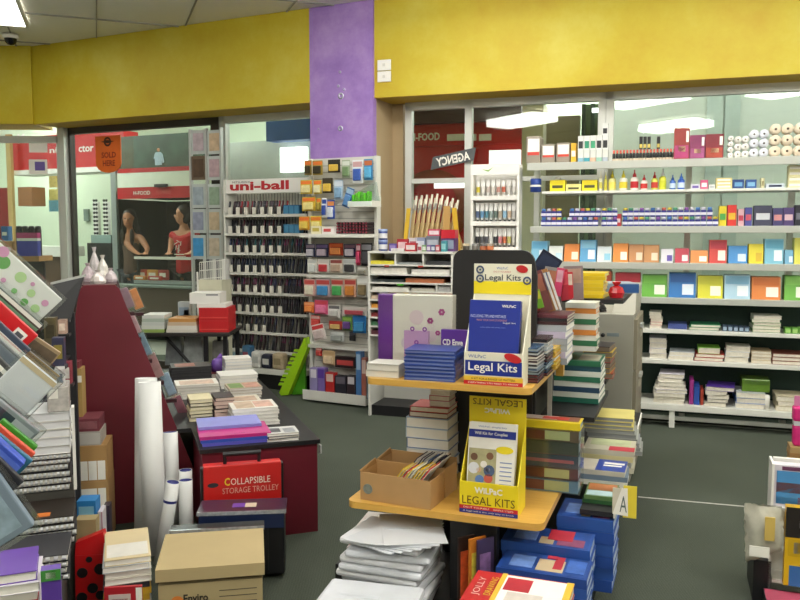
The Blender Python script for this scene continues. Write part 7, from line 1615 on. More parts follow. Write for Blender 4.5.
for k in range(4): mb.box(W * .15, W * .85, -D + .0068, -D + .0078, zf + .03 - .022 * k, zf + .0325 - .022 * k, mat('#4a4038', .7))
mb.done('writing_lines', t)
# collapsed black trolley behind the archive box
c, rz, W = fbox((172, 530), (262, 525), .27, .05)
def trolley(c, rz, W, D, H, label, top_m, edge_m):
    t = thing('folding_trolley', label, 'trolley', c, rz)
    mb = MB(); mb.box(-W, W, -D / 2, D / 2, .02, H - .012, mat('#19191c', .4), bev=.006)
    for k in range(5): mb.box(-W + .02 + k * (2 * W - .04) / 5, -W + .035 + k * (2 * W - .04) / 5, -D / 2 - .006, -D / 2, .04, H - .03, BLACK)
    mb.done('crate', t)
    mb = MB(); mb.box(-W - .008, W + .008, -D / 2 - .01, D / 2 + .004, H - .012, H, top_m); mb.done('top_panel', t)
    mb = MB(); mb.box(-W - .009, W + .009, -D / 2 - .0125, -D / 2 - .010, H - .014, H + .002, edge_m); mb.done('wrapped_edge', t)
    for s in (-1, 1):
        mb = MB(); mb.lathe([(0, -.008), (.02, -.008), (.02, .008), (0, .008)], BLACK, Matrix.Translation((s * (W - .03), D / 2 + .012, .02)) @ Matrix.Rotation(pi / 2, 4, 'Y'), 10); mb.done('wheel', t)
    return t
SILW = mat('#b9bcc2', .15, .5, var=.5, scale=60)
trolley(c, rz, W, .05, .27, 'black folded trolley with a silvery edge just behind the archive box', mat('#1c1c1f', .3), SILW)
c, rz, W = fbox((199, 512), (284, 509), .30, .14)
t = trolley(c, rz, W, .14, .30, 'black folded trolley with a maroon and navy wrapped top panel', mat('#3a2038', .3, var=.5, scale=6), SILW)
mb = MB(); mb.box(W * .05, W * .32, -.03, .02, .3002, .3012, mat('#c9b8a0', .5)); mb.done('label', t); mb = MB(); mb.box(-W * .25, W * .05, -.03, .02, .3002, .3012, mat('#6a3a9a', .5)); mb.done('label', t)
mb = MB(); mb.box(-W - .0, W + .0, -.0815, -.0765, .225, .286, mat('#1c2848', .3)); mb.done('navy_band', t)
c, rz, W = fbox((203, 467), (281, 461), .425, .05)
t = thing('storage_trolley', 'upright storage trolley in a red lettered sleeve with a black carry handle', 'trolley', c, rz)
D = .05; H = .425
mb = MB(); mb.box(-W - .012, W + .012, -D / 2 + .006, D / 2, .02, H - .008, mat('#19191c', .4), bev=.006); mb.done('crate', t)
RS = mat('#c4201c', .4, var=.05)
mb = MB(); mb.box(-W, W, -D / 2 - .004, D / 2 + .004, .12, H, RS, bev=.004); mb.done('sleeve', t)
text('OLLAPSIBLE', t, (W * .20, -D / 2 - .0055, H - .075), W * 1.02, .03, mat('#e6d8c8', .5)); text('STORAGE TROLLEY', t, (W * .2, -D / 2 - .0055, H - .115), W * 1.45, .026, mat('#d9a090', .5))
text('C', t, (-W * .40, -D / 2 - .0062, H - .074), .024, .036, mat('#e0c02a', .5), bold=.03)
mb = MB(); mb.lathe([(0, 0), (.024, 0), (.024, .001), (0, .001)], mat('#2a2a30', .4), Matrix.Translation((-W * .76, -D / 2 - .004, H - .085)) @ Matrix.Diagonal((1, 1, .45, 1)) @ Matrix.Rotation(pi / 2, 4, 'X'), 16); mb.done('emblem', t)
mb = MB(); mb.tube((-.075, 0, H - .002), (-.075, 0, H + .04), .008, BLACK, n=8); mb.tube((.075, 0, H - .002), (.075, 0, H + .04), .008, BLACK, n=8); mb.tube((-.083, 0, H + .042), (.083, 0, H + .042), .011, BLACK, n=8); mb.done('handle', t)
for s in (-1, 1):
    mb = MB(); mb.lathe([(0, -.008), (.02, -.008), (.02, .008), (0, .008)], BLACK, Matrix.Translation((s * (W - .03), D / 2 + .014, .02)) @ Matrix.Rotation(pi / 2, 4, 'Y'), 10); mb.done('wheel', t)

# ---- white mailing tubes
TUB = mat('#d9dad8', .45, var=.03); CAPB = mat('#2a2f7a', .4)
def tube(px, py, r, foot, Yd, lab, cap, band=None):
    top = at(px, py, Yd); base = Vector((foot[0], foot[1], 0))
    d = top - base; L = d.length
    t = thing('mailing_tube', lab, 'mailing tube', base, 0)
    t.rotation_euler = Vector((0, 0, 1)).rotation_difference(d).to_euler()
    mb = MB(); mb.lathe([(0, 0), (r, 0), (r, L), (r * .9, L), (r * .9, L - .01)], TUB, None, 18); mb.done('tube', t)
    mb = MB(); mb.lathe([(r * .9, L - .004), (r * .85, L - .006), (0, L - .006)] if not cap else [(r * .9, L), (r * .88, L - .012), (0, L - .012)], CAPB if cap else TUB, None, 18); mb.done('end_cap', t)
    if band:
        mb = MB(); mb.lathe([(r * 1.01, L - band), (r * 1.01, L - band + .012)], CAPB, None, 18); mb.done('blue_band', t)
f1 = at(155, 520, 3.52); tube(149, 382, .052, (f1.x + .0, f1.y), 3.6, 'large white mailing tube, tallest and nearest of those by the maroon panel', False)
f1 = at(147, 520, 3.64); tube(146, 378, .05, (f1.x - .01, f1.y + .0), 3.72, 'large white mailing tube half hidden behind the tallest one', False)
f1 = at(173, 520, 3.72); tube(170, 432, .036, (f1.x, f1.y), 3.78, 'white mailing tube with a blue end standing right of the tallest tubes', True)
f1 = at(160, 545, 3.40); tube(173, 482, .029, (f1.x, f1.y), 3.40, 'slim leaning white mailing tube with blue rim behind the archive box', True, .09)
f1 = at(186, 530, 3.50); tube(185.5, 480, .031, (f1.x, f1.y), 3.52, 'short white mailing tube with blue rim beside the red storage trolley', True)
f1 = at(186, 520, 3.62); tube(185.5, 470, .03, (f1.x, f1.y + .02), 3.64, 'short white mailing tube with blue bands behind another short one', True, .055)

# ---- kraft boxes left of the maroon panel
FN = Frame(at(90, 540, 3.62), 12)
def nu(px, w=0): return FN.uz(px, 480, w)[0]
def nz(py, w=0, px=90): return FN.uz(px, py, w)[1]
def nbox(x0, y0, x1, w, D, zb, c, name, lab, cat='box', front=(), m=None, turn=0.0):
    zt = nz(y0, w, (x0 + x1) / 2)
    return carton(FN, nu(x0, w), nu(x1, w), w, w + D, zb, zt, m or mat(c, .7, var=.08), name, lab, cat, front=front, turn=turn), zt + .0008
_, z = nbox(79, 512, 108, 0, .2, .0, '#a98556', 'kraft_tray_box', 'lowest kraft box in the stack left of the maroon panel', front=((.05, .05, .95, .9, PAPER, 'white_envelopes'),))
_, z = nbox(78, 482, 108, 0, .2, z, '#a98556', 'kraft_tray_box', 'middle kraft box with white envelopes left of the maroon panel', front=((.05, .05, .62, .78, PAPER, 'white_envelopes'), (.66, .05, .92, .78, PAPER, 'white_envelopes')))
_, z = nbox(77, 446, 107.5, 0, .2, z, '#ab8552', 'kraft_tray_box', 'upper kraft box with a row of white envelopes left of the maroon panel', front=((.05, .05, .36, .58, PAPER, 'white_envelopes'), (.39, .05, .66, .58, PAPER, 'white_envelopes'), (.69, .05, .94, .58, PAPER, 'white_envelopes')))
_, z = nbox(79, 432, 102, .01, .17, z, '#aaa49c', 'grey_pack', 'grey wrapped pack on top of the kraft boxes', 'pack', front=((.03, .1, .97, .9, mat('#b8b4ae', .3, var=.2), 'wrapper'),))
_, z = nbox(79, 419, 101, .02, .16, z, '#7a3a44', 'rose_pack', 'dark rose wrapped pack topping the kraft box stack', 'pack', front=((.1, .2, .9, .8, mat('#8f5a60', .3, var=.5, scale=30), 'wrapper'),))
_, z = nbox(72.5, 369, 85, .07, .1, z, '#a88a52', 'kraft_carton', 'tall narrow kraft carton with a white label beside the maroon panel', front=((.0, .72, 1, .86, PAPER, 'label'), (.1, .77, .5, .83, BLACK, 'print')))
_, z = nbox(71, 362, 83, .08, .08, z, '#7a3038', 'rose_pack', 'small dark red pack lying on the tall kraft carton', 'pack')

# ---- low stepped display table on the left, its goods and the slanted folder rack above
FS = Frame(at(75, 480, 2.95), 21)
def su(px, w=0, py=480): return FS.uz(px, py, w)[0]
def sz(py, w=0, px=50): return FS.uz(px, py, w)[1]
q = Part('stepped_table', 'white stepped display table along the left edge loaded with paper goods', 'display table', FS, -.35, .0, 0)
steps = [(0, .20, sz(492, 0)), (-.24, -.003, sz(546, -.24)), (-.46, -.243, sz(583, -.46)), (-.72, -.463, sz(612, -.72))]
STEPM = mat('#3f3d38', .6)
mb = MB()
for i, (wa_, wb_, zz) in enumerate(steps): mb.box(-.36, su(73.5, 0) if i == 0 else su(64 - 3 * i, wa_), wa_, wb_, 0, zz, STEPM)
q.add('steps', mb)
mb = MB(); mb.box(su(73.6, 0), su(76.5, 0), -.002, .05, steps[0][2] + .0, sz(409), WHITE); q.add('side_board', mb)
WIRE = mat('#cfd0d2', .3, .5); SPB = mat('#17171b', .4)
def spstack(x1, w, z, n, th, cols, name, lab, grp, sx=.24, sy=.21, pm=PAPER, rot=.02, jit=.005, **k):
    u = su(x1, w)
    return stack(FS, u - sx / 2, w + sy / 2 + .004, z, n, sx, sy, th, [mat(c, .4) for c in cols], name, lab, 'notebook' if 'note' in name else 'paper', grp, jit=jit, rot=rot, pm=pm, **k)
z = steps[0][2] + .0008
o_, z = spstack(70, 0, z, 4, .0255, ['#16161a', '#201a20', '#1a1a24'], 'spiral_notebook', 'black spiral notebook in the upper step of the left display table', 'black spiral notebooks on the upper step', rings=('y-', 15, WIRE))
o_, z = spstack(71, 0, z, 2, .019, ['#3a2a2c', '#241c22'], 'spiral_notebook', 'dark brown spiral notebook topping the black ones on the upper step', 'dark brown spiral notebooks', rings=('y-', 15, WIRE))
zt = sz(413)
o_, z = spstack(72, 0, z, 5, (zt - z) / 5, ['#dcd9d2', '#d4d4d6', '#dedad0'], 'paper_ream', 'white paper ream in the clean pile above the spiral notebooks', 'white paper reams above the notebooks', jit=.002, rot=.004, pm=mat('#d6d6d8', .8))
t = carton(FS, su(50), su(72), .005, .16, z, sz(388), mat('#b9b4ae', .25, var=.5, scale=40), 'patterned_box', 'clear patterned box on top of the white paper reams', 'box', front=((.08, .55, .5, .92, PAPER, 'price_label'),), bev=.004)
t = carton(FS, su(58), su(68), .02, .1, sz(388) + .001, sz(371), mat('#c9c6c4', .3, var=.3), 'white_pack', 'small white pack with a barcode label on the patterned box', 'pack', front=((.2, .2, .8, .75, mat('#6a6a72', .4, var=.6, scale=90), 'barcode'),))
z = steps[1][2] + .0008
o_, z = spstack(73, -.24, z, 3, .0235, ['#141418', '#1a1a20'], 'spiral_notebook', 'black spiral notebook in the middle step of the left display table', 'black spiral notebooks on the middle step', rings=('y-', 15, WIRE))
o_, z = spstack(72, -.235, z, 1, .024, ['#221a14'], 'spiral_notebook', 'dark brown notebook with an orange mark topping the middle step', None, rings=('y-', 15, WIRE), deco=[(.5, .1, .68, .3, mat('#c06a24'), 'orange_mark')])
z = steps[2][2] + .0008
o_, z = spstack(66, -.46, z, 4, .0225, ['#1c1c22', '#26262c'], 'spiral_notebook', 'dark wire-bound notebook in the lower step beside the purple books', 'dark notebooks on the lower step', rings=('y-', 10, WIRE), rot=.06)
z = steps[3][2] + .0008
o_, z = stack(FS, su(37, -.72, 570) - .105, -.72 + .12, z, 4, .21, .2, .030, [mat('#d8d2dc', .4), mat('#c02a3a', .4), mat('#d4cfd8', .4), mat('#5a2f98', .4)], 'purple_book', ['white book at the bottom of the purple book pile in the lower left corner', 'red-edged book second in the purple book pile in the lower left corner', 'white-edged book third in the purple book pile in the lower left corner', 'deep purple book topping the pile in the lower left corner'], 'book', None, pm=PAPER, spine='x-')
u0, u1 = su(41, -.70, 585), su(61, -.70, 585)
t = carton(FS, u0, u1, -.70, -.66, steps[3][2] + .0008, sz(570, -.70), mat('#5a3a9a', .4), 'purple_pack', 'green and purple pack standing right of the purple books', 'pack', front=((.0, .72, 1, 1, mat('#3f8a3a'), 'green_header'), (.25, .78, .75, .94, mat('#c9d8c0'), 'emblem'),))
u0, u1 = su(61.5, -.60, 585), su(68, -.60, 585)
t = carton(FS, u0, u1, -.62, -.50, steps[3][2] + .0008, sz(568, -.62), mat('#8f2a80', .4), 'magenta_pack', 'magenta pack standing between the purple pack and the red spotted bag', 'pack') if False else None

# red spotted gift bag, kraft pocket, blue box
FBg = Frame(at(85, 570, 2.9), 8)
def bu_(px, w=0): return FBg.uz(px, 560, w)[0]
def bz_2(py, w=0): return FBg.uz(85, py, w)[1]
t = thing('gift_bag', 'red gift bag with black spots standing in the left foreground', 'gift bag', FBg.P(bu_(89), .06, 0), FBg.a)
W = (bu_(101) - bu_(69.5)) / 2; H = bz_2(548)
GR_ = mat('#c0161a', .35, var=.05)
mb = MB(); mb.hex8([(-W, -.05, 0), (W, -.05, 0), (W, .05, 0), (-W, .05, 0)], [(-W, -.035, H * .86), (W, -.035, H * .86), (W, .035, H * .86), (-W, .035, H * .86)], GR_); mb.done('bag', t)
mb = MB(); mb.hex8([(-W, -.034, H * .861), (W, -.034, H * .861), (W, .034, H * .861), (-W, .034, H * .861)], [(-W, -.02, H * 1.02), (W * .8, -.02, H * 1.16), (W * .8, .02, H * 1.16), (-W, .02, H * 1.02)], GR_); mb.done('folded_top', t)
for x, zf, r in ((-.55, .62, .020), (.6, .66, .022), (.1, .40, .02), (-.6, .28, .02), (.6, .3, .018), (-.1, .80, .012)):
    mb = MB(); yy = -.05 + .015 * zf / .86; mb.lathe([(0, 0), (r, 0), (r, .002), (0, .002)], BLACK, Matrix.Translation((x * W, yy + .0002, zf * H)) @ Matrix.Rotation(pi / 2, 4, 'X'), 14); mb.done('spot', t)
t = carton(FBg, bu_(76, .14), bu_(97, .14), .14, .20, 0, bz_2(520, .14), mat('#9a8a62', .8), 'kraft_pocket', 'olive kraft pocket standing behind the red spotted bag', 'pocket')
FBl = Frame(at(88, 520, 3.25), 10)
t = pcarton(FBl, 78, 501, 97, 560, 0, .08, mat('#2f7fc0', .45), 'blue_box', 'bright blue box with a pale label standing before the kraft boxes', 'box', z=0, front=((.1, .72, .9, .93, mat('#8ac0d8', .5), 'label'), (.05, .0, .95, .45, mat('#256aa8', .45), 'dark_panel')), turn=-.05)
t = pcarton(FBl, 98.5, 512, 103, 560, .0, .085, mat('#cfc8cc', .5), 'white_pack', 'white pack with a pink edge standing beside the bright blue box', 'pack', z=0, front=((.75, 0, 1, 1, mat('#b88a9a'), 'pink_edge'),))
t = pcarton(FBl, 104, 506, 110, 560, .1, .06, mat('#3a3040', .35, var=.5), 'dark_pack', 'dark glossy pack standing between the white pack and the maroon panel', 'pack', z=0)
# beige folder pile in front of the tubes
c1 = flr(103, 562, .30); c2 = flr(150, 556, .30)
rz = math.atan2(c2.y - c1.y, c2.x - c1.x); L = (c2 - c1).length; n_ = Vector((-sin(rz), cos(rz), 0)); cc = (c1 + c2) / 2 + n_ * .15; cc.z = 0
zz = 0
for i in range(13):
    c = ['#d2cfc6', '#c9c4b4', '#d6d3ca', '#cfcabb', '#d8d4cc', '#c2c6cc', '#c9a22a', '#cfa52c', '#3a3a42', '#d6d2c6', '#d0cbbc', '#b9bcc0', '#c9b890'][i]
    th = .0225
    top = i == 12
    t = book_at(cc + Vector((RND.uniform(-.004, .004), RND.uniform(-.004, .004), zz)), rz + RND.uniform(-.015, .015), L, .29, th, mat(c, .5), 'manila_folder' if top else 'folder_pack', 'buff manila folder with a printed panel topping the pile before the white tubes' if top else ('yellow pack in the folder pile before the white tubes' if i in (6, 7) else 'pale folder pack in the pile before the white tubes'), 'folder', None if top else ('yellow packs before the tubes' if i in (6, 7) else 'pale folder packs before the tubes'), spine='y-' if i in (6, 7, 8) else 'y+', pm=PAPER, deco=[(.05, .08, .95, .5, mat('#cfccc4', .5, var=.15, scale=20), 'printed_panel')] if top else ()); zz += th + .0006
u = flr(124, 590, .2)
t = book_at(Vector((u.x, u.y - .02, 0)), rz, .13, .19, .19, mat('#a81c28', .4), 'spiral_calendar', 'red and white wire-bound calendar block in front of the manila folders', 'calendar', spine='y-', pm=PAPER, rings=('x+', 9, WIRE), deco=[(.1, .1, .8, .8, mat('#c9b8b4', .4), 'white_oval'), (.18, .2, .7, .7, mat('#a81c28', .4), 'red_oval')]) if False else None
FCal = Frame(at(123, 590, 2.62), 8)
zc2 = FCal.uz(123, 587, 0)[1]
t = carton(FCal, FCal.uz(104, 595, 0)[0], FCal.uz(142, 595, 0)[0], 0, .012, 0, zc2, mat('#a81c28', .4), 'spiral_calendar', 'red wire-bound calendar standing in the left foreground below the manila folders', 'calendar', front=((.12, .55, .7, .9, mat('#c9b8b4', .4), 'white_oval'), (.2, .6, .62, .84, mat('#a81c28', .4), 'red_oval'), (.84, .0, 1, .98, PAPER, 'wire_edge')))

# ---- slanted rack of wrapped folders along the left edge (everything leans down to the right)
FK = Frame((0, 0), 19.9)
def slant(P1, P2, H, w, th, c, name, lab, cat='folder', deco=(), wrap=False, back=.0):
    """sheet-like pack whose top edge runs from pixel P1 to pixel P2, hanging H below it"""
    a = Vector(FK.uz(*P1, w)); b = Vector(FK.uz(*P2, w))
    L = (b - a).length; ang = math.atan2(b.y - a.y, b.x - a.x)
    t = thing(name, lab, cat, FK.P(a.x, w, a.y), FK.a)
    t.rotation_mode = 'XYZ'; M = Matrix.Rotation(FK.a, 4, 'Z') @ Matrix.Rotation(-ang, 4, 'Y') @ Matrix.Rotation(back, 4, 'X')
    t.rotation_euler = M.to_euler()
    mb = MB(); mb.box(0, L, 0, th, -H, 0, mat(c, .35, var=.06), bev=min(.003, th * .3)); mb.done('cover', t)
    for j, (x0, z0_, x1, z1_, m, nm) in enumerate(deco):
        if nm in ('green_circle', 'pink_circle'):
            mb = MB(); mb.lathe([(0, 0), (z1_, 0), (z1_, .001), (0, .001)], m, Matrix.Translation((x0 * L, -.0003 - .0004 * j, -z0_ * H)) @ Matrix.Rotation(pi / 2, 4, 'X'), 18); mb.done(nm, t)
        else:
            mb = MB(); mb.box(x0 * L, x1 * L, -.0008 - .0004 * j, -.0001, -z1_ * H, -z0_ * H, m); mb.done(nm, t)
    if wrap:
        mb = MB(); mb.box(-.01, L + .01, -.008, th + .002, -H - .003, .012, WRAP); mb.done('wrapper', t)
    return t
GC = [mat('#5aa04a', .4), mat('#a8c88a', .4), mat('#c98ab0', .4), mat('#7ab86a', .4)]
circ = [(.28, .30, 0, .022, GC[0], 'green_circle'), (.52, .28, 0, .018, GC[1], 'green_circle'), (.20, .10, 0, .018, GC[2], 'pink_circle'), (.72, .40, 0, .013, GC[1], 'green_circle'), (.74, .68, 0, .012, GC[0], 'green_circle'), (.87, .62, 0, .014, GC[1], 'green_circle'), (.90, .35, 0, .011, GC[2], 'pink_circle'), (.42, .62, 0, .008, GC[2], 'pink_circle'), (.58, .64, 0, .009, GC[3], 'green_circle'), (.08, .48, 0, .012, GC[3], 'green_circle'), (.66, .2, 0, .007, GC[2], 'pink_circle')]
L2 = [((-8, 236), (62, 300), .125, 2.62, .03, '#dcdcd6', 'patterned_pack', 'wrapped white pack printed with green and pink circles, topmost in the slanted left rack', circ, True),
      ((28, 350), (60, 376), .16, 2.58, .02, '#8f9090', 'grey_folder', 'tan and grey folder tucked below the circle patterned pack in the slanted left rack', [(0, 0, 1, .12, mat('#a88a5a'), 'tan_edge')], True),
      ((34, 335), (61, 353), .12, 2.66, .02, '#a08a6a', 'tan_folder', 'tan bordered folder at the right of the slanted left rack behind the red one', [(.05, .1, .95, .4, mat('#6a5a48', .4, var=.5, scale=30), 'print')], False),
      ((-4, 284), (43, 325), .15, 2.54, .02, '#2f3a34', 'striped_pack', 'black, white and green striped pack just below the circle patterned pack', [(0, .02, 1, .10, PAPER, 'white_stripe'), (0, .14, 1, .2, mat('#6a9a7a'), 'green_stripe'), (.1, .24, 1, .3, mat('#c9c6c8'), 'pale_stripe')], True),
      ((-6, 296), (38, 336), .16, 2.46, .025, '#c4141c', 'red_folder', 'bright red folder with a white price label in the slanted left rack', [(.66, .12, .88, .42, PAPER, 'price_label'), (.7, .18, .84, .36, mat('#55555c', .5, var=.6, scale=90), 'barcode')], False),
      ((-6, 316), (31, 350), .14, 2.38, .02, '#3c4658', 'navy_folder', 'slate blue folder with a white stripe below the red folder in the slanted left rack', [(0, .14, 1, .30, PAPER, 'white_stripe')], False),
      ((-6, 334), (24, 361), .14, 2.30, .02, '#5a5e62', 'grey_folder', 'dark grey folder below the slate blue one in the slanted left rack', [(0, .05, .9, .35, mat('#77808a', .3), 'grey_panel')], True),
      ((-6, 352), (19, 376), .13, 2.22, .02, '#3a3a3a', 'black_folder', 'black and white striped folder low in the upper tier of the slanted left rack', [(0, .1, 1, .2, PAPER, 'white_stripe'), (0, .36, 1, .44, PAPER, 'white_stripe'), (0, .6, 1, .66, mat('#a8a29a'), 'pale_stripe')], False),
      ((23, 356), (57, 384), .12, 2.18, .03, '#d6d8da', 'white_sleeve_pack', 'large white sleeve pack in the middle of the slanted left rack', [(0, .0, 1, .12, mat('#c9b490', .4), 'tan_strip')], True),
      ((-2, 398), (40, 432), .12, 2.05, .02, '#8d9298', 'clear_pack', 'clear silvery pack below the large white sleeve pack', [(.1, .1, .5, .5, mat('#3a4050', .3), 'dark_panel'), (.5, .1, .95, .6, mat('#b9bdc2', .15), 'shiny_panel')], True),
      ((3, 419), (38, 447), .12, 1.98, .02, '#3f8a2a', 'green_folder', 'green folder above the orange one in the lower tier of the slanted left rack', (), False),
      ((-3, 423), (35.5, 454), .12, 1.93, .018, '#d2503a', 'orange_folder', 'coral orange folder between green and teal folders', (), False),
      ((-4, 431), (33, 461), .12, 1.88, .018, '#2f6a86', 'teal_folder', 'teal folder below the coral orange folder', (), False),
      ((-4, 438), (25, 464), .12, 1.83, .04, '#3a54b8', 'blue_roll', 'bright blue rolled folder below the teal folder', [(.0, .1, 1, .3, mat('#5a74d0', .3), 'light_band')], False),
      ((-4, 455), (24, 482), .12, 1.77, .02, '#26262c', 'black_folder', 'black folder with red and green edges below the bright blue one', [(0, .3, 1, .36, mat('#2f6a4a'), 'green_edge'), (0, .5, 1, .56, mat('#9a2a34'), 'red_edge')], False),
      ((-3, 474), (34, 526), .13, 1.70, .03, '#8a98a8', 'silver_pack', 'silvery wrapped pack with pale blue lettering low in the slanted left rack', [(.1, .15, .9, .6, mat('#a9bccb', .2, var=.5, scale=30), 'print'), (0, .75, 1, .9, mat('#1c1c20'), 'black_band'), (0, .9, .8, 1, mat('#d2b81c'), 'yellow_band')], True)]
LED = []
for P1, P2, Hh, Y, th, c, nm, lab, deco, wr in L2:
    p = at((P1[0] + P2[0]) / 2, (P1[1] + P2[1]) / 2, Y)
    w = (p - FK.o).dot(FK.w)
    slant(P1, P2, Hh, w, th, c, nm, lab, deco=deco, wrap=wr)
    a = Vector(FK.uz(*P1, w)); b = Vector(FK.uz(*P2, w)); d = (b - a).normalized(); n = Vector((d.y, -d.x)); LED.append((a + n * (Hh + .005), b + n * (Hh + .005), n, w, th))
# the rack itself: sloping shelf boards below the packs
ra = at(28, 420, 2.0); 
q = Part('slanted_rack', 'dark slanted rack holding wrapped folders at the left edge of the shop', 'display rack', FK, -1.6, 2.2, 0)
for a, b, n, w, th in LED:
    b = a + (b - a) * .93; e = a + n * .008; f = b + n * .008; y0, y1 = w - .004, w + th + .006
    mb = MB(); mb.hex8([(e.x, y0, e.y), (f.x, y0, f.y), (f.x, y1, f.y), (e.x, y1, e.y)], [(a.x, y0, a.y), (b.x, y0, b.y), (b.x, y1, b.y), (a.x, y1, a.y)], DARK); q.add('ledge', mb)
LS = sorted(LED, key=lambda k: -k[3])
mb = MB()
for (a, b, n, w, th), (a2, b2, n2, w2, th2) in zip(LS, LS[1:]):
    pa_ = a + (b - a) * .12 + n * .014; pb_ = a2 + (b2 - a2) * .12 + n2 * .014
    mb.tube((pa_.x, w + .01, pa_.y), (pb_.x, w2 + .01, pb_.y), .007, DARK, n=6)
q.add('rail', mb)
for i in (0, 6, 11, 15):
    a, b, n, w, th = LS[i]; p = a + (b - a) * .12 + n * .016
    mb = MB(); mb.tube((p.x - .4, w + .01, 0), (p.x - .4, w + .01, p.y), .012, DARK, n=8); mb.tube((p.x - .4, w + .01, p.y), (p.x, w + .01, p.y), .008, DARK, n=8); q.add('leg', mb)


# black flat board and stand between the rack and the gondola
u = at(65, 290, 3.5)
t = thing('black_board', 'black flat board propped up between the slanted rack and the maroon gondola', 'board', Vector((u.x, u.y, 0)), radians(14))
hx = 15 / 800 * 3.5; zt1 = at(65, 279, 3.5).z; zb1 = at(65, 318, 3.5).z
mb = MB(); mb.hex8([(-hx - .03, 0, zb1), (hx - .05, 0, zb1 - .02), (hx - .05, .02, zb1 - .02), (-hx - .03, .02, zb1)], [(-hx, .05, zt1 - .02), (hx + .01, .05, zt1 + .015), (hx + .01, .07, zt1 + .015), (-hx, .07, zt1 - .02)], BLACK); mb.done('board', t)
mb = MB(); mb.box(-.03, .03, .03, .06, 0, zb1 + .02, DARK); mb.done('prop', t)
mb = MB(); mb.hex8([(-hx - .002, .046, zt1 - .028), (hx + .012, .046, zt1 + .006), (hx + .012, .074, zt1 + .006), (-hx - .002, .074, zt1 - .028)], [(-hx - .002, .046, zt1 - .018), (hx + .012, .046, zt1 + .017), (hx + .012, .074, zt1 + .017), (-hx - .002, .074, zt1 - .018)], STEEL); mb.done('edge_trim', t)
# packs between rack and gondola
for i, (x0, y0, x1, y1, Y, c, c2, lab) in enumerate(((44, 318, 56, 345, 3.3, '#5a5238', '#3a3424', 'olive brown pack between the slanted rack and the maroon gondola'), (52, 338, 64, 366, 3.2, '#3a3a52', '#8a7a3a', 'dark blue pack with yellow print left of the maroon panel'), (58, 320, 66, 334, 3.45, '#b89a8a', '#d8c8b8', 'small pale pink pack against the left edge of the maroon panel'), (60, 362, 71, 384, 3.35, '#8f3a48', '#d8d4d0', 'rose pack with a white label left of the kraft carton'))):
    Fq = Frame(at((x0 + x1) / 2, y1, Y), 14)
    t = pcarton(Fq, x0, y0, x1, y1, 0, .05, mat(c, .35, var=.4, scale=30), 'wrapped_pack', lab, 'pack', front=((.15, .25, .85, .75, mat(c2, .35, var=.4, scale=50), 'print'),))
FQ = Frame(at(47, 366, 3.42), 14)
qs = Part('pack_stand', 'slim dark stand with small ledges for packs left of the maroon panel', 'stand', FQ, 0, 0, 0)
mb = MB(); mb.box(-.03, .03, .05, .07, 0, .98, DARK); qs.add('post', mb)
for (x0, y0, x1, y1, Y) in ((44, 318, 56, 345, 3.3), (52, 338, 64, 366, 3.2), (58, 320, 66, 334, 3.45), (60, 362, 71, 384, 3.35)):
    p = at((x0 + x1) / 2, y1, Y) - FQ.o; uu, ww = p.dot(FQ.u), p.dot(FQ.w)
    mb = MB(); mb.box(uu - .03, uu + .03, ww - .005, ww + .055, at(50, y1, Y).z - .012, at(50, y1, Y).z - .001, DARK); mb.box(min(uu, -.03), max(uu, .03), ww + .0552, max(ww + .056, .072), at(50, y1, Y).z - .012, at(50, y1, Y).z - .001, DARK); qs.add('ledge', mb)
# ================================================================ RIGHT-HAND FOREGROUND
FZ = Frame(at(790, 560, 3.0), -19)
def zu(px, w=0, py=540): return FZ.uz(px, py, w)[0]
def zz_(py, w=0, px=785): return FZ.uz(px, py, w)[1]
q = Part('aisle_rack', 'white aisle rack of books cut off by the right edge', 'display rack', FZ, zu(800), .2, 0)
mb = MB(); mb.box(zu(771, .0, 500), zu(773.5, .0, 500), .0, .12, 0, zz_(464, 0, 772), WHITE); q.add('side_panel', mb)
mb = MB(); mb.box(zu(773.5), zu(860), .10, .12, 0, zz_(464, 0, 772), WHITE); q.add('back_panel', mb)
zsA, zsB = zz_(508, .0), zz_(580, 0)
for zq in (zsA - .016, zsB - .016):
    mb = MB(); mb.box(zu(773.8), zu(860), .0, .099, zq, zq + .015, WHITE); q.add('shelf', mb)
mb = MB(); mb.box(zu(753, 0, 580), zu(770.5, 0, 580), .0, .25, 0, .17, BLACK); q.add('plinth', mb)
def zbook(x0, y0, x1, z, w, D, c, name, lab, cat='book', front=(), m=None):
    return carton(FZ, zu(x0, w, y0 + 10), zu(x1, w, y0 + 10), w, w + D, z, zz_(y0, w, (x0 + x1) / 2), m or mat(c, .4, var=.1), name, lab, cat, front=front)
zbook(774.5, 466, 812, zsA, .02, .05, '#cfc9d2', 'picture_book', 'tall picture book with a blue and brown landscape on the right aisle rack', front=((.06, .06, 1, .86, mat('#4a8ac0', .4), 'sky_panel'), (.06, .34, 1, .58, mat('#8a4a2c', .4, var=.5), 'hill_panel'), (.06, .06, 1, .22, mat('#5a9ac8', .4), 'sea_panel'), (.65, .08, .98, .24, mat('#c03a3a', .4), 'red_print'), (.2, .88, .9, .97, mat('#6a3a5a', .4), 'title_print')))
zbook(786, 508, 812, zsB, -.05, .04, '#d2a818', 'yellow_manual', 'yellow manual with a black top standing below the picture book on the right rack', front=((0, .62, 1, 1, mat('#221c1a', .4), 'black_cover'), (.12, .38, 1, .6, mat('#c09a14', .4), 'emblem_panel'), (.35, .42, .6, .56, mat('#8a8a86', .4), 'emblem'), (.2, .0, 1, .26, mat('#3a6aa8', .4), 'blue_panel'), (.55, .75, .9, .85, PAPER, 'print')))
zz = .0605
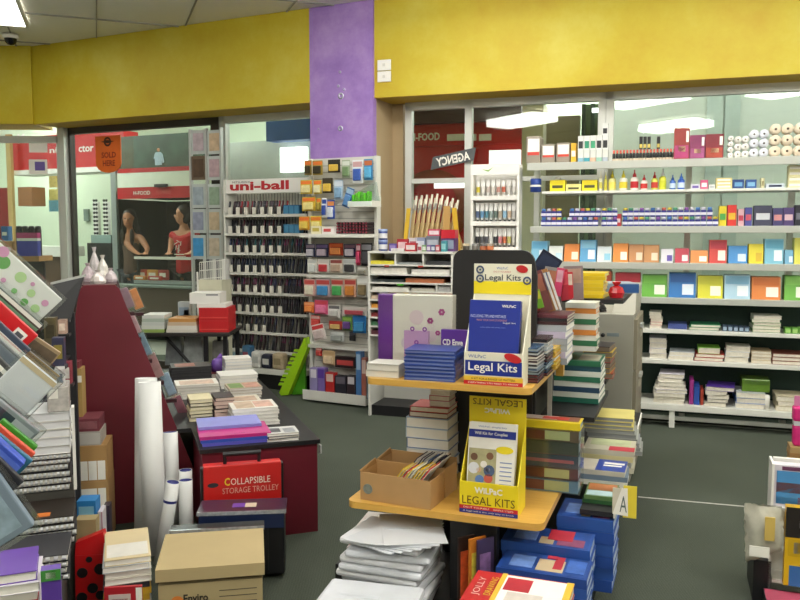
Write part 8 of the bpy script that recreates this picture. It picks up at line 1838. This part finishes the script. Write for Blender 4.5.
for i, (c, lab) in enumerate((('#c9b8b0', 'pale wrapped pack at the bottom of the pile in the lower right corner'), ('#8a2a34', 'dark red wrapped pack second in the pile in the lower right corner'), ('#2f8a96', 'teal wrapped pack in the pile in the lower right corner'), ('#2a5a9a', 'blue wrapped pack in the pile in the lower right corner'), ('#b8506a', 'pink wrapped pack topping the pile in the lower right corner'))):
    th = (zsB - .03 - .0605) / 5
    zq = zz + th - .002
    t = carton(FZ, zu(766, -.10, 590), zu(820, -.10, 590), -.13, -.03, zz, zq, mat(c, .3, var=.2), 'wrapped_pack', lab, 'pack', front=((.1, .2, .5, .8, mat('#d8d4d0', .3, var=.3), 'print'),)); zz += th
mb = MB(); mb.box(zu(765), zu(860), -.14, .0, 0, .06, BLACK); q.add('front_plinth', mb)
# clear plastic bag hanging from the rack
t = thing('plastic_bag', 'crumpled translucent plastic bag hanging from the side of the right aisle rack', 'bag', FZ.P(zu(771, .0, 530), .0, 0), FZ.a)
xl, xr = zu(743.5, -.04, 530) - zu(771, .0, 530), zu(782, -.04, 530) - zu(771, .0, 530)
zt, zb = zz_(505, -.04, 760), zz_(562, -.04, 750)
BAGM = mat('#b9b6a6', .3, var=.25, scale=26, bump=.8)
RB = random.Random(5); n = 9; m_ = 11; vs = []; fs = []
for sgn in (0, 1):
    for j in range(m_):
        f = j / (m_ - 1); z = zt + (zb - zt) * f
        for i in range(n):
            g = i / (n - 1); x = xl + .0 + (xr - xl) * g
            zz2 = z - (1 - g) * .0 + (.07 * f * g)
            bulge = (.028 * math.sin(pi * g) * (.3 + math.sin(pi * min(1, f * 1.05)))) * (1 if sgn else -1) + RB.uniform(-.006, .006)
            vs.append((x + RB.uniform(-.004, .004) + .01 * f, -.042 + bulge, zz2 + RB.uniform(-.004, .004)))
for sgn in (0, 1):
    o0 = sgn * n * m_
    for j in range(m_ - 1):
        for i in range(n - 1): fs.append((o0 + j * n + i, o0 + j * n + i + 1, o0 + (j + 1) * n + i + 1, o0 + (j + 1) * n + i))
o1 = n * m_
for j in range(m_ - 1):
    for e in (0, n - 1): fs.append((j * n + e, (j + 1) * n + e, o1 + (j + 1) * n + e, o1 + j * n + e))
for i in range(n - 1): fs.append(((m_ - 1) * n + i, (m_ - 1) * n + i + 1, o1 + (m_ - 1) * n + i + 1, o1 + (m_ - 1) * n + i))
mb = MB(); mb.add(vs, fs, BAGM, None, True); mb.done('bag', t)
mb = MB(); mb.box(xl + .07, xr - .03, -.088, -.080, zb + .11, zt - .03, mat('#c9ac5a', .5, var=.2)); mb.done('yellow_contents', t)
mb = MB(); mb.box(xl + .02, xl + .09, -.082, -.076, zb + .04, zb + .08, PAPER); mb.done('white_label', t)
# pink bagged toy on a stand beyond
Fq = Frame(at(798, 440, 3.9), -19)
u, z = Fq.uz(799, 445, 0)
t = thing('pink_toy_pack', 'bright pink bagged toy pack at the right edge above the aisle rack', 'toy pack', Fq.P(u, 0, z), Fq.a)
PK = mat('#d02a78', .25, var=.4, scale=25); hz = Fq.uz(799, 396, 0)[1] - z
mb = MB(); mb.box(-.032, .07, -.03, .03, 0, hz * .42, PK, bev=.012); mb.box(-.036, .074, -.034, .034, hz * .5, hz * .8, PK, bev=.012); mb.done('toy', t); mb = MB(); mb.box(-.03, .068, -.028, .028, hz * .415, hz * .505, mat('#c9c4cc', .2)); mb.done('silver_band', t)
mb = MB(); mb.box(-.03, .068, -.004, .004, hz * .8, hz, mat('#c87aa4', .3)); mb.done('header_card', t)
t = thing('kraft_stand', 'tan cardboard stand under the bright pink toy pack at the right edge', 'stand', Fq.P(u, 0, 0), Fq.a)
mb = MB(); mb.box(-.045, .06, -.05, .06, 0, z - .001, mat('#a5875a', .8)); mb.done('box', t); mb = MB(); mb.box(-.047, .062, -.052, .062, z - .05, z - .03, KRAFTD); mb.done('rim', t)

# metal carpet joint strip on the floor
a, b = flr(638, 497), flr(760, 508)
t = thing('carpet_strip', 'thin silvery carpet joint strip across the aisle floor', 'floor strip', (a + b) / 2, math.atan2(b.y - a.y, b.x - a.x))
L = (b - a).length / 2
mb = MB(); mb.prism([(-.006, .0005), (.006, .0005), (.003, .003), (-.003, .003)], -L, L, mat('#a8a6a0', .3, .6, var=.3, scale=30), 'x'); mb.done('strip', t)
